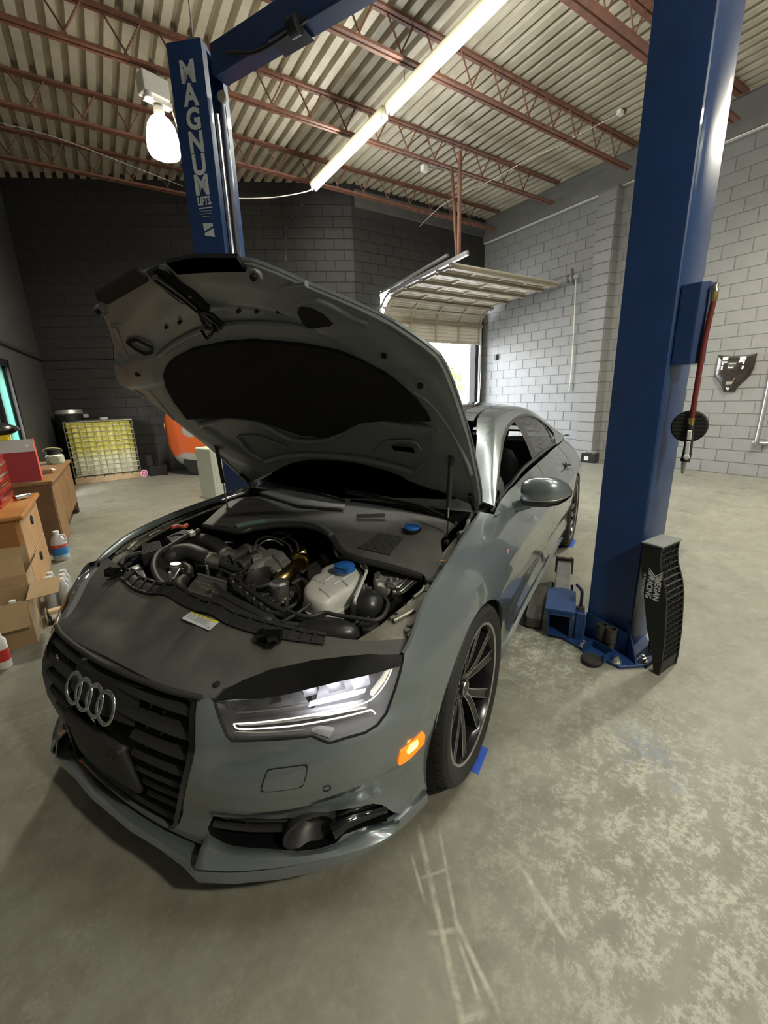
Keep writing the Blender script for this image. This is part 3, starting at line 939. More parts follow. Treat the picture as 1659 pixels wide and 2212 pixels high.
INS = {
    0: [.04, .03, .022, .018, .02, .010, 0, .012, .03, .058, .095, .15, .21, .28, .33, .38],
    3: [.04, .03, .022, .024, .03, .015, 0, .004, .02, .050, .095, .15, .21, .28, .33, .38],
    5: [.04, .03, .022, .024, .03, .015, 0, .000, .012, .035, .070, .12, .18, .25, .31, .37],
    7: [.05, .035, .025, .024, .02, .010, 0, .000, .003, .012, .030, .062, .11, .18, .25, .32],
    9: [.07, .05, .032, .020, .012, .005, 0, .000, .000, .004, .020, .050, .097, .17, .24, .31],
    10: [.08, .05, .04, .025, .015, .006, 0, .000, .000, .000, .012, .035, .075, .145, .22, .30],
    11: [.09, .055, .042, .032, .025, .016, .010, .004, 0, .000, .010, .033, .068, .125, .18, .24],
    12: [.10, .06, .045, .035, .028, .020, .014, .006, 0, .000, .006, .025, .055, .090, .118, .150],
    14: [.10, .06, .045, .035, .028, .020, .014, .006, 0, .000, .006, .025, .055, .090, .118, .150],
    15: [.10, .06, .045, .030, .020, .010, .004, .000, 0, .000, .010, .025, .050, .085, .125, .170],
    17: [.08, .05, .03, .02, .01, .005, 0, .000, 0, .004, .012, .03, .06, .105, .16, .22],
    20: [.08, .05, .03, .02, .01, .005, 0, .000, 0, .004, .012, .03, .06, .105, .16, .22],
}
_is = np.array([S_IDX(i) for i in INS])
_zf = np.linspace(.08, 1.02, 189)
def _smooth_rows():
    rows = []
    for v in INS.values():
        y = np.interp(_zf, ZK, v)
        k = np.hanning(13); k /= k.sum()
        y = np.convolve(np.pad(y, 6, mode='reflect', reflect_type='odd'), k, 'valid')
        rows.append(y)
    return np.array(rows)
_it = _smooth_rows()

def sstep(x, a, b):
    t = np.clip((x - a) / (b - a), 0, 1)
    return t * t * (3 - 2 * t)

def inset(s, z):
    s = abs(s)
    i = int(np.clip(np.searchsorted(_is, s) - 1, 0, len(_is) - 2))
    f = np.clip((s - _is[i]) / (_is[i + 1] - _is[i]), 0, 1)
    f = f * f * (3 - 2 * f) * .5 + f * .5
    v = np.interp(z, _zf, _it[i]) * (1 - f) + np.interp(z, _zf, _it[i + 1]) * f
    if .42 < s < 1.15:                     # pressed lines of the bumper
        w = sstep(s, .42, .55) * (1 - sstep(s, .95, 1.15))
        za = .475 + .09 * sstep(s, .45, 1.0)
        v += w * .024 * sstep(z, za - .002, za + .06)
        zb = .372 + .05 * sstep(s, .5, 1.0)
        v += w * .030 * (1 - sstep(z, zb - .045, zb + .002)) * sstep(z, .2, .3)
    if s > 1.25:                           # shoulder line and sill hollow of the doors
        w = sstep(s, 1.7, 2.2) * (1 - sstep(s, 4.6, 5.0))
        v += w * (-.010 * np.exp(-((z - .74) / .02) ** 2) + .012 * np.exp(-((z - .40) / .05) ** 2) - .008 * np.exp(-((z - .30) / .025) ** 2))
    return v

def body(s, z, off=0.0):
    a = abs(s)
    x, y = np.interp(a, _ps, _pl[:, 0]), np.interp(a, _ps, _pl[:, 1])
    nx, ny = np.interp(a, _ps, _nrm[:, 0]), np.interp(a, _ps, _nrm[:, 1])
    k = inset(a, z) - off
    p = np.array([x - nx * k, y - ny * k, z])
    if s < 0: p[1] = -p[1]
    return p

def tracer(surf, ar, br, na=90, nb=60):
    """returns a function: pixel -> parameters of surf whose point shows at that pixel"""
    A, B = np.meshgrid(np.linspace(*ar, na), np.linspace(*br, nb), indexing='ij')
    P = np.array([surf(a, b) for a, b in zip(A.ravel(), B.ravel())])
    Q = cproj(P)
    ab = np.stack([A.ravel(), B.ravel()], 1)
    def f(u, v):
        x = ab[((Q - (u, v)) ** 2).sum(1).argmin()].copy()
        for _ in range(14):
            q = cproj(surf(*x))
            e = np.array([u, v]) - q
            h = 1e-4
            J = np.stack([(cproj(surf(x[0] + h, x[1])) - q) / h, (cproj(surf(x[0], x[1] + h)) - q) / h], 1)
            try:
                st = np.linalg.solve(J, e)
            except np.linalg.LinAlgError:
                break
            n = np.abs(st).max()
            if n > .08: st *= .08 / n
            x = x + st
            x[0] = min(max(x[0], ar[0] - .05), ar[1] + .05); x[1] = min(max(x[1], br[0] - .05), br[1] + .05)
            if n < 1e-5: break
        return (float(x[0]), float(x[1]))
    return lambda pts: [f(u, v) for u, v in pts]

def in_poly(P, poly):
    poly = np.array(poly)
    x, y = P[:, 0], P[:, 1]
    r = np.zeros(len(P), bool)
    k = len(poly)
    for i in range(k):
        x1, y1 = poly[i]; x2, y2 = poly[(i + 1) % k]
        c = ((y1 > y) != (y2 > y))
        with np.errstate(divide='ignore', invalid='ignore'):
            r ^= c & (x < (x2 - x1) * (y - y1) / (y2 - y1 + 1e-30) + x1)
    return r

def resample(poly, step):
    out = []
    k = len(poly)
    for i in range(k):
        a, b = np.array(poly[i], float), np.array(poly[(i + 1) % k], float)
        n = max(1, int(np.hypot(*(b - a)) / step + .5))
        out += [tuple(a + (b - a) * j / n) for j in range(n)]
    return out

def panel_mesh(surf, outer, holes=(), step=.03, params=False):
    outer = resample(outer, step); holes = [resample(h, step) for h in holes]
    lo, hi = np.min(outer, 0), np.max(outer, 0)
    gx, gy = np.meshgrid(np.arange(lo[0] + step / 2, hi[0], step), np.arange(lo[1] + step / 2, hi[1], step), indexing='ij')
    G = np.stack([gx.ravel(), gy.ravel()], 1)
    keep = in_poly(G, outer)
    for h in holes: keep &= ~in_poly(G, h)
    G = G[keep]
    bd = np.array(outer + [p for h in holes for p in h])
    if len(G):
        d = np.min(((G[:, None, :] - bd[None]) ** 2).sum(2), 1)
        G = G[d > (step * .45) ** 2]
    pts, ed = [], []
    for loop in [outer] + holes:
        o = len(pts)
        pts += loop
        ed += [(o + i, o + (i + 1) % len(loop)) for i in range(len(loop))]
    pts += [tuple(p) for p in G]
    vs, _, fs, *_r = delaunay_2d_cdt([Vector(p) for p in pts], ed, [], 0, 1e-6)
    V2 = np.array([tuple(v) for v in vs])
    C_ = np.array([V2[list(f)].mean(0) for f in fs])
    ok = in_poly(C_, outer)
    for h in holes: ok &= ~in_poly(C_, h)
    F_ = [tuple(f) for f, k in zip(fs, ok) if k]
    if params: return V2, F_
    return [surf(a, b) for a, b in V2], F_

def panel(name, surf, outer, holes=(), mat='car_paint', parent=None, step=.03, thick=.0, both=False, mirror=False, smooth=.9, up=None):
    """sheet of surf inside the outline, with true surface normals; thick turns its edges inwards"""
    V2, F_ = panel_mesh(surf, outer, holes, step, True)
    V = np.array([surf(a, b) for a, b in V2])
    h = 1.5e-3
    N = np.array([np.cross(np.array(surf(a + h, b)) - surf(a - h, b), np.array(surf(a, b + h)) - surf(a, b - h)) for a, b in V2])
    N /= np.linalg.norm(N, axis=1)[:, None] + 1e-12
    ref = V - np.stack([np.clip(V[:, 0], -3.4, .45), 0 * V[:, 0], 0 * V[:, 0] + .35], 1) if up is None else np.tile(np.array(up, float), (len(V), 1))
    if (N * ref).sum() < 0: N = -N
    f0 = F_[0]
    fn = np.cross(V[f0[1]] - V[f0[0]], V[f0[2]] - V[f0[0]])
    faces = [f if fn @ N[f0[0]] > 0 else tuple(reversed(f)) for f in F_]
    verts = [tuple(p) for p in V]
    loopn = [tuple(N[i]) for f in faces for i in f]
    if thick:
        cnt = {}
        for f in faces:
            for i in range(3): cnt[(f[i], f[(i + 1) % 3])] = 1
        edge = [e for e in cnt if (e[1], e[0]) not in cnt]
        idx = {}
        for e in edge:
            for i in e:
                if i not in idx:
                    idx[i] = len(verts); verts.append(tuple(V[i] - N[i] * thick * 3))
        for i, j in edge:
            q = (j, i, idx[i], idx[j])
            faces.append(q)
            n_ = np.cross(V[i] - V[j], np.array(verts[idx[i]]) - V[j]); n_ /= np.linalg.norm(n_) + 1e-12
            loopn += [tuple(n_)] * 4
    def mk(vs_, fs_, ln_):
        return vs_, fs_, ln_
    sets = []
    if not mirror: sets.append((verts, faces, loopn))
    if mirror or both:
        fm = [tuple(reversed(f)) for f in faces]
        lm, k = [], 0
        for f in faces:
            lm += [(n[0], -n[1], n[2]) for n in reversed(loopn[k:k + len(f)])]; k += len(f)
        sets.append(([(x, -y, z) for x, y, z in verts], fm, lm))
    AV, AF, AN = [], [], []
    for v_, f_, n_ in sets:
        o = len(AV); AV += v_; AF += [tuple(i + o for i in q) for q in f_]; AN += n_
    me = bpy.data.meshes.new(name)
    me.from_pydata(AV, [], AF)
    me.polygons.foreach_set('use_smooth', [True] * len(me.polygons))
    me.normals_split_custom_set(AN)
    me.materials.append(MATS[mat] if isinstance(mat, str) else mat)
    return link(name, me, parent or CAR)

def strip(name, surf, line, width, height, mat, parent, off=0.0, n=1, both=False, closed=False):
    """thin raised bead that follows a line of parameters on surf (surf takes off as third argument)"""
    pts = [surf(a, b, off) for a, b in line]
    mb = MB().tube(pts, width / 2, 6, closed=closed)
    if both: mb.mirror_y()
    return mb.build(name, MATS[mat] if isinstance(mat, str) else mat, parent, smooth=1.2)
# ================================================================== CAR: front end
tb = tracer(body, (0, 1.75), (.14, .94), 110, 80)
HL_LOW = tb([(461, 1519), (474, 1559), (488, 1592), (500, 1603), (575, 1601), (657, 1595), (673, 1592), (712, 1608), (748, 1597), (790, 1585), (816, 1569), (836, 1543), (855, 1491), (868, 1447)])
HL_TOP = tb([(872, 1416), (800, 1414), (754, 1418), (673, 1428), (588, 1446), (526, 1470), (481, 1494)])
HL_MID = tb([(866, 1440), (819, 1454), (738, 1473), (657, 1493), (562, 1512)])
GR = tb([(425, 1514), (422, 1545), (422, 1577), (422, 1614), (415, 1649), (403, 1698), (394, 1742), (386, 1780), (374, 1790)])
SEAM = tb([(868, 1447), (890, 1437), (930, 1416), (985, 1401)])
GRB = GR[-1][1]                       # bottom of the grille
GRT = GR[0][1]
ARC, ARZ, ARR = 0.0, .345, .366
def arch(a, c=0.0, r=ARR):
    a = math.radians(a)
    return (S_X(c + r * math.cos(a)), ARZ + r * math.sin(a))
_a_seam = math.degrees(math.atan2(SEAM[-1][1] - ARZ, body(*SEAM[-1])[0]))
SEAM_END = arch(_a_seam)
grt = [(GR[0][0] * f, GRT + (.022) * (1 - f * f)) for f in (0, .25, .5, .75)]     # top edge of the grille, crowned
bump_out = [(0, .215), (.3, .215), (.6, .205), (.9, .172), (1.1, .165), (S_X(.36), .165)] + [arch(a) for a in np.linspace(-29, _a_seam, 14)] + \
    list(reversed(SEAM[:-1])) + list(reversed(HL_LOW))[1:] + [tb([(452, 1507)])[0]] + GR + [(GR[-1][0] * f, GRB) for f in (.8, .5, .25, 0)]
INTAKE = [(a, max(b, .198 + .0 * a)) for a, b in tb([(461, 1763), (518, 1768), (589, 1769), (670, 1761), (737, 1749), (805, 1736), (824, 1738), (849, 1754), (863, 1768), (850, 1771), (788, 1786), (742, 1803), (726, 1821), (687, 1834), (643, 1839), (600, 1835), (535, 1833), (480, 1822), (456, 1806), (448, 1790)])]
MARK = tb([(912, 1580), (916, 1586), (914, 1604), (875, 1644), (861, 1652), (859, 1646), (864, 1622)])
bumper = panel('front_bumper', body, bump_out, [INTAKE], 'car_paint', step=.022, both=True, thick=.004)
bumper['label'] = 'gray painted front bumper'
# thin gap lines and small fittings of the bumper
M('gap', (.004, .004, .004), .8)
def off_body(o): return lambda s, z, k=0.0: body(s, z, o + k)
WASH = tb([(589, 1661), (653, 1653), (663, 1659), (655, 1693), (642, 1701), (573, 1709), (565, 1704), (576, 1669)])
for sg in (1, -1): MB().tube([body(a * sg, b, .0005) for a, b in spline(WASH, 4, closed=True)], .0018, 6, closed=True).build('washer_cover_gap', MATS['gap'], bumper, smooth=1.2)
for m_ in (False, True): panel('washer_cover', off_body(.0022), WASH, (), 'car_paint', bumper, step=.03, mirror=m_)
sx, sz = tb([(706, 1703)])[0]
for sg in (1, -1):
    MB().tube([body(sg * (sx + .0105 * math.cos(a)), sz + .0105 * math.sin(a), .001) for a in np.linspace(0, 2 * PI, 19)[:-1]], .0012, 5, closed=True).build('parking_sensor', MATS['gap'], bumper)
# side marker lamps
M('amber_lens', (.9, .18, .01), .25, emit=1.1, ecol=(1.0, .16, .0), coat=.5)
M('amber_bulb', (1, .6, .1), .3, emit=14.0, ecol=(1.0, .42, .03))
for sg in (1, -1):
    mk = panel('side_marker', off_body(.005), MARK, (), 'amber_lens', step=.02, mirror=sg < 0, thick=.006)
    if sg > 0: mk['label'] = 'glowing amber side marker lamp'
    inner = tb([(884, 1605), (899, 1596), (900, 1603), (898, 1611), (880, 1626), (876, 1622)])
    panel('lamp_element', off_body(.0065), inner, (), 'amber_bulb', mk, step=.02, mirror=sg < 0)

# ---- lower lip
LIPB = [(0, .917), (.12, .917), (.25, .905), (.36, .902), (.42, .903), (.513, .856), (.619, .785), (.719, .702), (.792, .619), (.838, .535), (.867, .451), (.894, .368)]
def lip():
    rows = [[], [], [], [], []]
    for y, x in LIPB:
        f = min(1, max(0, (y - .36) / .06))
        d = np.array([x + .1, y * .8]); d /= np.hypot(*d)
        zb = .150 + .012 * (1 - f)
        zt = .205
        rows[0].append((x - .10 * d[0], y - .10 * d[1], zb + .01))
        rows[1].append((x - .004, y - .002, zb))
        rows[2].append((x, y, zb + .012))
        rows[3].append((x - .006 * d[0], y - .006 * d[1], zt - .016))
        rows[4].append((x - .05 * d[0], y - .05 * d[1], zt - .004))
    mb = MB().grid(rows).mirror_y()
    return mb.build('front_lip', MATS['car_paint'], CAR, smooth=.6)
solidify(lip(), .004)
# flat blade of the bumper above the lip
def blade():
    pts = [(419, 1878), (501, 1882), (602, 1874), (704, 1855), (788, 1832), (839, 1808), (858, 1786), (864, 1772)]
    low = [chit(u, v, 2, .212) for u, v in pts]
    up = tb([(448, 1800), (500, 1826), (590, 1834), (650, 1840), (724, 1824), (788, 1787), (850, 1772), (863, 1769)])
    up = [body(*p) for p in up]
    low = spline(low, 4); up = spline(up, 4)
    cen = [[np.array([.903, y, .214]) for y in (.0,)]]
    mb = MB().grid([low, [(a * .5 + b * .5 + np.array([.004, 0, .006])) for a, b in zip(low, up)], up])
    mb.grid([low, [np.array([a[0] - .008, a[1] - .006, .196]) for a in low]])
    return mb
for sg in (1, -1):
    q_ = blade()
    if sg < 0: q_.v = [(x, -y, z) for x, y, z in q_.v]
    solidify(q_.build('bumper_blade', MATS['car_paint'], bumper, smooth=.7), .003)

# ---- side intakes with the radar pod
for sg in (1, -1):
    it = panel('side_intake', off_body(-.055), [(a + (.01 if i > 9 else -.0), b) for i, (a, b) in enumerate(INTAKE)], (), 'gloss_black', step=.04, mirror=sg < 0)
    rim = MB().grid([[body(a, b, .0) for a, b in INTAKE], [body(a, b, -.056) for a, b in INTAKE]], closed=True)
    if sg < 0: rim.v = [(x, -y, z) for x, y, z in rim.v]
    rim.build('intake_wall', MATS['gloss_black'], it, smooth=.6)
    for k, (u0, v0, u1, v1) in enumerate(((470, 1772, 640, 1781), (452, 1792, 612, 1803))):
        ln = tb([(u0, v0), ((u0 + u1) / 2, (v0 + v1) / 2 + 5), (u1, v1)])
        mb = MB().tube(spline([body(a, b, -.018) for a, b in ln], 5), .010, 6)
        if sg < 0: mb.v = [(x, -y, z) for x, y, z in mb.v]
        mb.build('intake_slat', MATS['trim_black'], it, smooth=1)
    # pod: elliptical ring with a hollow, arm towards the corner
    c = np.array(tb([(670, 1797)])[0])
    P0 = body(*c, -.010)
    eu = body(c[0] + .02, c[1], .018) - body(c[0] - .02, c[1], .018); eu /= np.linalg.norm(eu)
    ez = np.array([0, 0, 1.0]); en = np.cross(eu, ez)
    if en @ np.array([1, .3, 0]) < 0: en = -en
    eu = eu * np.sign(eu[1])
    rows = []
    for rx, rz, dn in ((.070, .052, -.05), (.078, .058, -.01), (.077, .057, .008), (.066, .046, .010), (.050, .032, -.02), (.02, .014, -.045), (.004, .003, -.047)):
        rows.append([P0 + eu * rx * math.cos(a) + ez * rz * math.sin(a) + en * (dn - .25 * rx * math.cos(a)) for a in np.linspace(0, 2 * PI, 29)[:-1]])
    mb = MB().grid(rows, closed=True)
    if sg < 0: mb.v = [(x, -y, z) for x, y, z in mb.v]
    pod = mb.build('radar_pod', MATS['trim_black'], it, smooth=.8)
    ln = tb([(718, 1796), (745, 1779), (785, 1764), (835, 1750)])
    mb = MB().tube(spline([body(a, b, -.002) for a, b in ln], 5), [.026 - .0010 * i for i in range(16)], 8)
    if sg < 0: mb.v = [(x, -y, z) for x, y, z in mb.v]
    mb.build('pod_arm', MATS['gloss_black'], it, smooth=1)

# ---- grille
grl = thing('grille', '', '')
for k in ('label', 'category'): del grl[k]
grl.parent = CAR
G_out = [(0, GRB - .004)] + [(GR[-1][0] * f, GRB - .004) for f in (.25, .5, .8)] + list(reversed(GR)) + list(reversed(grt))
panel('grille_back', off_body(-.075), G_out, (), 'under_black', grl, step=.05, both=True)
ring = list(reversed(GR)) + list(reversed(grt))
fr = [tuple(p) for p in ring]
rows = [[body(a, b, .003) for a, b in fr], [body(a - .016, b, .006) for a, b in fr], [body(a - .022, b, -.05) for a, b in fr]]
MB().grid(rows).mirror_y().build('grille_frame', MATS['gloss_black'], grl, smooth=.7)
# slats: deep blades that follow the bumper's bow
def g_half(z):
    zs = [p[1] for p in reversed(GR)]; ss = [p[0] for p in reversed(GR)]
    return float(np.interp(z, zs, ss)) - .02
def slat(z, s0, s1, dz=.012):
    n = 14
    S = np.linspace(s0, s1, n)
    rows = [[body(s, z + .017, -.058) for s in S], [body(s, z + .010, -.012) for s in S], [body(s, z - .002, -.004) for s in S], [body(s, z - .010, -.012) for s in S], [body(s, z - .004, -.058) for s in S]]
    return MB().grid(rows).build('grille_slat', MATS['trim_black'], grl, smooth=.5)
zs = np.linspace(GRB + .03, GRT - .035, 8)
PLW, PLZ0, PLZ1 = .176, .325, .512
for z in zs:
    h = g_half(z)
    if PLZ0 - .03 < z < PLZ1 + .03:
        slat(z, -h, -PLW - .005); slat(z, PLW + .005, h)
    else:
        slat(z, -h, h)
for s in (-.30, -.24, .24, .30):
    for z in zs[1:]:
        MB().bar(body(s, z - .025, -.02), body(s + .012 * np.sign(s), z - .002, -.012), .004, .008, (1, 0, 0)).build('grille_rib', MATS['trim_black'], grl)
# plate bracket
def plate():
    rows = []
    for z, o in ((PLZ0, .004), (PLZ0 + .01, .014), (PLZ1 - .012, .018), (PLZ1, .006)):
        rows.append([body(s, z, o) for s in np.linspace(-PLW, PLW, 11)])
    o = MB().grid(rows).build('plate_bracket', M('bracket', (.022, .021, .021), .6, bump=.15, bscale=200), grl, smooth=.4)
    solidify(o, .018)
    for s in (-.14, -.11, .11, .14):
        MB().lathe([(.006, 0), (.006, .002)], o=tuple(body(s, PLZ1 - .04, .020)), ax=(1, .2 * s, 0), n=10).build('bolt_hole', MATS['gap'], grl)
    MB().lathe([(.0, .008), (.008, .006), (.011, 0)], o=tuple(body(PLW - .012, PLZ1 - .012, .017)), ax=(1, .1, 0), n=10).build('bolt', MATS['trim_black'], grl, smooth=.8)
plate()
# rings on their wedge-shaped carrier
RZ, RS = .608, .0625
M('ring_chrome', (.62, .64, .64), .14, metal=1.0)
def rings():
    rows = []
    for z, o in ((RZ + .062, -.045), (RZ + .055, .004), (RZ - .045, .010), (RZ - .055, -.04)):
        rows.append([body(s, z, o - .12 * abs(s)) for s in np.linspace(-.19, .19, 13)])
    car_ = MB().grid(rows).build('badge_carrier', MATS['trim_black'], grl, smooth=.4)
    for i in range(4):
        s0 = (i - 1.5) * RS
        pts = []
        for a in np.linspace(0, 2 * PI, 33)[:-1]:
            s, z = s0 + .043 * math.cos(a), RZ + .043 * math.sin(a)
            pts.append(body(s, z, .030 + (.0025 if (i % 2 == 0) else .0) ))
        # flattened torus
        rows = []
        for k in range(8):
            b = 2 * PI * k / 8
            rr, dn = .0065 * math.cos(b), .0045 * math.sin(b)
            rows.append([body(s0 + (.0425 + rr) * math.cos(a), RZ + (.0425 + rr) * math.sin(a), .022 + dn + (.001 * (i % 2))) for a in np.linspace(0, 2 * PI, 37)[:-1]])
        rows.append(rows[0])
        MB().grid(rows, closed=True).build('ring', MATS['ring_chrome'], grl, smooth=1.2)
rings()
# small model badge
bz = .632
text_mesh('model_badge', 'S7', .032, M('badge_dim', (.25, .2, .2), .35, metal=.6), grl,
          Matrix.Translation(tuple(body(-.285, bz, .004))) @ Matrix(((0, 0, 1, 0), (1, 0, 0, 0), (0, 1, 0, 0), (0, 0, 0, 1))) @ Matrix.Rotation(-.32, 4, 'Y'), extrude=.002)

# ---- headlights
M('lamp_dark', (.22, .22, .23), .35)
M('lamp_silver', (.70, .70, .72), .3, metal=.6)
M('drl_glow', (.9, .9, .85), .3, emit=1.8, ecol=(1.0, .92, .72))
M('drl_dim', (.6, .6, .55), .2, emit=.35, ecol=(1.0, .92, .75))
M('led_glow', (.9, .9, 1), .3, emit=14.0, ecol=(.93, .93, 1.0))
M('led_soft', (.75, .75, .8), .3, emit=5.0, ecol=(.92, .92, 1.0))
glass('lamp_glass', (1, 1, 1), .9, .02, .97)
def half(mb, sg):
    if sg < 0:
        mb.v = [(x, -y, z) for x, y, z in mb.v]; mb.f = [tuple(reversed(q)) for q in mb.f]
    return mb
def surf_poly(px, off): return [body(a, b, off) for a, b in tb(px)]
for sg in (1, -1):
    hl = thing('headlight', '', ''); del hl['label']; del hl['category']; hl.parent = CAR
    if sg > 0: hl['label'] = 'lit headlight with a double light strip'
    lens = panel('lens', off_body(-.004), HL_LOW + HL_MID, (), 'lamp_glass', hl, step=.03, mirror=sg < 0)
    top = panel('top_cover', off_body(-.004), list(reversed(HL_MID)) + [HL_LOW[-1]] + HL_TOP + [HL_LOW[0]], (), M('lamp_cover', (.007, .007, .007), .16, coat=.4), hl, step=.03, mirror=sg < 0)
    panel('housing', off_body(-.075), HL_LOW + HL_MID, (), 'lamp_dark', hl, step=.04, mirror=sg < 0)
    edge = HL_LOW + HL_MID
    half(MB().grid([[body(a, b, -.005) for a, b in edge], [body(a, b, -.076) for a, b in edge]], closed=True), sg).build('housing_wall', MATS['lamp_dark'], hl, smooth=.6)
    # seal around the lens
    half(MB().tube([body(a, b, -.004) for a, b in HL_LOW], .0045, 6), sg).build('seal', MATS['gap'], hl, smooth=1)
    def lamp(name, px, off, mat, r=.004):
        return half(MB().tube(spline(surf_poly(px, off), 5), r, 6), sg).build(name, MATS[mat], hl, smooth=1)
    def plate_(name, px, off, mat, dx=.012):
        P = surf_poly(px, off)
        return half(MB().prism(P, (-dx, -dx * .5, 0)), sg).build(name, MATS[mat], hl)
    # double strip with the hooked outer end
    lamp('light_strip', [(500, 1571), (560, 1567), (640, 1557), (720, 1541), (780, 1528), (812, 1512), (838, 1480), (853, 1448)], -.012, 'drl_glow', .0017)
    lamp('light_strip', [(500, 1572), (512, 1582), (560, 1581), (640, 1574), (720, 1560), (780, 1546), (806, 1540), (816, 1548)], -.012, 'drl_glow', .0020)
    plate_('strip_body', [(503, 1575), (560, 1571), (640, 1562), (720, 1547), (790, 1532), (800, 1539), (720, 1556), (640, 1570), (560, 1578), (512, 1580)], -.020, 'lamp_silver', .02)
    plate_('side_guide', [(812, 1513), (838, 1480), (853, 1450), (846, 1450), (830, 1478), (806, 1508)], -.018, 'drl_dim', .015)
    # stepped silver louvre at the inner end, reflector boxes further out
    for k in range(4):
        lamp('louvre', [(480 + 6 * k, 1527 - 1 * k), (494 + 5 * k, 1545 - 1 * k), (508 + 4 * k, 1551 - 1 * k)], -.022 - .004 * k, 'lamp_silver', .0022)
    lamp('upper_edge', [(505, 1550), (560, 1546), (620, 1538), (670, 1530)], -.02, 'lamp_silver', .0035)
    for k, (u, v, w, h) in enumerate(((588, 1522, 20, 13), (670, 1502, 22, 16), (728, 1490, 26, 19), (784, 1478, 27, 22))):
        q = [(u - w * .9, v - h * .6), (u + w * .7, v - h * 1.0), (u + w * .9, v + h * .45), (u - w * .5, v + h)]
        rows = [surf_poly(q, -.022), [np.array(p) * .55 + np.mean(surf_poly(q, -.06), 0) * .45 for p in surf_poly(q, -.06)]]
        half(MB().grid(rows, closed=True), sg).build('reflector', MATS['lamp_silver'], hl)
        if k:
            q2 = [(u - w * .5, v - h * .35), (u + w * .5, v - h * .5), (u + w * .5, v + h * .25), (u - w * .35, v + h * .5)]
            half(MB().add(surf_poly(q2, -.055), [(0, 1, 2, 3)]), sg).build('led', MATS['led_soft'] if k < 3 else MATS['led_glow'], hl)
    P = surf_poly([(668, 1542), (720, 1530), (770, 1518), (798, 1508), (800, 1500), (770, 1505), (720, 1518), (672, 1530)], -.028)
    half(MB().add(P, [tuple(range(8))]), sg).build('led_bar', MATS['led_glow'], hl)
    P = surf_poly([(672, 1588), (690, 1582), (722, 1586), (714, 1601)], -.012)
    half(MB().prism(P, (-.012, -.006, 0)), sg).build('corner_lamp', MATS['lamp_silver'], hl)
    lamp('lower_trim', [(500, 1590), (560, 1592), (620, 1589), (660, 1585)], -.014, 'lamp_silver', .0025)
# ================================================================== CAR: flanks, glasshouse, wheels
ts = tracer(body, (1.0, 5.6), (.15, 1.0), 140, 70)
RWX = -2.914
def arch2(a): return arch(a, RWX, .372)
F_TOP = ts([(868, 1440)]) + [tuple(p) for p in spline(ts([(874, 1412), (918, 1305), (974, 1212), (1039, 1106)]), 6)]
DOOR1 = [(S_X(-.615), .915), (S_X(-.640), .86), (S_X(-.625), .78), (S_X(-.58), .70), (S_X(-.545), .55), (S_X(-.55), .40), (S_X(-.58), .27), (S_X(-.60), .215)]
f_out = [SEAM[0]] + SEAM[1:-1] + [arch(a) for a in np.linspace(_a_seam, 203, 26)] + [(S_X(-.42), .185), (S_X(-.6), .185)] + list(reversed(DOOR1)) + [(S_X(-.57), .905)] + list(reversed(F_TOP[1:]))
BELT = [(-.615, .915), (-.75, .940), (-.9, .958), (-1.317, .977), (-1.764, .985), (-2.3, .998), (-2.6, 1.0)]
def belt_z(x): return float(np.interp(-x, [-b[0] for b in BELT], [b[1] for b in BELT]))
DX_B, DX_R = -1.66, -2.62
sill = [(S_X(x), .205) for x in (-.60, -.9, -1.3, -1.66)]
fd_out = DOOR1[:1] + [(S_X(x), belt_z(x)) for x in (-.75, -.9, -1.2, -1.5, DX_B)] + [(S_X(DX_B - .004), z) for z in (.85, .7, .5, .35)] + list(reversed(sill)) + list(reversed(DOOR1))[1:-1]
rd_out = [(S_X(DX_B - .012), .205), (S_X(DX_B - .012), .5), (S_X(DX_B - .012), belt_z(DX_B))] + [(S_X(x), belt_z(x)) for x in (-1.9, -2.2, -2.5, DX_R)] + \
    [(S_X(-2.66), .90), (S_X(-2.64), .78)] + [arch2(a) for a in (68, 50, 35, 20, 5)][0:0] + [(S_X(-2.56), .70), (S_X(-2.46), .58), (S_X(-2.44), .45), (S_X(-2.45), .30), (S_X(-2.40), .205)]
q_out = [(S_X(-2.63), 1.0), (S_X(-2.675), .90), (S_X(-2.655), .78), (S_X(-2.575), .70), (S_X(-2.475), .58), (S_X(-2.455), .45), (S_X(-2.465), .30), (S_X(-2.42), .19), (S_X(-2.5), .185)] + \
    [arch2(a) for a in np.linspace(-24, 204, 30)] + [(S_X(-3.35), .19), (S_IDX(18), .2), (SMAX - .001, .22), (SMAX - .001, .95), (S_IDX(18.5), .97), (S_IDX(17.5), .985), (S_X(-3.5), 1.0), (S_X(-3.0), 1.005)]
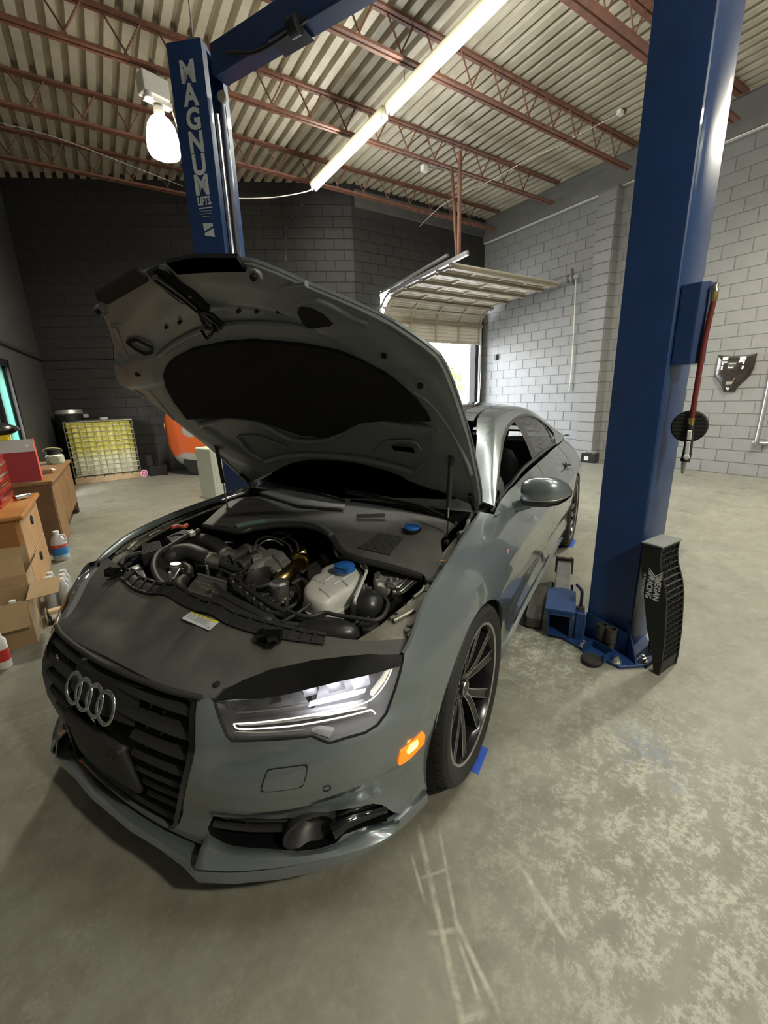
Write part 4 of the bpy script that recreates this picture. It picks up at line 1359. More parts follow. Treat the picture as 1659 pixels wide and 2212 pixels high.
for sg in (1, -1):
    m_ = sg < 0
    fe = panel('front_fender', body, f_out, (), 'car_paint', step=.022, mirror=m_, thick=.004)
    # bright inward flange along the hood gap
    fl = [body(*p) for p in F_TOP[1:]]
    rows = [fl, [p + np.array([0, -.010, .0015]) for p in fl], [p + np.array([0, -.016, -.006]) for p in fl], [p + np.array([0, -.018, -.03]) for p in fl]]
    half(MB().grid(rows), sg).build('fender_flange', MATS['car_paint'], fe, smooth=.8)
    d1 = panel('front_door', body, fd_out, (), 'car_paint', step=.035, mirror=m_, thick=.004)
    d2 = panel('rear_door', body, rd_out, (), 'car_paint', step=.035, mirror=m_, thick=.004)
    panel('rear_quarter', body, q_out, (), 'car_paint', step=.04, mirror=m_, thick=.004)
    sl = [(S_X(-.42), .198), (S_X(-.9), .198), (S_X(-1.7), .198), (S_X(-2.5), .198), (S_X(-2.5), .135), (S_X(-1.7), .135), (S_X(-.9), .135), (S_X(-.42), .145)]
    panel('side_skirt', off_body(.012), sl, (), 'car_paint', step=.05, mirror=m_, thick=.006)
    # emblem on the fender
    a, z = ts([(1096, 1193)])[0]
    half(MB().bar(body(a - .02, z - .004, .002), body(a + .02, z + .004, .002), .012, .004, (0, 1, 0)), sg).build('side_badge', M('badge_red', (.35, .16, .15), .3, metal=.5), fe)
    half(MB().tube(spline([body(S_X(x), z, .012) for x, z in ((-.55, .905), (-.62, .905))], 2), .004, 5), sg).build('cowl_corner', MATS['car_paint'], fe)
    for dr, hx in ((d1, -1.52), (d2, -2.46)):
        hz = .842
        pts = [body(S_X(hx + dx), hz + dz, o) for dx, dz, o in ((.10, .0, .004), (.07, .002, .035), (0, .004, .042), (-.08, .006, .038), (-.11, .006, .004))]
        half(MB().tube(spline(pts, 4), [.010] * 17, 8), sg).build('door_handle', MATS['car_paint'], dr, smooth=1)
        half(MB().lathe([(.05, 0), (.03, -.004), (.0, -.005)], o=body(S_X(hx), hz, .002), ax=(0, 1, .2), n=16), sg).build('handle_cup', MATS['gap'], dr)

# ---- glasshouse: G(x, w) runs from the belt (w=0) over the rail (w=.45) to the roof's middle (w=.9)
RAIL = [(-.50, .800, .925), (-.57, .790, .955), (-.75, .745, 1.06), (-1.0, .675, 1.20), (-1.25, .615, 1.300), (-1.5, .59, 1.342), (-1.9, .575, 1.362), (-2.3, .575, 1.342), (-2.7, .59, 1.272), (-3.0, .62, 1.185), (-3.25, .67, 1.085), (-3.6, .70, 1.00), (-3.95, .66, .97)]
CEN = [(-.30, .925), (-.36, .955), (-.50, 1.02), (-.57, 1.055), (-.75, 1.14), (-1.0, 1.255), (-1.25, 1.345), (-1.5, 1.385), (-1.9, 1.405), (-2.3, 1.39), (-2.7, 1.335), (-3.1, 1.24), (-3.5, 1.12), (-3.9, 1.02), (-4.0, 1.0)]
_rl = np.array(spline(RAIL, 8)); _cn = np.array(spline(CEN, 8))
def _ri(x): return np.array([np.interp(-x, -_rl[:, 0], _rl[:, 1]), np.interp(-x, -_rl[:, 0], _rl[:, 2])])
def _ci(x): return float(np.interp(-x, -_cn[:, 0], _cn[:, 1]))
def _bi(x):
    zb = belt_z(x) if x > -2.6 else np.interp(-x, [2.6, 3.2, 4.0], [1.0, 1.005, .96])
    p = body(S_X(max(x, -3.6)), min(zb, .999))
    return np.array([p[1] - .006, zb - .004])
def _g0(x, w):
    b, r, c = _bi(x), _ri(x), _ci(x)
    if w < .45:
        f = max(w, 0) / .45
        q = b * (1 - f) + r * f
        q = q + np.array([.022, .008]) * math.sin(PI * f)
    else:
        f = min(1, (w - .45) / .45)
        q = np.array([r[0] * (1 - f), r[1] + (c - r[1]) * (1 - (1 - f) ** 2.3)])
    return q
def green(x, w, off=0.0):
    q = (_g0(x, w - .03) + 2 * _g0(x, w) + _g0(x, w + .03)) / 4 if .06 < w < .84 else _g0(x, w)
    if off:
        e = .01
        a, b = _g0(x, max(0, w - e)), _g0(x, min(.9, w + e))
        n = np.array([b[1] - a[1], -(b[0] - a[0])]); n /= np.linalg.norm(n) + 1e-9
        q = q + n * off
    return np.array([x, q[0], q[1]])
def off_green(o): return lambda x, w, k=0.0: green(x, w, o + k)
tg = tracer(green, (-3.3, -.52), (.0, .47), 120, 40)
DLO_UP = tg([(1069, 1086), (1073, 1045), (1077, 1003), (1083, 958), (1090, 932), (1099, 914), (1110, 903), (1124, 896), (1139, 894), (1162, 903), (1182, 919), (1196, 936), (1200, 954)])
DLO_LO = [(DLO_UP[-1][0] + .05, .03)] + [(x, .03) for x in (-2.5, -2.0, -1.5, -1.1, -.8)] + [(-.66, .025)]
DLO = DLO_UP + DLO_LO
glass('side_glass', (.55, .60, .60), .75, .02, .35)
glass('wind_glass', (.75, .82, .80), 2.2, .02, .6)
M('dlo_black', (.008, .008, .008), .3, coat=.3)
rail_out = [(-.57, .02)] + [(-.59, .03)] + DLO_UP + [(DLO_UP[-1][0] - .02, .02), (-3.35, .02), (-3.6, .2), (-3.45, .40), (-3.2, .505), (-2.9, .535), (-2.5, .54), (-2.0, .54), (-1.5, .54), (-1.22, .53), (-1.0, .51), (-.8, .505), (-.62, .50), (-.57, .47)]
def inset_poly(poly, d):
    c = np.mean(poly, 0)
    k = len(poly); out = []
    for i in range(k):
        p, a, b = np.array(poly[i]), np.array(poly[i - 1]), np.array(poly[(i + 1) % k])
        t = b - a; n = np.array([-t[1], t[0]]); n /= np.linalg.norm(n) + 1e-9
        if n @ (c - p) < 0: n = -n
        out.append(tuple(p + n * d))
    return out
DLO_IN = inset_poly(DLO, .022)
def split_x(poly, x0, x1):
    """part of the opening between two stations"""
    P = np.array(resample(poly, .02))
    up = P[P[:, 1] > .06]; k = (up[:, 0] <= x0) & (up[:, 0] >= x1)
    u = up[k]; u = u[np.argsort(-u[:, 0])]
    return [(x0, .055)] + [tuple(p) for p in u] + [(x1, .055)]
for sg in (1, -1):
    m_ = sg < 0
    rr = panel('roof_rail', green, rail_out, (), 'car_paint', step=.04, mirror=m_, thick=.004)
    wf = panel('window_frame', off_green(.003), DLO, [DLO_IN], 'dlo_black', step=.03, mirror=m_, thick=.006)
    panel('pillar_trim', off_green(.001), split_x(DLO_IN, -1.60, -1.76), (), 'dlo_black', wf, step=.04, mirror=m_)
    panel('pillar_trim', off_green(.001), split_x(DLO_IN, -2.50, -2.54), (), 'dlo_black', wf, step=.04, mirror=m_)
    panel('rear_window', off_green(-.004), split_x(DLO_IN, -1.76, DLO_IN[-8][0] - .0 if False else -3.02), (), 'side_glass', step=.05, mirror=m_)
    panel('quarter_trim', off_green(.006), split_x(DLO_IN, -.68, -.80), (), 'trim_black', wf, step=.04, mirror=m_)
    if sg < 0:
        panel('front_window', off_green(-.004), split_x(DLO_IN, -.80, -1.60), (), 'side_glass', step=.05, mirror=True)
ws = [(-.36, .9), (-.40, .75), (-.48, .60), (-.53, .54), (-.62, .515), (-.8, .52), (-1.0, .525), (-1.2, .545), (-1.235, .70), (-1.25, .9)]
panel('windshield', off_green(-.002), ws, (), 'wind_glass', step=.05, both=True)
roof = [(-1.255, .9), (-1.24, .70), (-1.20, .545), (-1.5, .545), (-2.0, .545), (-2.5, .545), (-2.9, .54), (-2.98, .7), (-3.0, .9)]
rf = panel('roof', green, roof, (), 'car_paint', step=.05, both=True, thick=.004)
panel('glass_roof', off_green(.002), [(-1.42, .9), (-1.41, .62), (-2.1, .62), (-2.1, .9)], (), M('roof_glass', (.01, .011, .012), .05, coat=.5), rf, step=.05, both=True)
panel('rear_screen', green, [(-3.0, .9), (-2.98, .7), (-2.9, .545), (-3.2, .51), (-3.45, .45), (-3.78, .5), (-3.8, .9)], (), 'side_glass', step=.06, both=True)
panel('tail_lid', green, [(-3.8, .9), (-3.78, .5), (-3.5, .38), (-3.62, .2), (-3.98, .1), (-3.99, .9)], (), 'car_paint', step=.06, both=True)

# ---- door mirrors
def mirror(sg):
    mr = thing('door_mirror', '', ''); del mr['label']; del mr['category']; mr.parent = CAR
    if sg > 0: mr['label'] = 'gray door mirror with a black lower edge'
    # loft of rounded sections across the housing, from the inboard end to the tip
    c0 = np.array([-.84, .885, .962])
    secs = [(0.0, .030, .052, .000, .0), (.02, .055, .070, .004, .0), (.07, .075, .080, .010, .005), (.13, .078, .080, .014, .010), (.18, .066, .068, .014, .018), (.215, .042, .044, .010, .028), (.235, .012, .014, .004, .036)]
    def sect(dy, hx, hz, up, bk, lo, hi, n=20):
        r_ = []
        for k in range(n + 1):
            a = lo + (hi - lo) * k / n
            ca, sa = math.cos(a), math.sin(a)
            r_.append(c0 + np.array([hx * np.sign(ca) * abs(ca) ** .8 - bk - .02 * (dy > .2), dy, up + hz * np.sign(sa) * abs(sa) ** .85]))
        return r_
    th = math.radians(-22)
    up_, lo_ = [], []
    for s_ in secs:
        up_.append(sect(*s_, th, PI - th * .4)); lo_.append(sect(*s_, PI - th * .4, 2 * PI + th))
    half(MB().grid(up_), sg).build('housing', MATS['car_paint'], mr, smooth=1.0)
    half(MB().grid(lo_), sg).build('lower_shell', MATS['gloss_black'], mr, smooth=1.0)
    half(MB().tube([u[0] + np.array([.001, 0, 0]) for u in up_[1:-1]], .003, 6), sg).build('bright_line', M('mirror_line', (.6, .6, .58), .2, metal=.8), mr, smooth=1)
    P = [c0 + np.array([-.02, .05, -.045]), c0 + np.array([-.015, .0, -.07]), c0 + np.array([-.005, -.045, -.085]), c0 + np.array([0, -.085, -.088])]
    half(MB().tube(spline(P, 4), [.034, .034, .034, .033, .032, .031, .031, .031, .031, .032, .033, .034, .036], 12), sg).build('arm', MATS['car_paint'], mr, smooth=1)
    half(MB().tube([P[2] + np.array([0, .0, -.004]), P[3] + np.array([0, .01, -.004])], .0345, 12), sg).build('base', MATS['trim_black'], mr, smooth=1)
mirror(1); mirror(-1)

# ---- inside
inn = thing('cabin', '', ''); del inn['label']; del inn['category']; inn.parent = CAR
MB().box((-2.0, 0, .30), (3.0, 1.6, .04)).build('cabin_floor', MATS['under_black'], inn)
MB().box((-.50, 0, .58), (.04, 1.56, .70)).build('firewall', MATS['under_black'], inn)
MB().grid([[(-.50, y, .93 - .05 * (y / .78) ** 2) for y in np.linspace(-.78, .78, 9)], [(-.75, y, .975) for y in np.linspace(-.78, .78, 9)], [(-1.05, y, .965) for y in np.linspace(-.72, .72, 9)], [(-1.12, y, .80) for y in np.linspace(-.72, .72, 9)], [(-1.05, y, .5) for y in np.linspace(-.72, .72, 9)]]).build('dashboard', MATS['seat_black'], inn, smooth=.8)
for y in (-.38, .38):
    st = thing('front_seat', '', ''); del st['label']; del st['category']; st.parent = CAR
    def loft(rows, nm): MB().grid(rows, closed=True).build(nm, MATS['seat_black'], st, smooth=1.1)
    def ringy(cx0, cz0, wy, wx, tilt=.3, n=18):
        return [(cx0 + wx * math.cos(a) * .5, y + wy * np.sign(math.sin(a)) * abs(math.sin(a)) ** .7, cz0 + .1 * wx * math.cos(a)) for a in np.linspace(0, 2 * PI, n + 1)[:-1]]
    loft([ringy(-1.72 - .28 * f, .50 + .56 * f, w, d) for f, w, d in ((0, .20, .18), (.1, .26, .22), (.5, .26, .20), (.8, .23, .17), (.95, .17, .13), (1.0, .06, .06))], 'backrest')
    loft([ringy(-2.0 - .04 * f, 1.06 + .19 * f, w, d) for f, w, d in ((0, .06, .05), (.1, .12, .10), (.6, .13, .11), (.9, .11, .09), (1, .03, .03))], 'headrest')
    MB().box((-1.5, y, .46), (.52, .5, .16)).build('cushion', MATS['seat_black'], st, bevel=.05, bseg=3)
MB().tube([(-1.18 + .06 * math.sin(a), .38 + .18 * math.cos(a), .93 + .17 * math.sin(a)) for a in np.linspace(0, 2 * PI, 25)[:-1]], .016, 8, closed=True).build('steering_wheel', MATS['seat_black'], inn, smooth=1)
MB().box((-2.75, 0, .72), (.2, 1.3, .6)).build('rear_seat', MATS['seat_black'], inn, bevel=.05, bseg=2)
# underside, so the floor below the car lies in shade
un = MB().box((-1.78, 0, .19), (4.4, 1.5, .04)).box((.45, 0, .25), (.5, .9, .03)).build('underbody', MATS['under_black'], CAR)
for cx0 in (0, RWX):
    for sg in (1, -1):
        rows = [[(cx0 + .378 * math.cos(a), sg * y, .345 + .378 * math.sin(a)) for a in np.linspace(-.45, PI + .45, 21)] for y in (.52, .915)]
        MB().grid(rows).build('wheel_liner', MATS['under_black'], CAR, smooth=1)
        MB().add([(cx0 + .378 * math.cos(a), sg * .52, .345 + .378 * math.sin(a)) for a in np.linspace(-.45, PI + .45, 21)], [tuple(range(21))]).build('wheel_liner', MATS['under_black'], CAR)

# ---- wheels
M('tyre', (.017, .016, .015), .62, bump=.2, bscale=70)
M('rim_black', (.010, .010, .011), .22, coat=.4)
M('rim_silver', (.60, .60, .58), .28, metal=.95)
M('disc', (.20, .19, .18), .4, metal=.8)
def make_wheel():
    w = thing('wheel', '', ''); del w['label']; del w['category']
    R0 = .347
    P = [(.258, .108), (.275, .122), (.300, .131), (.322, .130), (.337, .119), (.344, .103), (R0, .085)]
    g = []
    for h in (.07, .024, -.024, -.07):
        g += [(R0, h + .007), (R0 - .008, h + .004), (R0 - .008, h - .004), (R0, h - .007)]
    prof = P + g + [(r_, -h) for r_, h in reversed(P)]
    ty = MB().lathe(prof, ax=(0, 1, 0), n=72, cap=False).build('tyre', MATS['tyre'], w, smooth=.5)
    # cross sipes on the shoulder
    sp = MB()
    for k in range(60):
        a = 2 * PI * k / 60
        c, s = math.cos(a), math.sin(a)
        sp.bar((c * (R0 + .0005), .078, s * (R0 + .0005)), (c * (R0 - .006), .112, s * (R0 - .006)), .003, .003, (c, 0, s))
    o = sp.build('tread_sipes', MATS['gap'], w); o['kind'] = 'stuff'
    rim = MB().lathe([(.262, .110), (.270, .117), (.268, .121), (.258, .118), (.250, .104), (.245, .085), (.242, -.09), (.26, -.11)], ax=(0, 1, 0), n=72, cap=False).build('rim', MATS['rim_black'], w, smooth=.6)
    MB().lathe([(.2595, .1185), (.2675, .1222), (.2715, .1185)], ax=(0, 1, 0), n=72, cap=False).build('rim_edge', MATS['rim_silver'], w, smooth=.8)
    MB().lathe([(0, .079), (.028, .079), (.032, .075), (.034, .066), (.07, .060), (.075, .045), (.075, .0)], ax=(0, 1, 0), n=40).build('hub', MATS['rim_black'], w, smooth=.5)
    MB().lathe([(.0275, .0795), (.0305, .0805), (.0320, .0765)], ax=(0, 1, 0), n=30, cap=False).build('hub_ring', MATS['rim_silver'], w, smooth=.6)
    for k in range(5):
        a = 2 * PI * k / 5 + .3
        MB().cyl((.052 * math.cos(a + .63), .055, .052 * math.sin(a + .63)), (.052 * math.cos(a + .63), .064, .052 * math.sin(a + .63)), .009, 8).build('lug_bolt', MATS['rim_black'], w)
        for sg in (-1, 1):
            # one arm of a double spoke: polar path (radius, angle, height, half width)
            path = [(.040, .10, .060, .012), (.080, .14, .074, .015), (.12, .19, .085, .0175), (.165, .235, .093, .019), (.21, .262, .100, .0195), (.254, .275, .107, .021)]
            L, Rr, Lb, Rb = [], [], [], []
            cs = []
            for r_, da, h, hw in spline(path, 4):
                t = a + sg * da
                cs.append((Vector((r_ * math.cos(t), h, r_ * math.sin(t))), hw))
            for i, (p, hw) in enumerate(cs):
                d = (cs[min(i + 1, len(cs) - 1)][0] - cs[max(i - 1, 0)][0]).normalized()
                n = Vector((d.z, 0, -d.x)).normalized()
                L.append(p + n * hw); Rr.append(p - n * hw)
                Lb.append(p + n * hw * 1.25 - Vector((0, .045, 0))); Rb.append(p - n * hw * 1.25 - Vector((0, .045, 0)))
            rows = [Lb, L, Rr, Rb]
            sp_ = MB().grid([list(q) for q in zip(*rows)]).build('spoke', MATS['rim_black'], w, smooth=.4)
            for E_, nsg in ((L, -1), (Rr, 1)):
                o_ = L if E_ is Rr else Rr
                inn_ = [e + (q - e).normalized() * .0042 for e, q in zip(E_, o_)]
                up = Vector((0, .0012, 0))
                MB().grid([[e + up for e in E_], [e + up for e in inn_]]).build('machined_edge', MATS['rim_silver'], w)
    MB().lathe([(.07, -.02), (.185, -.02), (.185, -.045), (.07, -.045)], ax=(0, 1, 0), n=40).build('brake_disc', MATS['disc'], w, smooth=.5)
    MB().lathe([(.12, -.01), (.20, -.01), (.205, -.02), (.205, -.06), (.12, -.06)], ax=(0, 1, 0), n=14, arc=1.1, cap=False).build('brake_caliper', MATS['rim_black'], w, smooth=.5)
    return w
W0 = make_wheel()
W0.parent = CAR
for i, (x, y) in enumerate(((0, .812), (0, -.812), (RWX, .822), (RWX, -.822))):
    wv = W0 if i == 0 else copy_tree(W0, CAR)
    wv.location = (x, y, .347)
    wv.rotation_euler = (0, .35 * i, PI if y < 0 else 0)
# ================================================================== CAR: raised hood
HXH, HZH, HPH = -.52, .90, math.radians(53.8)
_hx = [-.60, -.52, -.25, 0, .25, .45, .60, .75, .84, .90]
_hc = [.995, .99, .968, .938, .893, .850, .815, .760, .708, .66]
_hk = [.07, .07, .062, .06, .066, .09, .095, .16, .20, .22]
_hcx = np.array(spline(list(zip(_hx, _hc)), 6)); _hkx = np.array(spline(list(zip(_hx, _hk)), 6))
def hood_z(x, y):
    return float(np.interp(x, _hcx[:, 0], _hcx[:, 1]) - np.interp(x, _hkx[:, 0], _hkx[:, 1]) * (abs(y) / .83) ** 2.2)
def hood(x, y, off=0.0):
    """point of the raised hood that lies at (x, y) when it is shut; off < 0 goes towards the engine"""
    dx, dz = x - HXH, hood_z(x, y) + off - HZH
    c, s = math.cos(HPH), math.sin(HPH)
    return np.array([HXH + dx * c - dz * s, y, HZH + dx * s + dz * c])
def off_hood(o): return lambda x, y, k=0.0: hood(x, y, o + k)
H_L = [(-.248, 0), (-.256, .16), (-.285, .30), (-.33, .42), (-.39, .58), (-.43, .68), (-.455, .75), (-.445, .785), (-.35, .80), (-.2, .812), (0, .826), (.25, .838), (.38, .846), (.43, .842), (.47, .815), (.505, .778), (.545, .733), (.605, .649), (.67, .564), (.72, .5), (.76, .455), (.80, .40), (.825, .30), (.84, .15), (.845, 0)]
M('hood_inner', (.24, .255, .265), .42, metal=.3, coat=.3)
M('liner', (.006, .006, .006), .9, bump=.6, bscale=120)
def hood_panel(name, off, poly, mat, parent, step=.04, thick=0.0, both=False, holes=()):
    c, s = math.cos(HPH), math.sin(HPH)
    n = (-s, 0, c) if off > -.01 else (s, 0, -c)
    return panel(name, off_hood(off), poly, holes, mat, parent, step, thick, both, up=n)
HO = hood_panel('hood', 0.0, H_L, 'car_paint', CAR, .04, .003, True)
HO['label'] = 'raised gray hood with a dark lined underside'
H_in = [(x - .012 if x > .4 else (x + .012 if x < -.2 else x), max(0, y - .014) if y > 0 else 0) for x, y in H_L]
th_ = tracer(lambda x, y: hood(x, y, -.03), (-.60, .90), (-.86, .86), 90, 100)
# hem round the edge
H_all = H_L + [(x, -y) for x, y in reversed(H_L[1:-1])]
MB().grid([[hood(x, y, .0) for x, y in H_all], [hood(x * .985, y * .985, -.020) for x, y in H_all], [hood(x * .965 + (.0), y * .96, -.024) for x, y in H_all]], closed=True).build('hem', MATS['hood_inner'], HO, smooth=.7)
def relief(x, y):
    """pressed shape of the inner panel: a sunken field between frame members"""
    e = 0.0
    r_ = math.hypot((x - .12) / .52, y / .62)
    e += .016 * float(sstep(r_, 1.02, 1.12)) * (1 - float(sstep(r_, 1.25, 1.40)))
    e += .012 * float(sstep(x, .36, .40)) * (1 - float(sstep(x, .52, .56)))
    e += 0.0
    return e
inner = panel('inner_panel', lambda x, y, k=0.0: hood(x, y, -.020 - relief(x, y) + k), H_in, (), 'hood_inner', HO, .022, 0, True, up=(math.sin(HPH), 0, -math.cos(HPH)))
def hp(px): return th_(px)
LINER = hp([(357, 806), (362, 790), (379, 772), (419, 752), (494, 737), (551, 733), (654, 741), (728, 755), (797, 781), (854, 818), (900, 858), (923, 887), (932, 905), (880, 906), (826, 905), (780, 910), (751, 927), (711, 941), (654, 937), (608, 921), (562, 905), (494, 898), (408, 903), (379, 864), (362, 832)])
hood_panel('sound_liner', -.046, LINER, 'liner', HO, .05, .008)
def bead(name, px, r, off=-.030, mat='hood_inner', close=False):
    pts = [hood(x, y, off) for x, y in hp(px)]
    pts = spline(pts, 4, closed=close)
    return MB().tube(pts, r, 8, closed=close).build(name, MATS[mat], HO, smooth=1.2)
bead('pressed_rib', [(433, 917), (480, 908), (515, 905), (564, 917), (609, 941), (646, 953), (708, 950), (737, 933), (773, 913), (814, 909), (872, 919), (950, 927)], .016, -.030)
bead('pressed_rib', [(575, 998), (609, 987), (667, 983), (720, 985), (790, 993), (851, 1007), (892, 1019)], .018, -.030)
bead('pressed_rib', [(515, 945), (535, 975), (560, 992), (577, 998)], .012, -.026)
bead('pressed_rib', [(892, 1019), (905, 1012), (912, 1000)], .012, -.026)
bead('pocket_edge', [(515, 943), (555, 943), (590, 955), (620, 968)], .006, -.026)
bead('pocket_edge', [(806, 982), (830, 957), (850, 954), (892, 954), (910, 972)], .006, -.026)
bead('pressed_rib', [(915, 953), (950, 962), (975, 985), (985, 998)], .006, -.026)
bead('pressed_rib', [(930, 978), (948, 992), (960, 1005)], .007, -.026)
bead('pressed_rib', [(895, 845), (930, 870), (958, 905), (985, 950), (1010, 1005), (1015, 1025)], .012, -.028)
bead('pressed_rib', [(860, 808), (885, 820), (905, 842)], .008, -.028)
bead('pressed_rib', [(640, 655), (680, 648), (715, 660), (760, 685), (795, 700)], .014, -.026)
bead('pressed_rib', [(245, 705), (262, 745), (285, 790), (330, 850), (375, 905)], .012, -.026)
bead('pressed_rib', [(360, 830), (368, 862), (400, 905), (418, 925)], .007, -.030)
bead('pressed_rib', [(240, 705), (300, 690), (345, 680), (390, 660)], .009, -.024)
bead('pressed_rib', [(470, 640), (560, 628), (620, 620), (660, 615)], .008, -.024)
bead('pressed_rib', [(290, 770), (330, 772), (390, 735), (450, 710), (540, 700), (640, 708), (700, 722), (745, 735)], .012, -.026)
for px in ([(208, 634), (290, 585), (302, 585), (322, 607), (236, 657), (211, 648)], [(360, 568), (415, 556), (513, 556), (533, 586), (386, 592)],):
    hood_panel('recess', -.034, hp(px), 'under_black', HO, .05, .004)
hood_panel('intake_vent', -.038, hp([(645, 672), (650, 660), (672, 662), (700, 676), (722, 698), (705, 707), (668, 706), (655, 695)]), 'under_black', HO, .05, .006)
# safety catch in its slot
slot = hood_panel('catch_slot', -.036, hp([(319, 589), (345, 578), (360, 583), (392, 606), (429, 629), (456, 660), (452, 676), (429, 664), (392, 653), (360, 628)]), 'under_black', HO, .05, .004)
MB().tube([hood(x, y, -.055) for x, y in hp([(345, 590), (400, 630), (440, 665), (470, 690), (490, 700)])], [.016, .014, .012, .014, .008], 8).build('safety_catch', MATS['gloss_black'], HO, smooth=1)
MB().tube([hood(x, y, -.075) for x, y in hp([(452, 700), (462, 718), (474, 705), (478, 690)])], .006, 6).build('catch_hook', MATS['gloss_black'], HO, smooth=1)
MB().tube([hood(x, y, -.06) for x, y in hp([(440, 660), (470, 670), (492, 690), (480, 704), (455, 698), (440, 660)])], .008, 6).build('catch_plate', MATS['gloss_black'], HO, smooth=1)
MB().tube([hood(x, y, -.045) for x, y in hp([(280, 735), (300, 730), (335, 748), (333, 757), (318, 761), (298, 750), (280, 735)])], .007, 6).build('hood_bracket', MATS['gloss_black'], HO, smooth=1)
for u, v in ((835, 760), (912, 826), (303, 803), (556, 592), (220, 668)):
    (x, y), = hp([(u, v)])
    p, q = hood(x, y, -.026), hood(x, y, -.045)
    MB().cyl(p, q, .020, 14).build('buffer_seat', MATS['hood_inner'], HO, smooth=.7)
    MB().cyl(q, hood(x, y, -.055), .010, 10).build('buffer', MATS['under_black'], HO, smooth=.7)
for u, v in ((515, 672), (555, 672), (602, 672), (360, 706), (388, 696)):
    (x, y), = hp([(u, v)])
    MB().cyl(hood(x, y, -.02), hood(x, y, -.038), .006, 8).build('clip', MATS['under_black'], HO)
hood_panel('info_label', -.034, hp([(846, 961), (893, 966), (897, 977), (852, 972)]), 'under_black', HO, .05)
# gas struts and hinges
def strut(a, b, f=.55):
    a, b = np.array(a), np.array(b)
    m = a * (1 - f) + b * f
    s = MB().cyl(m, b, .011, 12).build('gas_strut', MATS['hose_black'], CAR, smooth=.8)
    MB().cyl(a, m, .0045, 8).build('strut_rod', M('strut_rod', (.8, .78, .74), .15, metal=1), s, smooth=.8)
    for p in (a, b): MB().lathe([(0, -.014), (.012, -.008), (.012, .008), (0, .014)], o=tuple(p), ax=(0, 1, 0), n=12).build('strut_ball', MATS['trim_black'], s, smooth=.8)
strut((-.26, .70, .845), hood(-.10, .72, -.03), .42)
strut((-.26, -.70, .845), hood(-.10, -.72, -.03), .42)
for sg in (1, -1):
    h = MB().bar((-.40, sg * .74, .86), (-.53, sg * .745, .93), .016, .05).bar((-.53, sg * .745, .93), hood(-.36, sg * .745, -.02), .016, .045).build('hood_hinge', MATS['trim_black'], CAR)
# ================================================================== CAR: engine bay
BAY = thing('engine_bay', '', ''); del BAY['label']; del BAY['category']; BAY.parent = CAR
def baysurf(d): return lambda x, y, k=0.0: np.array([x, y, hood_z(x, y) - d + k])
tq = tracer(baysurf(.04), (-.62, .95), (-.88, .88), 100, 110)
def ez(u, v, z): return chit(u, v, 2, z)
def etube(name, px, z, r, mat='hose_black', n=8, parent=None, sm=5):
    zs_ = z if hasattr(z, '__len__') else [z] * len(px)
    pts = spline([ez(u, v, q) for (u, v), q in zip(px, zs_)], sm)
    if hasattr(r, '__len__'):
        r = list(np.interp(np.linspace(0, 1, len(pts)), np.linspace(0, 1, len(r)), r))
    return MB().tube(pts, r, n).build(name, MATS[mat], parent or BAY, smooth=1.2)
def bay_panel(name, d, px, mat, step=.04, thick=.004, mirror=False, both=False, poly=None):
    poly = poly or tq(px)
    return panel(name, baysurf(d), poly, (), mat, BAY, step, thick, mirror=mirror, up=(0, 0, 1))
def lathe_at(name, u, v, z, prof, mat, ax=(0, 0, 1), n=24):
    return MB().lathe(prof, o=tuple(ez(u, v, z)), ax=ax, n=n).build(name, MATS[mat], BAY, smooth=.6)
def slab(name, px, z, h, mat, bev=.004):
    return MB().prism([tuple(ez(u, v, z)) for u, v in px], (0, 0, -h)).build(name, MATS[mat], BAY, bevel=bev, bseg=2, smooth=.6)

# tub that closes the bay below
mb = MB().box((.08, 0, .46), (1.1, 1.36, .03)).box((.60, 0, .56), (.03, 1.3, .22))
for sg in (1, -1): mb.box((-.04, sg * .68, .58), (.86, .02, .22))
mb.build('bay_tub', MATS['under_black'], BAY)

# long cover over the radiator, right behind the grille
_cr = tq([(481, 1495), (526, 1471), (588, 1447), (673, 1429), (754, 1419), (800, 1415), (872, 1415), (880, 1398)])
COVER = [(.838, 0), (.832, .15), (.815, .30), (.79, .405), (.772, .44)] + _cr + tq([(894, 1380), (860, 1382), (800, 1386), (741, 1381), (697, 1374), (644, 1369), (603, 1359), (538, 1342), (453, 1312), (368, 1273), (307, 1258), (276, 1238)]) + \
    [(x, -y) for x, y in reversed(_cr)] + [(.772, -.44), (.79, -.405), (.815, -.30), (.832, -.15)]
def cover_relief(x, y, k=0.0):
    z = hood_z(x, y) - .038 + .022 * float(sstep(x, .70, .80))
    for y0, w in ((-.32, .05), (-.02, .06), (.235, .045)):
        yy = y - y0 - .25 * (x - .7)
        z += .012 * math.exp(-(yy / w) ** 4) * (1 - float(sstep(x, .70, .78)))
    return np.array([x, y, z + k])
panel('radiator_cover', cover_relief, COVER, (), 'cover_black', BAY, .022, .005, up=(0, 0, 1))
# front seal along the cover
MB().tube(spline([cover_relief(*p, .004) for p in ((.79, -.41), (.815, -.30), (.832, -.15), (.838, 0), (.832, .15), (.815, .30), (.79, .41))], 5), .009, 8).build('front_seal', MATS['hose_black'], BAY, smooth=1)
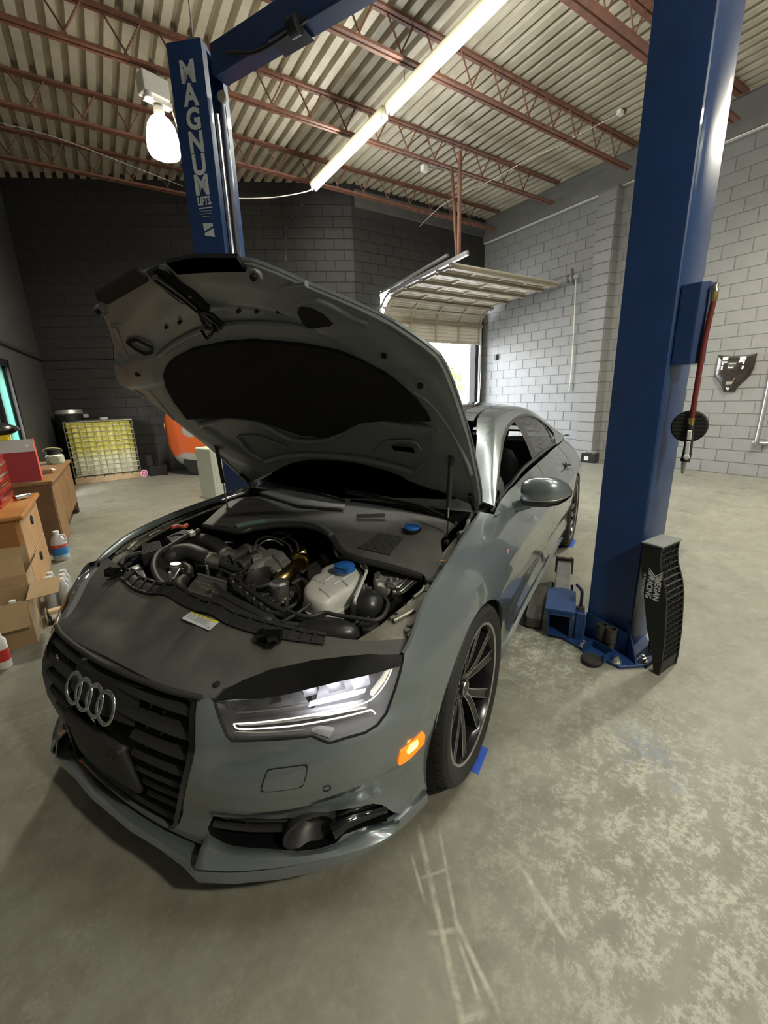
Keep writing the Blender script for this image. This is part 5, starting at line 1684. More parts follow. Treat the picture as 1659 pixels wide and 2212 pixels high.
# ribbed air duct strip behind the cover
line_f = tq([(262, 1258), (300, 1280), (365, 1297), (440, 1330), (530, 1365), (620, 1385), (700, 1396)])
line_b = tq([(285, 1240), (320, 1258), (385, 1277), (460, 1310), (545, 1341), (640, 1366), (705, 1378)])
lf, lb = spline(line_f, 6), spline(line_b, 6)
mb = MB().grid([[cover_relief(*p, .004) for p in lf], [cover_relief(*((np.array(p) + q) / 2), .012) for p, q in zip(lf, lb)], [cover_relief(*p, .004) for p in lb]])
mb.build('air_duct', MATS['trim_black'], BAY, smooth=.8)
for i in range(2, len(lf) - 1, 2):
    MB().bar(cover_relief(*lf[i], .010), cover_relief(*lb[i], .012), .005, .012).build('duct_rib', MATS['trim_black'], BAY)
MB().tube([cover_relief(*p, .010) for p in lb], .006, 6).build('duct_edge', MATS['hose_black'], BAY, smooth=1)
MB().tube([cover_relief(*p, .008) for p in lf], .005, 6).build('duct_edge', MATS['hose_black'], BAY, smooth=1)
# latches
for u, v in ((250, 1246), (585, 1388)):
    p = cover_relief(*tq([(u, v)])[0])
    MB().box(p + np.array([0, 0, .02]), (.035, .075, .03), .5).box(p + np.array([.015, .03, .028]), (.03, .03, .03), .5).cyl(p + np.array([0, -.04, .03]), p + np.array([0, .05, .03]), .008, 8).build('hood_latch', MATS['gloss_black'], BAY, bevel=.004)
# yellow-headed warning sticker
q = [np.array(cover_relief(*p, .014)) for p in tq([(415, 1330), (476, 1353), (454, 1374), (393, 1345)])]
MB().add(q, [(0, 1, 2, 3)]).build('warning_sticker', M('sticker_white', (.62, .65, .66), .45), BAY)
def qq(a, b, up=.0008):
    p = q[0] * (1 - a) * (1 - b) + q[1] * a * (1 - b) + q[2] * a * b + q[3] * (1 - a) * b
    return p + np.array([0, 0, up])
MB().add([qq(.03, .02), qq(.98, .02), qq(.98, .20), qq(.03, .20)], [(0, 1, 2, 3)]).build('sticker_band', M('sticker_yellow', (.72, .68, .02), .45), BAY)
M('print_gray', (.22, .24, .25), .6)
for i in range(7):
    w0 = .34 if i < 5 else .30
    MB().add([qq(w0, .28 + .075 * i, .001), qq(.78 + .06 * math.sin(i * 2.3), .28 + .075 * i, .001), qq(.78 + .06 * math.sin(i * 2.3), .31 + .075 * i, .001), qq(w0, .31 + .075 * i, .001)], [(0, 1, 2, 3)]).build('print_line', MATS['print_gray'], BAY)
for i, (a, b) in enumerate(((.08, .30), (.20, .30), (.08, .52), (.20, .55), (.88, .78))):
    MB().add([qq(a, b, .001), qq(a + .07, b, .001), qq(a + .07, b + .13, .001), qq(a, b + .13, .001)], [(0, 1, 2, 3)]).build('print_mark', MATS['print_gray'], BAY)
for a in (.12, .28, .42, .56, .70):
    MB().add([qq(a, .07, .0016), qq(a + .10, .07, .0016), qq(a + .10, .15, .0016), qq(a, .15, .0016)], [(0, 1, 2, 3)]).build('print_word', MATS['print_gray'], BAY)
for u, v in ((320, 1490), (190, 1440), (470, 1488)):
    p = cover_relief(*tq([(u, v)])[0], .004)
    MB().lathe([(.010, 0), (.010, .004), (.004, .005)], o=tuple(p), n=12).build('cover_clip', MATS['trim_black'], BAY, smooth=.6)

# metal wheel-house panels along both fenders
RAILP = tq([(1027, 1128), (1046, 1150), (1028, 1190), (985, 1254), (940, 1312), (897, 1374), (862, 1380), (800, 1387), (772, 1374), (822, 1343), (872, 1302), (913, 1264), (950, 1225), (955, 1190), (990, 1150)])
for m_ in (False, True):
    bay_panel('wheelhouse_panel', .052, None, 'bay_metal', .04, .003, mirror=m_, poly=RAILP)
    sgn = -1 if m_ else 1
    def rb(px, r=.007, d=.046, mat='bay_metal', nm='pressed_bead'):
        pts = [baysurf(d)(*p) * np.array([1, sgn, 1]) for p in tq(px)]
        MB().tube(spline(pts, 4), r, 8).build(nm, MATS[mat], BAY, smooth=1)
    rb([(1030, 1180), (985, 1245), (945, 1300), (905, 1355)], .009)
    rb([(1018, 1182), (975, 1243), (932, 1300), (893, 1352), (880, 1372)], .006)
    rb([(850, 1338), (895, 1314)], .009)
    rb([(880, 1349), (900, 1340), (915, 1312), (935, 1308)], .006)
    rb([(893, 1287), (912, 1272), (916, 1263)], .006)
    rb([(968, 1230), (985, 1215), (1003, 1190)], .006)
    for u, v, r_ in ((841, 1331, .006), (855, 1320, .006), (875, 1299, .006), (913, 1320, .007), (982, 1196, .014), (919, 1272, .004)):
        p = baysurf(.0505)(*tq([(u, v)])[0]) * np.array([1, sgn, 1])
        MB().lathe([(r_, 0), (r_, .002)], o=tuple(p), n=12).build('panel_hole', MATS['gap'], BAY)
    p = baysurf(.05)(*tq([(880, 1357)])[0]) * np.array([1, sgn, 1])
    MB().lathe([(.010, 0), (.010, .008), (.006, .009)], o=tuple(p), n=6).build('fender_bolt', MATS['zinc'], BAY)
    rb([(1010, 1145), (998, 1160), (992, 1170), (1006, 1180)], .005, .03, 'hose_black', 'drain_hose')
    rb([(990, 1158), (1005, 1150), (1012, 1130)], .010, .03, 'alu', 'hinge_link')
# leaf scrap by the strut foot
p = ez(962, 1212, .86)
MB().add([p + np.array(d) for d in ((0, 0, 0), (.012, .01, .006), (.03, 0, .012), (.022, -.012, .004), (.01, -.014, .008))], [(0, 1, 2, 3, 4)]).build('dry_leaf', M('leaf_dry', (.45, .22, .08), .7), BAY)

# plenum cover below the windshield
PLEN = tq([(440, 1128), (511, 1141), (545, 1134), (600, 1127), (660, 1128), (697, 1139), (719, 1155), (736, 1181), (775, 1200), (838, 1215), (912, 1237), (926, 1250), (979, 1254), (985, 1240), (957, 1208), (952, 1165), (985, 1125), (996, 1090), (900, 1068), (760, 1046), (640, 1038), (560, 1046), (500, 1078)])
def plen(x, y, k=0.0):
    z = hood_z(x, y) - .045
    z += .02 * math.exp(-(((x + .22) / .06) ** 2 + ((y - .62) / .07) ** 2)) - .03 * float(sstep(-x, .38, .50))
    return np.array([x, y, z + k])
panel('plenum_cover', plen, PLEN, (), 'cover_black', BAY, .03, .006, up=(0, 0, 1))
MB().tube(spline([plen(*p, -.008) for p in tq([(440, 1130), (511, 1143), (545, 1136), (600, 1129), (660, 1130), (697, 1141), (719, 1157), (736, 1183), (775, 1202), (838, 1217), (912, 1239)])], 4), .014, 8).build('plenum_seal', MATS['trim_black'], BAY, smooth=1)
MB().tube(spline([plen(*p, .006) for p in tq([(512, 1138), (548, 1130), (600, 1124), (655, 1126), (690, 1136), (716, 1156)])], 4), .012, 8).build('seal_strip', M('seal_gray', (.09, .105, .10), .4), BAY, smooth=1)
MB().tube(spline([plen(*p, .008) for p in tq([(512, 1138), (530, 1134), (552, 1130), (575, 1127)])], 4), .0125, 8).build('seal_strip', M('seal_green', (.10, .16, .14), .4), BAY, smooth=1)
# air grid, washer cap, blower dome
gp = tq([(775, 1183), (820, 1152), (873, 1162), (842, 1198)])
ga = [np.array(p) for p in gp]
def gq(a, b): 
    p = ga[0] * (1 - a) * (1 - b) + ga[1] * a * (1 - b) + ga[2] * a * b + ga[3] * (1 - a) * b
    return plen(p[0], p[1], .006)
for i in range(13):
    MB().bar(gq(i / 12, 0), gq(i / 12, 1), .003, .004).build('grid_bar', M('grid_gray', (.06, .06, .055), .5), BAY)
for i in range(11):
    MB().bar(gq(0, i / 10), gq(1, i / 10), .003, .004).build('grid_bar', MATS['grid_gray'], BAY)
p = plen(*tq([(890, 1148)])[0], .004)
MB().lathe([(.040, -.008), (.042, .004), (.036, .006)], o=tuple(p), n=24).build('cap_collar', MATS['gloss_black'], BAY, smooth=.6)
MB().lathe([(.034, .0), (.034, .012), (.028, .017), (0, .018)], o=tuple(p), ax=(.05, .05, 1), n=24).build('washer_cap', MATS['cap_blue'], BAY, smooth=.5)
MB().bar(p + np.array([0, -.032, .02]), p + np.array([0, .032, .02]), .006, .012).build('cap_grip', MATS['cap_blue'], BAY)
MB().bar(plen(*tq([(770, 1118)])[0], .012), plen(*tq([(832, 1118)])[0], .016), .002, .02).build('plenum_flap', MATS['cover_black'], BAY)
MB().prism([ez(913, 1232, .83), ez(979, 1252, .83), ez(977, 1262, .83), ez(940, 1258, .83), ez(918, 1250, .83)], (0, 0, -.05)).build('plenum_corner', MATS['cover_black'], BAY, bevel=.008, bseg=2)
# wipers and arms
def wiper(px, zz):
    pts = [ez(u, v, z) for (u, v), z in zip(px, zz)]
    w = MB().tube(spline(pts, 5), .009, 6).build('wiper_arm', MATS['gloss_black'], CAR, smooth=1)
    MB().tube(spline([p + np.array([.01, 0, .012]) for p in pts[:-1]], 4), .006, 5).build('wiper_blade', MATS['rubber'], w, smooth=1)
wiper([(750, 1062), (830, 1078), (900, 1092), (960, 1118), (985, 1130)], [1.03, 1.01, .985, .955, .945])
wiper([(585, 1048), (640, 1058), (700, 1070), (745, 1082)], [1.02, 1.005, .985, .965])
slab('air_intake_lid', [(560, 1062), (640, 1052), (760, 1072), (740, 1100), (640, 1090)], .935, .02, 'cover_black', .006)

# ---- engine
slab('engine_block', [(420, 1210), (560, 1150), (700, 1180), (740, 1240), (640, 1330), (480, 1300)], .66, .18, 'hose_black', .02)
for i in range(2):
    ofs = [(0, 0), (48, -24)][i]
    px = [(366, 1214), (369, 1203), (382, 1195), (410, 1193), (437, 1202), (458, 1211)] if i == 0 else [(414, 1180), (420, 1172), (436, 1170), (460, 1176), (478, 1188), (490, 1199)]
    etube('charge_hose', px, [.74, .765, .775, .775, .765, .75], [.034, .040, .042, .042, .040, .036], 'hose_black', 14)
    a, b = px[-1], (px[-1][0] + 22, px[-1][1] + 6)
    etube('pipe_coupler', [(a[0] - 6, a[1] - 3), a, b], [.755, .75, .74], .037, 'alu', 14)
    etube('hose_clamp', [(a[0] - 3, a[1] - 2), (a[0] + 1, a[1])], [.752, .75], .0405, 'zinc', 14, sm=1)
for px in ([(496, 1212), (515, 1200), (535, 1188)], [(517, 1226), (540, 1212), (560, 1199)]):
    etube('coupler_hose', px, [.735, .745, .755], [.030, .034, .032], 'hose_black', 14)
    for f in (0, -1):
        e = px[f]; d = (px[1][0] - e[0], px[1][1] - e[1])
        etube('hose_clamp', [(e[0], e[1]), (e[0] + d[0] * .22, e[1] + d[1] * .22)], [.735 if f == 0 else .755] * 2, .0345, 'zinc', 14, sm=1)
# cast compressor housings between the banks
slab('throttle_body', [(534, 1180), (556, 1174), (575, 1186), (566, 1204), (545, 1206)], .775, .07, 'cast', .006)
slab('compressor_housing', [(560, 1195), (585, 1182), (612, 1190), (628, 1208), (622, 1226), (596, 1232), (570, 1220)], .775, .08, 'cast', .010)
slab('compressor_rib', [(588, 1196), (604, 1188), (618, 1200), (604, 1212)], .790, .03, 'cast', .005)
slab('compressor_rib', [(600, 1212), (618, 1206), (628, 1216), (612, 1226)], .785, .03, 'cast', .005)
lathe_at('compressor_cover', 648, 1196, .75, [(.05, -.04), (.055, 0), (.045, .02), (.02, .026), (0, .026)], 'gold', (.3, -.3, 1))
for px in ([(556, 1190), (566, 1172), (590, 1166), (612, 1178)], [(548, 1184), (560, 1164), (590, 1160), (622, 1176), (630, 1190)], [(604, 1166), (622, 1160), (640, 1172), (644, 1190)], [(570, 1168), (600, 1150), (630, 1158)]):
    etube('metal_line', px, [.785, .80, .80, .785, .78][:len(px)], .0048, 'alu', 6)
# big black inlet ring
p = ez(567, 1250, .745)
MB().lathe([(.048, -.03), (.066, -.01), (.070, .010), (.062, .016), (.055, .006), (.044, -.012), (.040, -.045), (0, -.05)], o=tuple(p), ax=(.25, .1, 1), n=32).build('inlet_ring', MATS['hose_black'], BAY, smooth=.6)
etube('inlet_neck', [(548, 1240), (560, 1226), (580, 1216), (600, 1212)], [.74, .75, .75, .74], [.03, .034, .032, .028], 'cast', 12)
# gold heat-wrapped pipe
etube('gold_pipe', [(655, 1212), (640, 1224), (618, 1243), (599, 1258)], [.755, .765, .765, .75], [.026, .031, .031, .027], 'gold', 14)
etube('pipe_band', [(655, 1209), (650, 1214)], [.757, .76], .034, 'gold', 14, sm=1)
# fuel pump with hexagonal silver cap
p = ez(605, 1276, .745)
MB().lathe([(.036, -.03), (.036, .022), (.0, .022)], o=tuple(p), n=20).build('fuel_pump', MATS['alu'], BAY, smooth=.5)
MB().lathe([(.039, .022), (.039, .034), (.030, .042), (0, .043)], o=tuple(p), n=8).build('pump_cap', M('cap_silver', (.72, .72, .70), .25, metal=.9), BAY)
slab('pump_flange', [(572, 1290), (590, 1278), (625, 1276), (640, 1288), (612, 1302), (590, 1300)], .715, .025, 'alu', .004)
for u, v in ((578, 1268), (618, 1296), (630, 1282), (585, 1296)):
    lathe_at('pump_bolt', u, v, .735, [(.009, -.02), (.009, .006), (.004, .008)], 'zinc', n=8)
etube('fuel_line', [(558, 1300), (572, 1292), (588, 1285)], [.71, .72, .725], .009, 'alu', 8)
etube('fuel_line', [(566, 1310), (580, 1300), (596, 1292)], [.705, .71, .715], .008, 'zinc', 8)
# finned aluminium shield with raised edge
sh = slab('heat_shield', [(430, 1239), (489, 1256), (481, 1272), (457, 1291), (402, 1275), (412, 1259)], .765, .05, 'alu', .006)
for i in range(8):
    lathe_at('shield_bolt', 434 + 7.2 * i, 1241 + 2.0 * i, .768, [(.005, -.002), (.005, .004), (.002, .005)], 'zinc', n=8)
etube('shield_rim', [(428, 1240), (489, 1257)], [.768, .768], .006, 'alu', 6, sm=1)
for k in range(3):
    etube('shield_mark', [(424 + 3 * k, 1255 + 5 * k), (468 - 4 * k, 1268 + 5 * k)], [.7655, .7655], .0022, 'gold' if k == 1 else 'cast', 5, sm=1)
# oil filler cylinder and small fittings by the seal
lathe_at('vent_valve', 379, 1228, .745, [(.026, -.05), (.026, .012), (.022, .016), (.022, .024), (0, .024)], 'alu', (-.1, .1, 1), 20)
etube('vent_pipe', [(388, 1228), (382, 1238), (376, 1250)], [.755, .74, .72], .007, 'alu', 8)
for u, v, r_ in ((368, 1244, .010), (376, 1258, .010), (404, 1226, .013), (396, 1236, .012), (413, 1232, .008), (520, 1240, .009), (506, 1246, .009), (486, 1226, .010), (500, 1252, .012), (472, 1246, .010), (448, 1230, .008)):
    lathe_at('fitting', u, v, .735, [(r_, -.03), (r_, .008), (r_ * .6, .012), (r_ * .6, .018), (0, .018)], 'zinc' if u in (368, 413, 506, 448) else 'hose_black', n=12)
etube('elbow_hose', [(398, 1252), (388, 1262), (392, 1276), (404, 1282)], [.74, .745, .735, .72], .024, 'hose_black', 12)
etube('elbow_hose', [(400, 1222), (410, 1230), (408, 1244)], [.75, .745, .73], .016, 'hose_black', 10)
# ignition coils and loom in the dark middle
for i in range(6):
    u, v = 500 + 15 * i, 1258 + 12 * i
    etube('ignition_coil', [(u, v), (u + 10, v + 12), (u + 20, v + 25)], [.735, .735, .725], [.013, .015, .012], 'trim_black', 8)
    lathe_at('coil_bolt', u + 3, v - 2, .75, [(.006, -.01), (.006, .003), (0, .004)], 'zinc', n=8)
for i, px in enumerate(([(430, 1222), (460, 1226), (490, 1236), (515, 1252), (545, 1276)], [(470, 1216), (495, 1228), (520, 1232), (540, 1246)], [(520, 1262), (560, 1290), (600, 1314), (640, 1330)], [(640, 1262), (650, 1290), (630, 1310), (600, 1318)],
                        [(575, 1320), (620, 1332), (660, 1342)], [(560, 1332), (600, 1345), (650, 1352)], [(650, 1238), (668, 1228), (690, 1222), (700, 1212)], [(630, 1262), (648, 1252), (660, 1256), (668, 1270)])):
    etube('wiring_loom', px, [.74, .748, .745, .735, .725][:len(px)], .008 + .002 * (i % 3), 'hose_black', 7)
rnd = random.Random(11)
for i in range(26):
    u, v = rnd.uniform(500, 690), rnd.uniform(1240, 1345)
    if v < 1150 + (u - 480) * .25 or v > 1300 + (u - 560) * .45: continue
    p = ez(u, v, .70 + .03 * rnd.random())
    MB().box(p, (.03 + .03 * rnd.random(), .02 + .02 * rnd.random(), .03), rnd.random() * 3).build('plug', MATS['trim_black'], BAY, bevel=.004)
etube('oil_neck', [(700, 1202), (712, 1214), (716, 1234)], [.78, .77, .75], [.018, .022, .026], 'trim_black', 12)
for k in range(4): etube('neck_ring', [(672 + k * 7, 1232 - k * 4), (678 + k * 7, 1242 - k * 4)], [.74, .74], [.028, .028], 'hose_black', 12, sm=1)
etube('turbo_bracket', [(722, 1180), (728, 1195), (734, 1206)], [.80, .79, .78], [.008, .014, .010], 'alu', 8)
# two coolant hoses to the radiator
etube('coolant_hose', [(466, 1272), (482, 1286), (505, 1300), (540, 1318), (572, 1336), (584, 1344)], [.75, .75, .755, .757, .755, .745], .019, 'hose_black', 12)
etube('coolant_hose', [(456, 1288), (472, 1300), (498, 1316), (530, 1333), (560, 1346), (575, 1352)], [.745, .75, .757, .76, .757, .745], .019, 'hose_black', 12)
for u, v in ((464, 1270), (455, 1287)):
    lathe_at('hose_collar', u, v, .75, [(.021, -.008), (.021, .010)], 'trim_black', (-.6, .5, .2), 14)
# coolant tank: welded halves with a seam, blue cap
def tank():
    top = [(663, 1262), (676, 1246), (690, 1241), (697, 1228), (730, 1216), (764, 1218), (781, 1232), (783, 1244), (768, 1268), (742, 1284), (704, 1304), (672, 1298), (657, 1286), (655, 1272)]
    C_ = np.mean([ez(u, v, .80) for u, v in top], 0)
    def ringz(z, k, zt=.80):
        return [C_ + (ez(u, v, zt) - C_) * np.array([k, k, 0]) + np.array([0, 0, z - zt]) for u, v in top]
    def sm(r_): return [tuple(p) for p in spline(r_, 3, closed=True)]
    rows = [sm(ringz(z, k)) for z, k in ((.812, .55), (.812, .80), (.806, .93), (.795, .985), (.775, 1.0), (.750, 1.0), (.748, 1.05), (.742, 1.05), (.740, .99), (.71, .97), (.68, .90), (.665, .6))]
    mb = MB().grid(rows, closed=True)
    k = len(rows[0])
    mb.f.append(tuple(range(k)))
    mb.build('coolant_tank', MATS['tank_plastic'], BAY, smooth=.9)
    for a, b in (((676, 1250), (704, 1262)), ((700, 1256), (730, 1236)), ((720, 1262), (758, 1240)), ((690, 1270), (712, 1288)), ((738, 1252), (752, 1266))):
        etube('tank_groove', [a, b], [.8125, .8125], .0035, 'tank_plastic', 6, sm=1)
    lathe_at('tank_cap_neck', 744, 1232, .82, [(.036, -.02), (.036, .004)], 'tank_plastic', n=24)
    lathe_at('tank_cap', 744, 1231, .825, [(.041, 0), (.042, .008), (.040, .020), (.034, .024), (0, .024)], 'cap_blue', n=28)
    c = ez(744, 1228, .85)
    MB().bar(c + np.array([0, -.034, .002]), c + np.array([0, .034, .002]), .012, .008).build('cap_grip', MATS['cap_blue'], BAY, bevel=.003)
    slab('tank_tab', [(722, 1292), (742, 1284), (746, 1290), (726, 1302)], .745, .006, 'tank_plastic', .001)
    lathe_at('coolant_level', 706, 1312, .66, [(.06, -.01), (.07, .0), (.06, .01)], 'tank_plastic', n=16)
tank()
lathe_at('tank_nozzle', 693, 1283, .795, [(.012, -.02), (.012, .012), (.008, .018)], 'trim_black', (.5, .2, .6), 12)
etube('tank_pipe', [(694, 1282), (665, 1308), (640, 1326), (612, 1342), (600, 1346)], [.80, .785, .775, .76, .75], .006, 'hose_black', 8)
etube('vent_hose', [(620, 1318), (645, 1328), (672, 1331), (700, 1323), (725, 1328), (775, 1336), (810, 1340), (830, 1328), (838, 1304), (830, 1290)], .775, .007, 'hose_black', 8)
etube('overflow_pipe', [(781, 1222), (791, 1233), (788, 1244), (768, 1292), (766, 1304)], [.83, .83, .825, .80, .78], .006, 'tank_plastic', 8)
etube('overflow_hose', [(732, 1204), (750, 1205), (772, 1208), (786, 1220), (791, 1232)], [.82, .83, .835, .835, .83], .010, 'hose_black', 8)
# round black reservoir, cap in front of it
p = ez(795, 1312, .745)
rows = [(.0001, .062), (.02, .060), (.04, .050), (.056, .030), (.062, .004), (.060, -.02), (.05, -.045)]
MB().lathe([(r_, h) for r_, h in rows], o=tuple(p), ax=(.15, .1, 1), n=32).build('round_reservoir', M('satin_black', (.02, .02, .02), .32), BAY, smooth=.8)
MB().lathe([(.064, .0), (.066, -.006), (.064, -.012)], o=tuple(p), ax=(.15, .1, 1), n=32).build('reservoir_seam', MATS['satin_black'], BAY, smooth=.8)
p = ez(706, 1356, .745)
def dome():
    rows = []
    for h, k in ((0, 1.0), (.018, .97), (.032, .85), (.042, .62), (.047, .3), (.048, .02)):
        rows.append([(p[0] + .055 * k * math.cos(a) - .3 * .10 * k * math.sin(a), p[1] + .105 * k * math.sin(a), p[2] - .02 + h) for a in np.linspace(0, 2 * PI, 29)[:-1]])
    MB().grid(rows, closed=True).build('lamp_access_cap', MATS['satin_black'], BAY, smooth=.9)
dome()
# brake unit with its pipes
slab('brake_unit', [(806, 1250), (812, 1234), (838, 1228), (872, 1236), (884, 1246), (862, 1262), (838, 1272), (812, 1264)], .80, .05, 'cast', .004)
slab('brake_plate', [(834, 1252), (846, 1244), (866, 1252), (856, 1262), (838, 1264)], .815, .015, 'alu', .003)
slab('brake_lug', [(808, 1238), (820, 1232), (826, 1248), (812, 1252)], .825, .03, 'alu', .003)
for u, v in ((843, 1250), (858, 1252), (850, 1262), (822, 1246)): lathe_at('brake_bolt', u, v, .82, [(.006, -.004), (.006, .005), (.003, .007)], 'zinc', n=8)
for i in range(4):
    etube('brake_pipe', [(849 + 2 * i, 1272 + 5 * i), (862 + 3 * i, 1268 + 4 * i), (880 + 3 * i, 1250 + 5 * i), (895 + 2 * i, 1243 + 4 * i), (914, 1242 + 3 * i)], [.79, .80, .805, .805, .80], .0052, 'satin_black' if i % 2 else 'alu', 7)
    lathe_at('pipe_nut', 848 + 2 * i, 1274 + 5 * i, .785, [(.008, -.012), (.008, .012)], 'zinc' if i % 2 == 0 else 'hose_black', n=6)
for u, v in ((790, 1266), (799, 1272)): lathe_at('rubber_mount', u, v, .78, [(.010, -.02), (.010, .006), (.005, .008)], 'zinc', n=12)
slab('fuse_box', [(780, 1344), (812, 1336), (822, 1348), (800, 1362), (782, 1360)], .735, .06, 'trim_black', .006)
for i in range(3): etube('lamp_rib', [(735 + 20 * i, 1364 - 6 * i), (748 + 20 * i, 1352 - 6 * i), (756 + 20 * i, 1346 - 6 * i)], .745, .006, 'trim_black', 6)
# seal and ribbed air boxes on the far side
etube('bay_seal', [(430, 1146), (400, 1160), (365, 1182), (342, 1197), (332, 1222), (340, 1248), (352, 1262), (372, 1276)], [.83, .82, .81, .80, .79, .775, .765, .755], .014, 'hose_black', 8)
MB().grid([[ez(u, v, z) for (u, v), z in zip(((430, 1146), (400, 1160), (365, 1182), (342, 1197), (332, 1222), (340, 1248), (372, 1276)), (.82, .81, .80, .79, .78, .765, .75))],
           [ez(u + 34, v + 12, z - .06) for (u, v), z in zip(((430, 1146), (400, 1160), (365, 1182), (342, 1197), (332, 1222), (340, 1248), (372, 1276)), (.82, .81, .80, .79, .78, .765, .75))]]).build('bay_wall', MATS['hose_black'], BAY, smooth=.8)
def ribbed(px, z, n, h=.05):
    a, b, c, d = [ez(u, v, z) for u, v in px]
    MB().prism([a, b, c, d], (0, 0, -h)).build('air_box', MATS['trim_black'], BAY, bevel=.006)
    for i in range(n):
        f = (i + .5) / n
        MB().bar(a * (1 - f) + d * f + np.array([0, 0, .003]), b * (1 - f) + c * f + np.array([0, 0, .003]), .006, .008).build('air_box_rib', MATS['trim_black'], BAY)
ribbed([(308, 1178), (345, 1170), (352, 1188), (306, 1202)], .80, 9)
ribbed([(360, 1162), (398, 1146), (414, 1152), (372, 1174)], .82, 8)
etube('filler_neck', [(262, 1222), (268, 1208), (284, 1200), (304, 1196), (312, 1204)], [.76, .775, .78, .78, .77], .012, 'hose_black', 8)
slab('radiator_bracket', [(272, 1228), (300, 1216), (312, 1234), (318, 1252), (288, 1244)], .755, .04, 'trim_black', .006)
slab('relay_lid', [(276, 1228), (296, 1220), (302, 1226), (282, 1236)], .765, .012, 'cast', .003)
etube('red_cable', [(370, 1140), (382, 1137), (398, 1138), (404, 1134)], .86, .010, M('cable_red', (.5, .09, .05), .5) and 'cable_red', 8)
slab('relay_lid', [(404, 1146), (416, 1142), (422, 1148), (410, 1152)], .84, .02, 'tank_plastic', .003)
# ================================================================== AROUND THE NEAR LIFT POST
def cw(P): return C2W(P)
# base plate with gussets and anchor bolts
t = thing('anchor_plate', 'blue floor plate of the near lift post with anchor bolts', 'car lift', (0, 0, 0))
bp_ = [flo(1205, 1377), flo(1262, 1408), flo(1337, 1446), flo(1398, 1442), flo(1421, 1424)]
bp_ += [bp_[-1] + np.array([.22, .20, 0]), bp_[0] + np.array([.32, .16, 0])]
MB().prism([(p[0], p[1], 0) for p in bp_], (0, 0, .018)).build('base_plate', MATS['lift_blue'], t, bevel=.003)
def stud(u, v):
    p = flo(u, v, .018)
    b = MB().lathe([(.026, 0), (.026, .005)], o=tuple(p), n=20).build('washer', MATS['zinc'], t)
    MB().lathe([(.019, .005), (.019, .022), (.010, .023)], o=tuple(p), n=6).build('nut', MATS['zinc'], t)
    MB().lathe([(.009, .02), (.009, .036), (0, .037)], o=tuple(p), n=10).build('anchor_bolt', MATS['zinc'], t, smooth=.6)
for u, v in ((1261, 1396), (1332, 1430), (1387, 1427), (1413, 1408)): stud(u, v)
# gussets: from the post foot out to the plate edge
a, b = flo(1346, 1408, .018), flo(1374, 1436, .018)
MB().prism([tuple(a), tuple(b), tuple(a * .15 + b * .85 + np.array([0, 0, .03])), tuple(a + np.array([0, 0, .20]))], (.008, -.004, 0)).build('gusset', MATS['lift_blue'], t)
a, b = flo(1262, 1372, .018), flo(1349, 1412, .018)
MB().prism([tuple(a), tuple(b), tuple(b + np.array([0, 0, .13])), tuple(a + np.array([0, 0, .16]))], (-.006, -.006, 0)).build('foot_plate', MATS['lift_blue'], t)
a, b = flo(1400, 1395, .018), flo(1416, 1412, .018)
MB().prism([tuple(a), tuple(b), tuple(a + np.array([0, 0, .24]))], (.008, .004, 0)).build('gusset', MATS['lift_dark'], t)
# adapter tray with two height adapters
a, b = flo(1279, 1398, .018), flo(1324, 1422, .018)
d = (b - a) / np.linalg.norm(b - a); nb = np.array([-d[1], d[0], 0])
if nb[1] < 0: nb = -nb
tr = MB()
tr.prism([tuple(a), tuple(b), tuple(b + nb * .09), tuple(a + nb * .09)], (0, 0, .004))
tr.bar(a + np.array([0, 0, .025]), b + np.array([0, 0, .025]), .004, .05)
for q in (a, b): tr.bar(q + np.array([0, 0, .025]), q + nb * .09 + np.array([0, 0, .025]), .004, .05)
tr.build('adapter_tray', MATS['lift_blue'], t)
for u, v, lb in ((1297, 1396, 'rusty tube adapter standing in the blue tray'), (1316, 1406, 'rusty tube adapter standing in the blue tray')):
    p = flo(u, v, .023)
    ad = thing('height_adapter', lb, 'lift adapter', (p[0], p[1], .0225), group='adapters in the tray of the lift post')
    MB().lathe([(.022, 0), (.022, .065), (.0275, .068), (.0275, .145), (.0225, .145), (.0225, .10), (.0, .098)], n=20, cap=True).build('tube', MATS['old_iron'], ad, smooth=.5)
    MB().lathe([(.0285, .062), (.0285, .072)], n=20).build('collar', MATS['old_iron'], ad)
p = flo(1277, 1431)
tag(MB().lathe([(.050, 0), (.055, .006), (.055, .024), (.050, .030), (.03, .030), (.028, .026), (0, .026)], o=(p[0], p[1], 0), n=32).build('rubber_pad', MATS['rubber'], smooth=.6), 'round black rubber pad lying before the lift plate', 'rubber pad')
# folded swing arm with its open end towards the camera
ar = thing('swing_arm', 'blue swing arm of the lift with a hollow end and gray inner tube', 'lift arm', cw((-1.12, 1.09, 0)), CAR_A + math.radians(186))
k = .01
for (y, z, sy, sz) in ((.062, .095, k, .15), (-.062, .095, k, .15), (0, .165, .134, k), (0, .025, .134, k)):
    MB().box((.22, y, z), (.46, sy, sz)).build('arm_wall', MATS['lift_blue'], ar)
MB().prism([(.0, -.085, .172), (.30, -.085, .172), (.34, .0, .172), (.30, .085, .172), (.0, .085, .172)], (0, 0, .02)).build('top_plate', MATS['lift_blue'], ar)
MB().box((.56, 0, .13), (.62, .10, .10)).build('inner_tube', M('worn_steel', (.33, .33, .32), .35, metal=.7, noise=.3, nscale=20), ar, bevel=.006)
MB().box((.88, 0, .14), (.03, .13, .13)).build('end_stop', MATS['old_iron'], ar, bevel=.004)
for y in (-.05, .05): MB().lathe([(.010, 0), (.010, .012)], o=(.88, y, .205), n=10).build('stop_bolt', MATS['zinc'], ar)
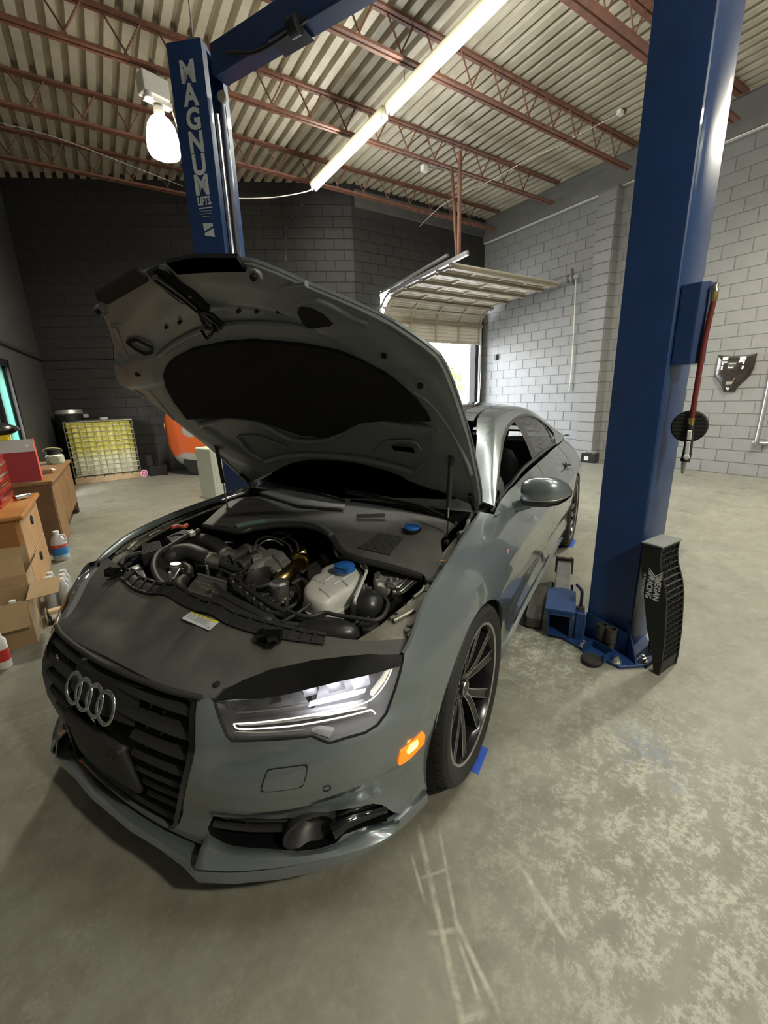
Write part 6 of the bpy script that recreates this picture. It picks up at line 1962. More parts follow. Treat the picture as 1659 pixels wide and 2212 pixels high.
MB().box((.05, -.11, .10), (.10, .05, .19)).build('lock_housing', MATS['lift_blue'], ar, bevel=.006)
MB().lathe([(.022, .19), (.022, .215)], o=(.05, -.11, 0), n=14).build('lock_collar', MATS['old_iron'], ar)
MB().tube(spline([(.05, -.11, .2), (.05, -.11, .30), (.06, -.10, .325), (.10, -.08, .33)], 4), .009, 8).build('lock_pin', MATS['lift_dark'], ar, smooth=1)
MB().box((.30, .15, .05), (.5, .10, .08)).build('rear_arm', MATS['old_iron'], ar, bevel=.01)
# stay plates around the arm pivot

# wiring box, brass fitting, air hose and inflator on the post
op = thing('control_box', 'blue folded-metal box bolted to the lift post', 'control box', cw((-1.20, 1.512, 1.57)), CAR_A + math.radians(-19.4))
MB().prism([(.06, -.02, 0), (.06, .055, 0), (.035, .085, 0), (-.06, .085, 0), (-.09, .055, 0), (-.09, -.02, 0)], (0, 0, .345)).build('cover', MATS['lift_blue'], op, bevel=.004, bseg=2)
MB().cyl((.061, -.005, .26), (.066, -.005, .26), .007, 8).build('screw', MATS['old_iron'], op)
hz = chit(1542, 622, 0, -1.13)
ah = thing('air_hose', 'dark red air hose with brass fitting and inflator hung from the lift post', 'air hose', (0, 0, 0))
def hc(u, v, x=-1.13): return Vector(cw(chit(u, v, 0, x)))
MB().tube([hc(1541, 652), hc(1521, 740), hc(1506, 830), hc(1494, 905)], .0115, 10).build('hose', M('hose_red', (.17, .022, .018), .5), ah, smooth=1)
MB().tube([hc(1542, 652), hc(1543, 640), hc(1545, 630)], [.012, .0155, .013], 10).build('brass_fitting', M('brass', (.62, .47, .16), .3, metal=1), ah, smooth=.6)
MB().tube([hc(1545, 630), hc(1544, 618), hc(1550, 611)], [.014, .013, .010], 10).build('coupler', MATS['steel'], ah, smooth=.8)
MB().tube([hc(1494, 903), hc(1492, 920)], [.016, .013], 10).build('hose_sleeve', MATS['brass'], ah, smooth=.8)
dc = hc(1489, 921, -1.15); axv = Vector(cw((1, -.1, 0))) - Vector(cw((0, 0, 0)))
MB().lathe([(.071, -.012), (.075, -.006), (.075, .006), (.068, .012), (0, .012)], o=tuple(dc), ax=tuple(axv), n=36).build('rubber_disc', MATS['rubber'], ah, smooth=.5)
for i in range(7):
    zz = (i - 3) * .018
    hw = math.sqrt(max(0, .068 ** 2 - zz ** 2))
    sd = axv.cross(Vector((0, 0, 1))).normalized()
    MB().bar(dc + axv.normalized() * .012 + sd * hw + Vector((0, 0, zz)), dc + axv.normalized() * .012 - sd * hw + Vector((0, 0, zz)), .006, .009).build('disc_rib', MATS['rubber'], ah)
MB().tube([hc(1492, 912), hc(1491, 935), hc(1483, 985), hc(1479, 997)], [.012, .017, .020, .021], 10).build('grip', MATS['rubber'], ah, smooth=.8)
for (p0, p1) in (((1490, 930), (1488, 950)), ((1487, 953), (1483, 985))):
    a, b = hc(*p0, -1.105), hc(*p1, -1.105)
    MB().bar(a, b, .018, .012, tuple(axv)).build('metal_sleeve', M('bright_alu', (.72, .73, .72), .35, metal=.2), ah, bevel=.003)
MB().lathe([(.011, 0), (.013, .004), (.009, .010), (0, .011)], o=tuple(hc(1483, 987, -1.10)), ax=tuple(axv), n=14).build('release_button', MATS['bright_alu'], ah, smooth=.7)
MB().tube([hc(1478, 997), hc(1476, 1008), hc(1474.5, 1023)], [.012, .009, .006], 10).build('nipple', MATS['steel'], ah, smooth=.6)
# low ramp stood on its thin end against the post
P1, P2 = flo(1423, 1460), flo(1461, 1433)
def ramp(P, label, lettered, rz, H=.695, Wd=.19):
    t = thing('car_ramp', label, 'ramp', (P[0], P[1], 0), rz, group='plastic car ramps')
    M('ramp_black', (.014, .014, .014), .45, bump=.2, bscale=150)
    # side outline in (y, z): low tip at the floor, hollow ribbed underside towards -y
    und = [(0, 0), (-.004, .06), (.0, .20), (.012, .34), (.020, .42), (.036, .49), (.066, .57), (.078, .63), (.078, H)]
    top = [(.165, H), (.15, .55), (.085, .25), (.035, .08), (.018, 0)]
    prof = und + top
    for x0 in (0, Wd - .012):
        MB().prism([(x0, y, z) for y, z in prof], (.012, 0, 0)).build('side_wall', MATS['ramp_black'], t, smooth=.3)
    rows = [[(x, y, z) for y, z in top] for x in (.0, Wd)]
    solidify(MB().grid(rows).build('drive_face', MATS['ramp_black'], t), .008, 1)
    MB().box((Wd / 2, .1225, H + .004), (Wd + .012, .105, .010)).build('end_plate', M('ramp_end', (.20, .21, .21), .35), t, bevel=.003)
    rib = MB()
    def uy(z): return float(np.interp(z, [p[1] for p in und], [p[0] for p in und]))
    n = 19
    for i in range(n + 1):
        z = .08 + (H - .09) * i / n
        MB().bar((.01, uy(z) + .012, z), (Wd - .01, uy(z) + .012, z), .004, .026, (0, 1, 0)).build('cross_rib', MATS['ramp_black'], t)
        if i < n:
            z2 = .08 + (H - .09) * (i + 1) / n
            for xa, xb in ((.012, .07), (.07, .012), (.12, .178), (.178, .12)):
                rib.bar((xa, uy(z) + .016, z), (xb, uy(z2) + .016, z2), .003, .02, (0, 1, 0))
    for x in (.07, .095, .12):
        rib.tube([(x, uy(z) + .014, z) for z in np.linspace(.08, H - .01, 14)], .0035, 4)
    o = rib.build('honeycomb', MATS['ramp_black'], t); o['kind'] = 'stuff'
    MB().prism([(.006, .004, 0), (Wd - .006, .004, 0), (Wd - .006, .0, .08), (.006, .0, .08)], (0, .012, 0)).build('toe', MATS['ramp_black'], t)
    solidify(MB().grid([[(x, uy(z) + .03, z) for z in np.linspace(.05, H, 12)] for x in (.01, Wd - .01)]).build('web', MATS['under_black'], t), .003)
    if lettered:
        wt = M('ramp_print', (.72, .73, .73), .5)
        # lettering runs down the side wall: local x of the text = -z, local y of the text = -y ... read from -x
        m4 = Matrix(((0, 0, -1, -.0008), (0, -1, 0, 0), (-1, 0, 0, 0), (0, 0, 0, 1)))
        def at(y, z): return Matrix.Translation((0, y, z)) @ m4
        text_mesh('lettering', 'MEGAN', .040, wt, t, at(.072, .470), squash=.92, bold=.001)
        text_mesh('lettering', 'RACING', .040, wt, t, at(.108, .468), squash=.80, bold=.001)
        text_mesh('lettering', '1.5 TON CAPACITY', .015, wt, t, at(.138, .475), squash=1.0)
        for y0, y1, z0, z1 in ((.056, .122, .565, .555), (.056, .122, .552, .542)):
            pass
        mb = MB()
        for dz in (0, .013, .024):
            mb.prism([(-.0012, .056, .572 - dz), (-.0012, .088, .540 - dz), (-.0012, .122, .572 - dz), (-.0012, .122, .565 - dz), (-.0012, .088, .533 - dz), (-.0012, .056, .565 - dz)], (.001, 0, 0))
        mb.build('arrow_mark', wt, t)
    return t
ramp(P1, 'black plastic car ramp with white lettering standing upright against the lift post', True, math.atan2(P2[1] - P1[1], P2[0] - P1[0]))
pr = cw((-1.62, 1.30, 0))
ramp(pr, 'black plastic car ramp half hidden behind the lift post', False, CAR_A + math.radians(70), H=.62)
# painter's tape at the tyres
M('tape_blue', (.025, .085, .46), .6, noise=.15, nscale=60)
for px, lb in ((((1032, 1607), (1055, 1618), (1033, 1674), (1010, 1662)), 'strip of blue tape with a pen mark beside the front tyre'), (((1231, 1163), (1244, 1167), (1237, 1183), (1221, 1181)), 'strip of blue tape on the floor beside the rear tyre')):
    tp = tag(MB().prism([tuple(flo(u, v)) for u, v in px], (0, 0, .0008)).build('tape_strip', MATS['tape_blue']), lb, 'tape')
    if px[0][0] == 1032:
        ink = M('ink', (.01, .012, .05), .6)
        MB().tube([flo(1027, 1640, .001), flo(1028, 1631, .001), flo(1034, 1633, .001), flo(1029, 1637, .001), flo(1031, 1640, .001)], .0007, 4).tube([flo(1031, 1634, .001), flo(1037, 1640, .001)], .0007, 4).build('pen_mark', ink, tp)

# ================================================================== BACK CORNER: tank, drum, parked body
M('cage_steel', (.24, .23, .18), .45, metal=.7)
M('ibc_plastic', (.52, .50, .20), .45, noise=.3, nscale=3, col2=(.60, .58, .40))
M('pallet_wood', (.36, .26, .15), .7, noise=.3, nscale=8)
A_, B_ = flo(166, 1047), flo(303, 1031)
ang = math.atan2(B_[1] - A_[1], B_[0] - A_[0])
def ibc():
    t = thing('liquid_tank', 'yellowed caged liquid tank on a wooden pallet by the slanted wall', 'tank', tuple(A_), ang)
    L_, D_, H_ = 1.12, .80, 1.02
    z0 = .135
    # pallet
    for i in range(3): MB().box((L_ / 2, .05 + i * (D_ - .1) / 2, .055), (L_ + .02, .10, .085)).build('pallet_block', MATS['pallet_wood'], t)
    for i in range(7): MB().box((L_ * (i + .5) / 7, D_ / 2, .108), (L_ / 7 - .02, D_, .022)).build('pallet_board', MATS['pallet_wood'], t)
    MB().box((L_ / 2, 0.03, .014), (L_, .10, .02)).build('pallet_board', MATS['pallet_wood'], t)
    # bottle with upright pillows
    n = 5
    def outline(k):
        out = []
        w = L_ - .08
        for i in range(n):
            for f, d in ((.06, .025), (.18, .0), (.5, -.012), (.82, 0), (.94, .025)):
                out.append((.04 + w * (i + f) / n, .03 + d + k))
        out += [(L_ - .035, .06 + k), (L_ - .035, D_ - .06 - k), (L_ - .06, D_ - .035 - k), (.06, D_ - .035 - k), (.035, D_ - .06 - k), (.035, .06 + k)]
        return out
    rows = [[(x, y, z) for x, y in outline(k)] for z, k in ((z0, .05), (z0 + .05, .01), (z0 + .5, 0), (z0 + H_ - .10, .0), (z0 + H_ - .04, .02), (z0 + H_, .10))]
    mb = MB().grid(rows, closed=True)
    q = len(rows[0]); mb.f.append(tuple(5 * q + i for i in range(q)))
    mb.build('bottle', ibc_material(), t, smooth=.9)
    for z in np.linspace(z0 + .02, z0 + H_ + .02, 12):
        MB().tube([(0, 0, z), (L_, 0, z), (L_, D_, z), (0, D_, z)], .0075, 6, closed=True).build('cage_bar', MATS['cage_steel'], t)
    for x in np.linspace(0, L_, 11):
        MB().cyl((x, -.008, z0), (x, -.008, z0 + H_ + .02), .0065, 6).build('cage_bar', MATS['cage_steel'], t)
        MB().cyl((x, D_ + .008, z0), (x, D_ + .008, z0 + H_ + .02), .0065, 6).build('cage_bar', MATS['cage_steel'], t)
    for y in np.linspace(.1, D_ - .1, 8):
        for x in (-.008, L_ + .008): MB().cyl((x, y, z0), (x, y, z0 + H_ + .02), .0065, 6).build('cage_bar', MATS['cage_steel'], t)
    MB().box((L_ * .62, D_ * .5, z0 + H_ + .03), (.9, .5, .02)).build('top_sheet', M('dusty_sheet', (.09, .085, .07), .7), t)
    MB().lathe([(.075, 0), (.075, .05), (0, .055)], o=(L_ * .6, D_ * .4, z0 + H_ + .03), n=20).build('filler_cap', M('cap_pale', (.4, .4, .36), .5), t, smooth=.5)
def ibc_material():
    if 'ibc_liquid' in MATS: return MATS['ibc_liquid']
    m = M('ibc_liquid', (.5, .48, .2), .42)
    nt = m.node_tree; b = nt.nodes['Principled BSDF']
    tc = nt.nodes.new('ShaderNodeTexCoord'); sp = nt.nodes.new('ShaderNodeSeparateXYZ'); r = nt.nodes.new('ShaderNodeValToRGB'); mr = nt.nodes.new('ShaderNodeMapRange')
    nt.links.new(tc.outputs['Object'], sp.inputs[0]); nt.links.new(sp.outputs[2], mr.inputs[0])
    mr.inputs[1].default_value = .13; mr.inputs[2].default_value = 1.16
    e = r.color_ramp.elements
    e[0].position = .0; e[0].color = (.55, .54, .42, 1); e[1].position = 1; e[1].color = (.46, .42, .08, 1)
    k = e.new(.30); k.color = (.62, .60, .40, 1); k = e.new(.5); k.color = (.50, .46, .09, 1)
    nt.links.new(mr.outputs[0], r.inputs[0]); nt.links.new(r.outputs[0], b.inputs['Base Color'])
    return m
ibc()
# black drum with a pale lid behind the tank
dp = (-.58, 11.03, 0)
dr = thing('plastic_drum', 'tall black drum with a metal lid standing behind the caged tank', 'drum', dp)
MB().lathe([(.23, 0), (.245, .03), (.245, .45), (.25, .47), (.245, .49), (.245, .95), (.23, 1.0)], n=32).build('body', MATS['black_plastic'], dr, smooth=.6)
MB().lathe([(.25, 1.0), (.25, 1.30), (.24, 1.31), (0, 1.31)], n=32).build('inner_bin', MATS['black_plastic'], dr, smooth=.6)
MB().lathe([(.0, 1.40), (.23, 1.40), (.245, 1.36), (.25, 1.33), (.24, 1.315)], n=32).build('lid', M('lid_steel', (.5, .48, .47), .35, metal=.7), dr, smooth=.6)
MB().box((.28, -.12, 1.27), (.10, .05, .08)).build('clasp', MATS['lid_steel'], dr, bevel=.01)
# orange primer-patched body of a parked vehicle
def body_mat():
    m = M('orange_paint', (.62, .12, .03), .4, coat=.2)
    nt = m.node_tree; b = nt.nodes['Principled BSDF']
    tc = nt.nodes.new('ShaderNodeTexCoord'); last = None
    for (x, y, z, r) in ((.42, 0, .20, .30), (.85, 0, .22, .30), (1.25, 0, .25, .30), (.55, 0, .93, .15), (1.35, 0, .9, .3)):
        mp = nt.nodes.new('ShaderNodeMapping'); mp.vector_type = 'TEXTURE'
        mp.inputs[1].default_value = (x, y, z); mp.inputs[3].default_value = (r * 1.2, 3, r)
        nt.links.new(tc.outputs['Object'], mp.inputs[0])
        ln = nt.nodes.new('ShaderNodeVectorMath'); ln.operation = 'LENGTH'; nt.links.new(mp.outputs[0], ln.inputs[0])
        mr = nt.nodes.new('ShaderNodeMapRange'); mr.inputs[1].default_value = 1.0; mr.inputs[2].default_value = .85; nt.links.new(ln.outputs['Value'], mr.inputs[0])
        if last is None: last = mr.outputs[0]
        else:
            mx = nt.nodes.new('ShaderNodeMath'); mx.operation = 'MAXIMUM'; nt.links.new(last, mx.inputs[0]); nt.links.new(mr.outputs[0], mx.inputs[1]); last = mx.outputs[0]
    mix = nt.nodes.new('ShaderNodeMix'); mix.data_type = 'RGBA'
    mix.inputs[6].default_value = (.62, .12, .03, 1); mix.inputs[7].default_value = (.36, .36, .34, 1)
    nt.links.new(last, mix.inputs[0]); nt.links.new(mix.outputs[2], b.inputs['Base Color'])
    return m
vn = thing('parked_vehicle', 'orange vehicle body with gray primer patches behind the raised hood', 'vehicle', (.93, 9.62, 0), math.radians(-26.7))
rows = []
for x, hh, zb, dd in ((.0, .85, .55, .55), (.02, 1.22, .34, .75), (.08, 1.30, .24, .9), (.25, 1.34, .15, .98), (.6, 1.36, .13, 1.0), (1.2, 1.36, .13, 1.0), (2.1, 1.33, .13, 1.0), (2.6, 1.2, .16, .95), (2.7, .9, .3, .8)):
    sec = []
    zt = hh
    for a in np.linspace(0, 2 * PI, 33)[:-1]:
        ca, sa = math.cos(a), math.sin(a)
        sec.append((x + .12 * (zt - (zt + zb) / 2 - (zt - zb) / 2 * sa) * (1 if x < .3 else 0), .36 - .35 * dd * np.sign(ca) * abs(ca) ** .45, (zt + zb) / 2 + (zt - zb) / 2 * np.sign(sa) * abs(sa) ** .45))
    rows.append(sec)
mb = MB().grid(rows, closed=True); k = 32
mb.f += [tuple(range(k)), tuple(8 * k + i for i in range(k))]
mb.build('body_shell', body_mat(), vn, smooth=.9)
for x in (.62, 2.1):
    for y in (.12, .60): MB().lathe([(.2, -.09), (.30, -.09), (.31, -.05), (.31, .05), (.30, .09), (.2, .09), (.18, .03), (0, .03)], o=(x, y, .31), ax=(0, 1, 0), n=28).build('wheel', MATS['tyre'], vn, smooth=.6)
for x, z0, z1 in ((.03, .92, 1.12),):
    MB().lathe([(.0, .02), (.05, .015), (.06, 0)], o=(x - .0, .12, 1.02), ax=(-1, -.5, 0), n=16).build('lamp', M('lamp_amber', (.75, .42, .15), .3), vn, smooth=.7)
MB().tube(spline([(.70, -.02, .12), (.78, -.06, .06), (.95, -.05, .06), (1.02, -.02, .14)], 5), .02, 8).build('trailing_arm', MATS['under_black'], vn, smooth=1)
bx = thing('black_case', 'low black case on the floor before the orange vehicle', 'case', (.80, 10.10, 0), -.15)
MB().box((0, 0, .10), (.34, .24, .20)).build('body', MATS['black_plastic'], bx, bevel=.015)
MB().box((-.14, .08, .31), (.14, .16, .24)).build('upper_box', MATS['black_plastic'], bx, bevel=.02)
pw = thing('toy_wheel', 'small pink spoked wheel standing beside the black case', 'wheel', (.52, 10.05, .076), .4)
MB().tube([(.065 * math.cos(a), 0, .065 * math.sin(a)) for a in np.linspace(0, 2 * PI, 25)[:-1]], .011, 8, closed=True).build('tyre', M('pink_pale', (.75, .5, .55), .5), pw, smooth=1)
MB().lathe([(.055, -.01), (.055, .01)], ax=(0, 1, 0), n=20).build('disc', M('pink', (.55, .04, .22), .5), pw)
for i in range(5):
    a = 2 * PI * i / 5
    MB().bar((0, -.013, 0), (.055 * math.cos(a), -.013, .055 * math.sin(a)), .01, .008, (0, 1, 0)).build('spoke', MATS['pink_pale'], pw)
wb = flo(468, 1083)
fr = thing('white_cabinet', 'pale metal cabinet on the floor past the car fender', 'cabinet', (wb[0], wb[1], 0), .32)
MB().box((.27, .22, .40), (.54, .44, .80)).build('body', M('pale_metal', (.50, .54, .46), .45), fr, bevel=.02, bseg=2)
MB().box((.27, .0, .42), (.46, .012, .70)).build('door', MATS['pale_metal'], fr, bevel=.006)
MB().box((.46, -.014, .5), (.02, .02, .16)).build('handle', MATS['gray_cable'], fr, bevel=.004)
# cable reel post at the cabinet foot
MB().box((.27, .22, .015), (.50, .40, .03)).build('plinth', MATS['under_black'], fr)

# ================================================================== DESKS AND CLUTTER ALONG THE WALL
M('desk_wood', (.26, .145, .055), .5, noise=.3, nscale=6, col2=(.20, .105, .04))
M('desk_wood_dark', (.155, .085, .04), .55, noise=.3, nscale=6)
M('cabinet_wood', (.42, .19, .055), .45, noise=.25, nscale=5, col2=(.34, .14, .035))
M('card', (.36, .245, .13), .8, noise=.15, nscale=6)
M('card_in', (.26, .20, .125), .85, noise=.15, nscale=6)
ds = thing('office_desk', 'long brown wooden desk along the dark wall', 'desk', (-.56, 5.345, 0), math.radians(-1.6))
MB().box((-.36, 1.0, .735), (.76, 2.02, .035)).build('desk_top', MATS['desk_wood'], ds, bevel=.008, bseg=2)
MB().box((-.36, .02, .36), (.70, .035, .715)).build('end_panel', MATS['desk_wood_dark'], ds)
MB().box((-.36, 1.96, .36), (.70, .035, .715)).build('end_panel', MATS['desk_wood_dark'], ds)
MB().box((-.36, .02, .66), (.72, .04, .06)).build('end_rail', MATS['desk_wood_dark'], ds)
for y0, y1 in ((.04, .58), (.60, 1.02), (1.04, 1.46), (1.48, 1.94)):
    MB().box((-.012, (y0 + y1) / 2, .44 if y0 > .5 else .38), (.022, y1 - y0, .52 if y0 > .5 else .66)).build('front_panel', MATS['desk_wood'], ds, bevel=.004)
MB().box((-.02, 1.0, .70), (.02, 1.9, .035)).build('apron', MATS['desk_wood'], ds)
for y in (.06, .62, 1.9): MB().box((-.05, y, .03), (.05, .05, .06)).build('foot', MATS['under_black'], ds)
cb = thing('drawer_cabinet', 'orange-brown wooden drawer cabinet with two recessed pulls', 'cabinet', (-.645, 3.93, 0), 0)
MB().box((-.30, .49, .35), (.56, .94, .66)).build('carcass', MATS['cabinet_wood'], cb)
MB().box((-.29, .49, .698), (.64, 1.0, .036)).build('cabinet_top', MATS['cabinet_wood'], cb, bevel=.012, bseg=3)
MB().box((-.30, .012, .33), (.54, .012, .64)).build('side_panel', M('cabinet_side', (.27, .12, .035), .5, noise=.2, nscale=5), cb)
for k, (z0, z1) in enumerate(((.36, .665), (.04, .35))):
    MB().box((-.012, .49, (z0 + z1) / 2), (.02, .90, z1 - z0)).build('drawer', M('drawer_front', (.46, .26, .115), .5, noise=.2, nscale=6), cb, bevel=.004)
    MB().lathe([(.0, .002), (.03, .003), (.036, .008), (.038, .0)], o=(.0, .49, (z0 + z1) / 2 + .06), ax=(1, 0, 0), n=16).build('pull', MATS['under_black'], cb)
MB().box((-.3, .49, .012), (.5, .88, .024)).build('plinth', MATS['under_black'], cb)
# red tool chest on the cabinet
tc_ = thing('tool_chest', 'red metal tool chest with chrome drawer pulls on the cabinet', 'tool chest', (-.78, 4.28, .717), 0)
M('chest_red', (.36, .02, .015), .3, coat=.5)
MB().box((-.16, .26, .17), (.32, .56, .34)).build('case', MATS['chest_red'], tc_, bevel=.008)
for k in range(4):
    z = .045 + .075 * k
    MB().box((.004, .26, z + .02), (.012, .53, .066)).build('drawer', MATS['chest_red'], tc_, bevel=.004)
    MB().bar((.016, .04, z + .044), (.016, .48, z + .044), .012, .014).build('pull', MATS['chrome'], tc_)
MB().box((-.16, .26, .36), (.33, .57, .03)).build('lid', MATS['chest_red'], tc_, bevel=.008)
sk = thing('socket', 'chrome impact socket lying on the cabinet top', 'socket', (-.70, 4.62, .739))
MB().cyl((-.04, -.03, .0), (.03, .045, .0), .022, 14).build('barrel', MATS['chrome'], sk, smooth=.6)
MB().cyl((.03, .045, 0), (.05, .068, 0), .014, 12).build('drive_end', MATS['steel'], sk, smooth=.6)
# red and white carton on the desk
rb_ = thing('red_carton', 'open red and white cardboard carton standing on the desk', 'carton', (-.625, 5.40, .7525), .05)
M('carton_red', (.30, .03, .035), .5); M('carton_red_bright', (.62, .09, .05), .5); M('carton_white', (.52, .50, .50), .5)
MB().box((-.20, .004, .15), (.40, .006, .30)).build('front_wall', MATS['carton_red'], rb_)
MB().box((-.20, .003, .36), (.40, .006, .12)).build('white_band', MATS['carton_white'], rb_)
MB().prism([(0, 0, 0), (0, .22, 0), (0, .22, .36), (0, .16, .42), (0, .10, .36), (0, .02, .30)], (-.006, 0, 0)).build('side_wall', MATS['carton_red_bright'], rb_)
MB().box((-.20, .22, .20), (.40, .006, .42)).build('back_wall', MATS['card_in'], rb_)
MB().box((-.40, .11, .20), (.006, .22, .40)).build('side_wall', MATS['carton_red'], rb_)
MB().box((-.20, .11, .004), (.40, .22, .008)).build('bottom', MATS['card_in'], rb_)
MB().prism([(-.01, .01, .40), (-.10, .01, .42), (-.05, .0, .34)], (0, -.004, 0)).build('torn_flap', M('paper_white', (.75, .73, .68), .6), rb_)
MB().box((-.28, .10, .445), (.22, .16, .05)).build('yellow_pack', M('yellow_pack', (.72, .52, .02), .5), rb_, bevel=.004)
bg = thing('black_bag', 'crumpled black bag lying on top of the red carton', 'bag', (-.95, 5.52, 1.225))
rnd = random.Random(5)
prof = []
for h, r_ in ((0, .10), (.02, .15), (.05, .16), (.08, .13), (.11, .07), (.12, .01)):
    prof.append([(r_ * 1.4 * (1 + .15 * rnd.uniform(-1, 1)) * math.cos(a), r_ * (1 + .2 * rnd.uniform(-1, 1)) * math.sin(a), h + .01 * rnd.uniform(-1, 1)) for a in np.linspace(0, 2 * PI, 15)[:-1]])
mb = MB().grid(prof, closed=True); mb.f.append(tuple(range(14)))
mb.build('sack', M('bag_black', (.012, .011, .011), .3), bg, smooth=1.0)
MB().tube([(.16, -.03, .05), (.22, -.04, .07), (.24, -.02, .05), (.21, .0, .03)], .006, 6).build('buckle', MATS['steel'], bg)
# jar and odds on the far end of the desk
jr = thing('paint_jar', 'pale octagonal jar with a dark collar and looped handle on the desk', 'jar', (-.62, 6.95, .7525))
MB().lathe([(.09, 0), (.10, .02), (.10, .10), (.08, .125)], n=8).build('jar_body', M('jar_pale', (.42, .45, .36), .4), jr)
MB().lathe([(.08, .125), (.075, .16), (.085, .165), (.085, .19), (0, .19)], n=20).build('collar', MATS['black_plastic'], jr, smooth=.5)
MB().tube(spline([(-.09, -.02, .14), (-.10, -.03, .19), (-.02, -.04, .21), (.08, -.02, .19), (.09, 0, .15)], 4), .005, 6).build('handle', M('handle_yellow', (.5, .45, .2), .5), jr, smooth=1)
MB().lathe([(.05, .0), (.055, .01)], o=(0, -.098, .06), ax=(0, -1, 0), n=8).build('label_patch', M('jar_label', (.25, .3, .22), .5), jr)
bt = thing('spray_bottle', 'black spray bottle with a white head on the desk', 'bottle', (-.86, 6.6, .7525))
MB().lathe([(.035, 0), (.037, .01), (.037, .16), (.015, .20), (.015, .22)], n=16).build('bottle', MATS['black_plastic'], bt, smooth=.6)
MB().box((.02, 0, .24), (.09, .03, .045)).build('spray_head', MATS['paper_white'], bt, bevel=.006)
tag(MB().box((-.52 - .16, 6.35, .754), (.16, .24, .003), .3).build('paper_sheet', MATS['paper_white']), 'loose white paper sheet lying on the desk', 'paper')
tag(MB().box((-.70, 5.98, .778), (.22, .16, .05), .2).build('small_carton', M('brown_pack', (.20, .11, .06), .6), bevel=.003), 'small brown carton lying on the desk', 'carton')
wd = thing('wiper_bottle', 'slim black bottle with a white tip on the desk', 'bottle', (-1.02, 7.0, .7525))
MB().lathe([(.03, 0), (.03, .26), (.012, .30)], n=12).build('bottle', MATS['black_plastic'], wd, smooth=.6)
MB().lathe([(.013, .30), (.016, .40), (.006, .42)], n=10).build('tip', MATS['paper_white'], wd, smooth=.6)
# jug of washer fluid
jg = thing('fluid_jug', 'white and blue plastic fluid jug on the floor beside the drawer cabinet', 'jug', (-.585, 5.07, 0))
jw = M('jug_white', (.70, .71, .72), .4)
MB().lathe([(.06, 0), (.068, .01), (.068, .17), (.06, .20), (.045, .235), (.024, .26), (.022, .275)], n=20).build('bottle', jw, jg, smooth=.7)
MB().lathe([(.026, .27), (.026, .295), (0, .296)], n=14).build('cap', jw, jg, smooth=.5)
MB().lathe([(.0688, .05), (.0688, .135)], n=20, cap=False).build('blue_label', M('jug_blue', (.03, .22, .55), .4), jg, smooth=.7)
MB().lathe([(.0692, .135), (.0692, .165)], n=20, cap=False).build('red_band', M('jug_red', (.6, .10, .08), .4), jg, smooth=.7)
MB().lathe([(.0692, .03), (.0692, .06)], n=20, cap=False).build('pale_band', M('jug_pale', (.45, .6, .68), .4), jg, smooth=.7)
MB().tube(spline([(.02, -.03, .255), (.06, -.03, .25), (.068, -.02, .19)], 4), .010, 6).build('grip', jw, jg, smooth=1)
# open cardboard boxes
def open_box(x, y, rz, L_, W_, H_, label, flaps, tilt=.7):
    t = thing('cardboard_box', label, 'box', (x, y, 0), rz)
    k = .005
    for (cx0, cy0, sx_, sy_) in ((0, -W_ / 2, L_, k), (0, W_ / 2, L_, k), (-L_ / 2, 0, k, W_), (L_ / 2, 0, k, W_)):
        MB().box((cx0, cy0, H_ / 2), (sx_, sy_, H_)).build('wall', MATS['card'], t)
    MB().box((0, 0, .004), (L_, W_, .008)).build('bottom', MATS['card_in'], t)
    for s, a in flaps:
        if s in 'ns':
            sg = 1 if s == 'n' else -1
            d = W_ * .5
            p = [(-L_ / 2, sg * W_ / 2, H_), (L_ / 2, sg * W_ / 2, H_), (L_ / 2, sg * (W_ / 2 + d * math.cos(a)), H_ + d * math.sin(a)), (-L_ / 2, sg * (W_ / 2 + d * math.cos(a)), H_ + d * math.sin(a))]
        else:
            sg = 1 if s == 'e' else -1
            d = W_ * .5
            p = [(sg * L_ / 2, -W_ / 2, H_), (sg * L_ / 2, W_ / 2, H_), (sg * (L_ / 2 + d * math.cos(a)), W_ / 2, H_ + d * math.sin(a)), (sg * (L_ / 2 + d * math.cos(a)), -W_ / 2, H_ + d * math.sin(a))]
        solidify(MB().add(p, [(0, 1, 2, 3)]).build('flap', MATS['card'], t), .004, 0)
    return t
open_box(-.83, 3.42, .04, .44, .33, .30, 'open cardboard box holding cans and bottles', (('e', .05), ('s', -1.1), ('w', 1.2)))
open_box(-.86, 3.765, .02, .44, .27, .36, 'larger open cardboard box standing behind the box of cans', (('e', 1.0), ('s', 1.9), ('n', 1.3)))
M('can_white', (.62, .62, .60), .35); M('can_red', (.50, .03, .03), .35); M('can_blue', (.05, .10, .3), .4); M('can_steel', (.5, .5, .5), .3, metal=.8)
def can(x, y, z, r_, h, body_, label, rx=0.0, band=None, cat='can'):
    t = thing('spray_can', label, cat, (x, y, z))
    t.rotation_euler = (rx, 0, .4)
    MB().lathe([(r_ * .95, 0), (r_, .01), (r_, h * .72), (r_ * .6, h * .82)], n=18).build('body', MATS[body_], t, smooth=.6)
    MB().lathe([(r_ * .62, h * .82), (r_ * .55, h * .97), (0, h)], n=14).build('cap', MATS['can_white'], t, smooth=.6)
    if band: MB().lathe([(r_ * 1.01, h * .2), (r_ * 1.01, h * .5)], n=18, cap=False).build('band', MATS[band], t, smooth=.6)
    return t
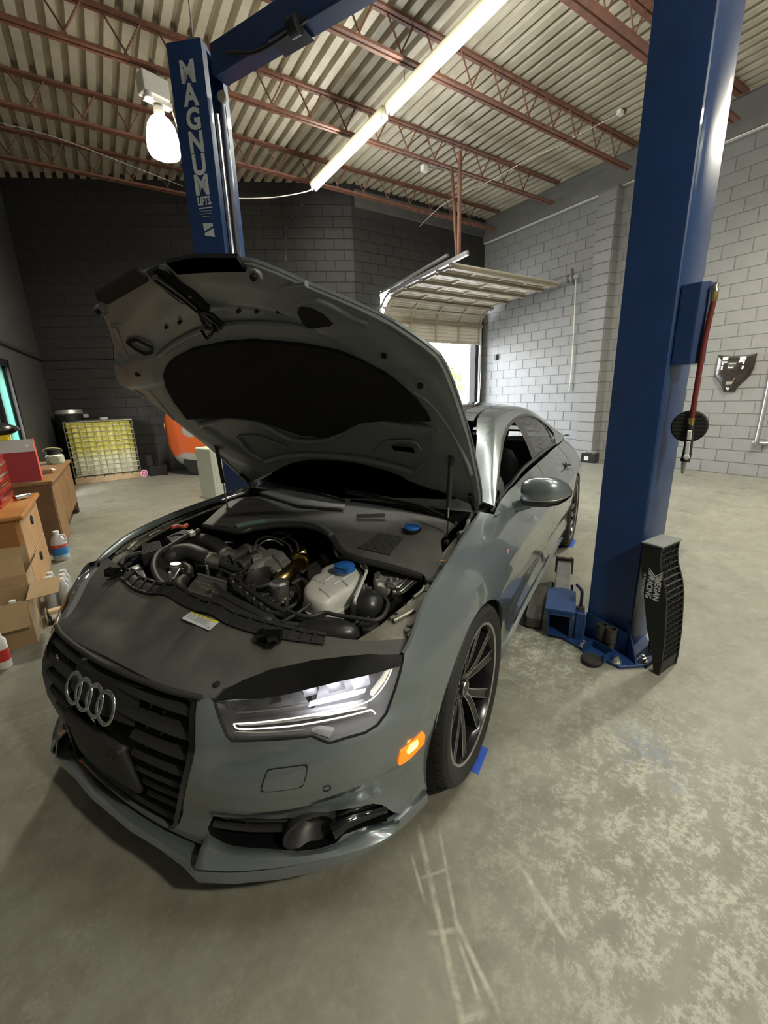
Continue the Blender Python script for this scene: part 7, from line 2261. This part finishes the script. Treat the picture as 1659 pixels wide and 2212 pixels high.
can(-.70, 3.42, .012, .034, .26, 'can_white', 'white aerosol can with a stepped cap standing in the open box', 0, None)
can(-.82, 3.36, .012, .045, .27, 'can_red', 'red and white bottle standing in the open box', .0, 'can_white', 'bottle')
can(-.80, 3.50, .012, .03, .22, 'can_blue', 'dark blue bottle in the open box', .15, None, 'bottle')
can(-.68, 3.52, .012, .028, .20, 'can_steel', 'small steel canister in the open box', -.1, None)
can(-.93, 3.44, .012, .03, .24, 'can_white', 'white bottle with a dark band in the open box', .1, 'can_blue', 'bottle')
can(-.735, 3.05, 0, .036, .24, 'can_white', 'white and red can standing on the bare floor before the box', 0, 'can_red')
# row of clear bottles with white caps
for i in range(6):
    x, y = -.545 + (i % 2) * .085 - .02, 3.82 + (i // 2) * .105
    t = thing('clear_bottle', 'clear plastic bottle with a pale cap beside the cardboard boxes', 'bottle', (x, y, 0), .2, group='clear bottles beside the cardboard boxes')
    MB().lathe([(.034, 0), (.038, .01), (.038, .15), (.03, .175), (.016, .19)], n=16).build('bottle', M('clear_gray', (.34, .35, .35), .2), t, smooth=.7)
    MB().lathe([(.022, .188), (.022, .215), (0, .216)], n=14).build('cap', MATS['can_white'], t, smooth=.5)
tag(MB().lathe([(.04, 0), (.04, .012), (.03, .02), (0, .02)], o=(-.575, 4.35, 0), n=16).build('bottle_lid', MATS['black_plastic'], smooth=.6), 'black round lid lying on the floor behind the clear bottles', 'lid')
tr = thing('parts_tray', 'shallow wooden tray of small parts on the floor', 'tray', (-.495, 3.60, 0), .12)
MB().box((0, 0, .012), (.17, .20, .024)).build('base', MATS['under_black'], tr)
MB().box((0, .02, .045), (.14, .05, .04)).build('wood_block', M('pale_wood', (.55, .42, .26), .6), tr, bevel=.003)
MB().box((0, .075, .035), (.15, .03, .03)).build('wood_block', MATS['pale_wood'], tr, bevel=.003)
MB().box((0, -.06, .035), (.12, .07, .02)).build('clear_pack', MATS['clear_gray'], tr, bevel=.003)
for s in (-1, 1): MB().box((s * .085, 0, .03), (.006, .20, .06)).build('side', MATS['card_in'], tr)
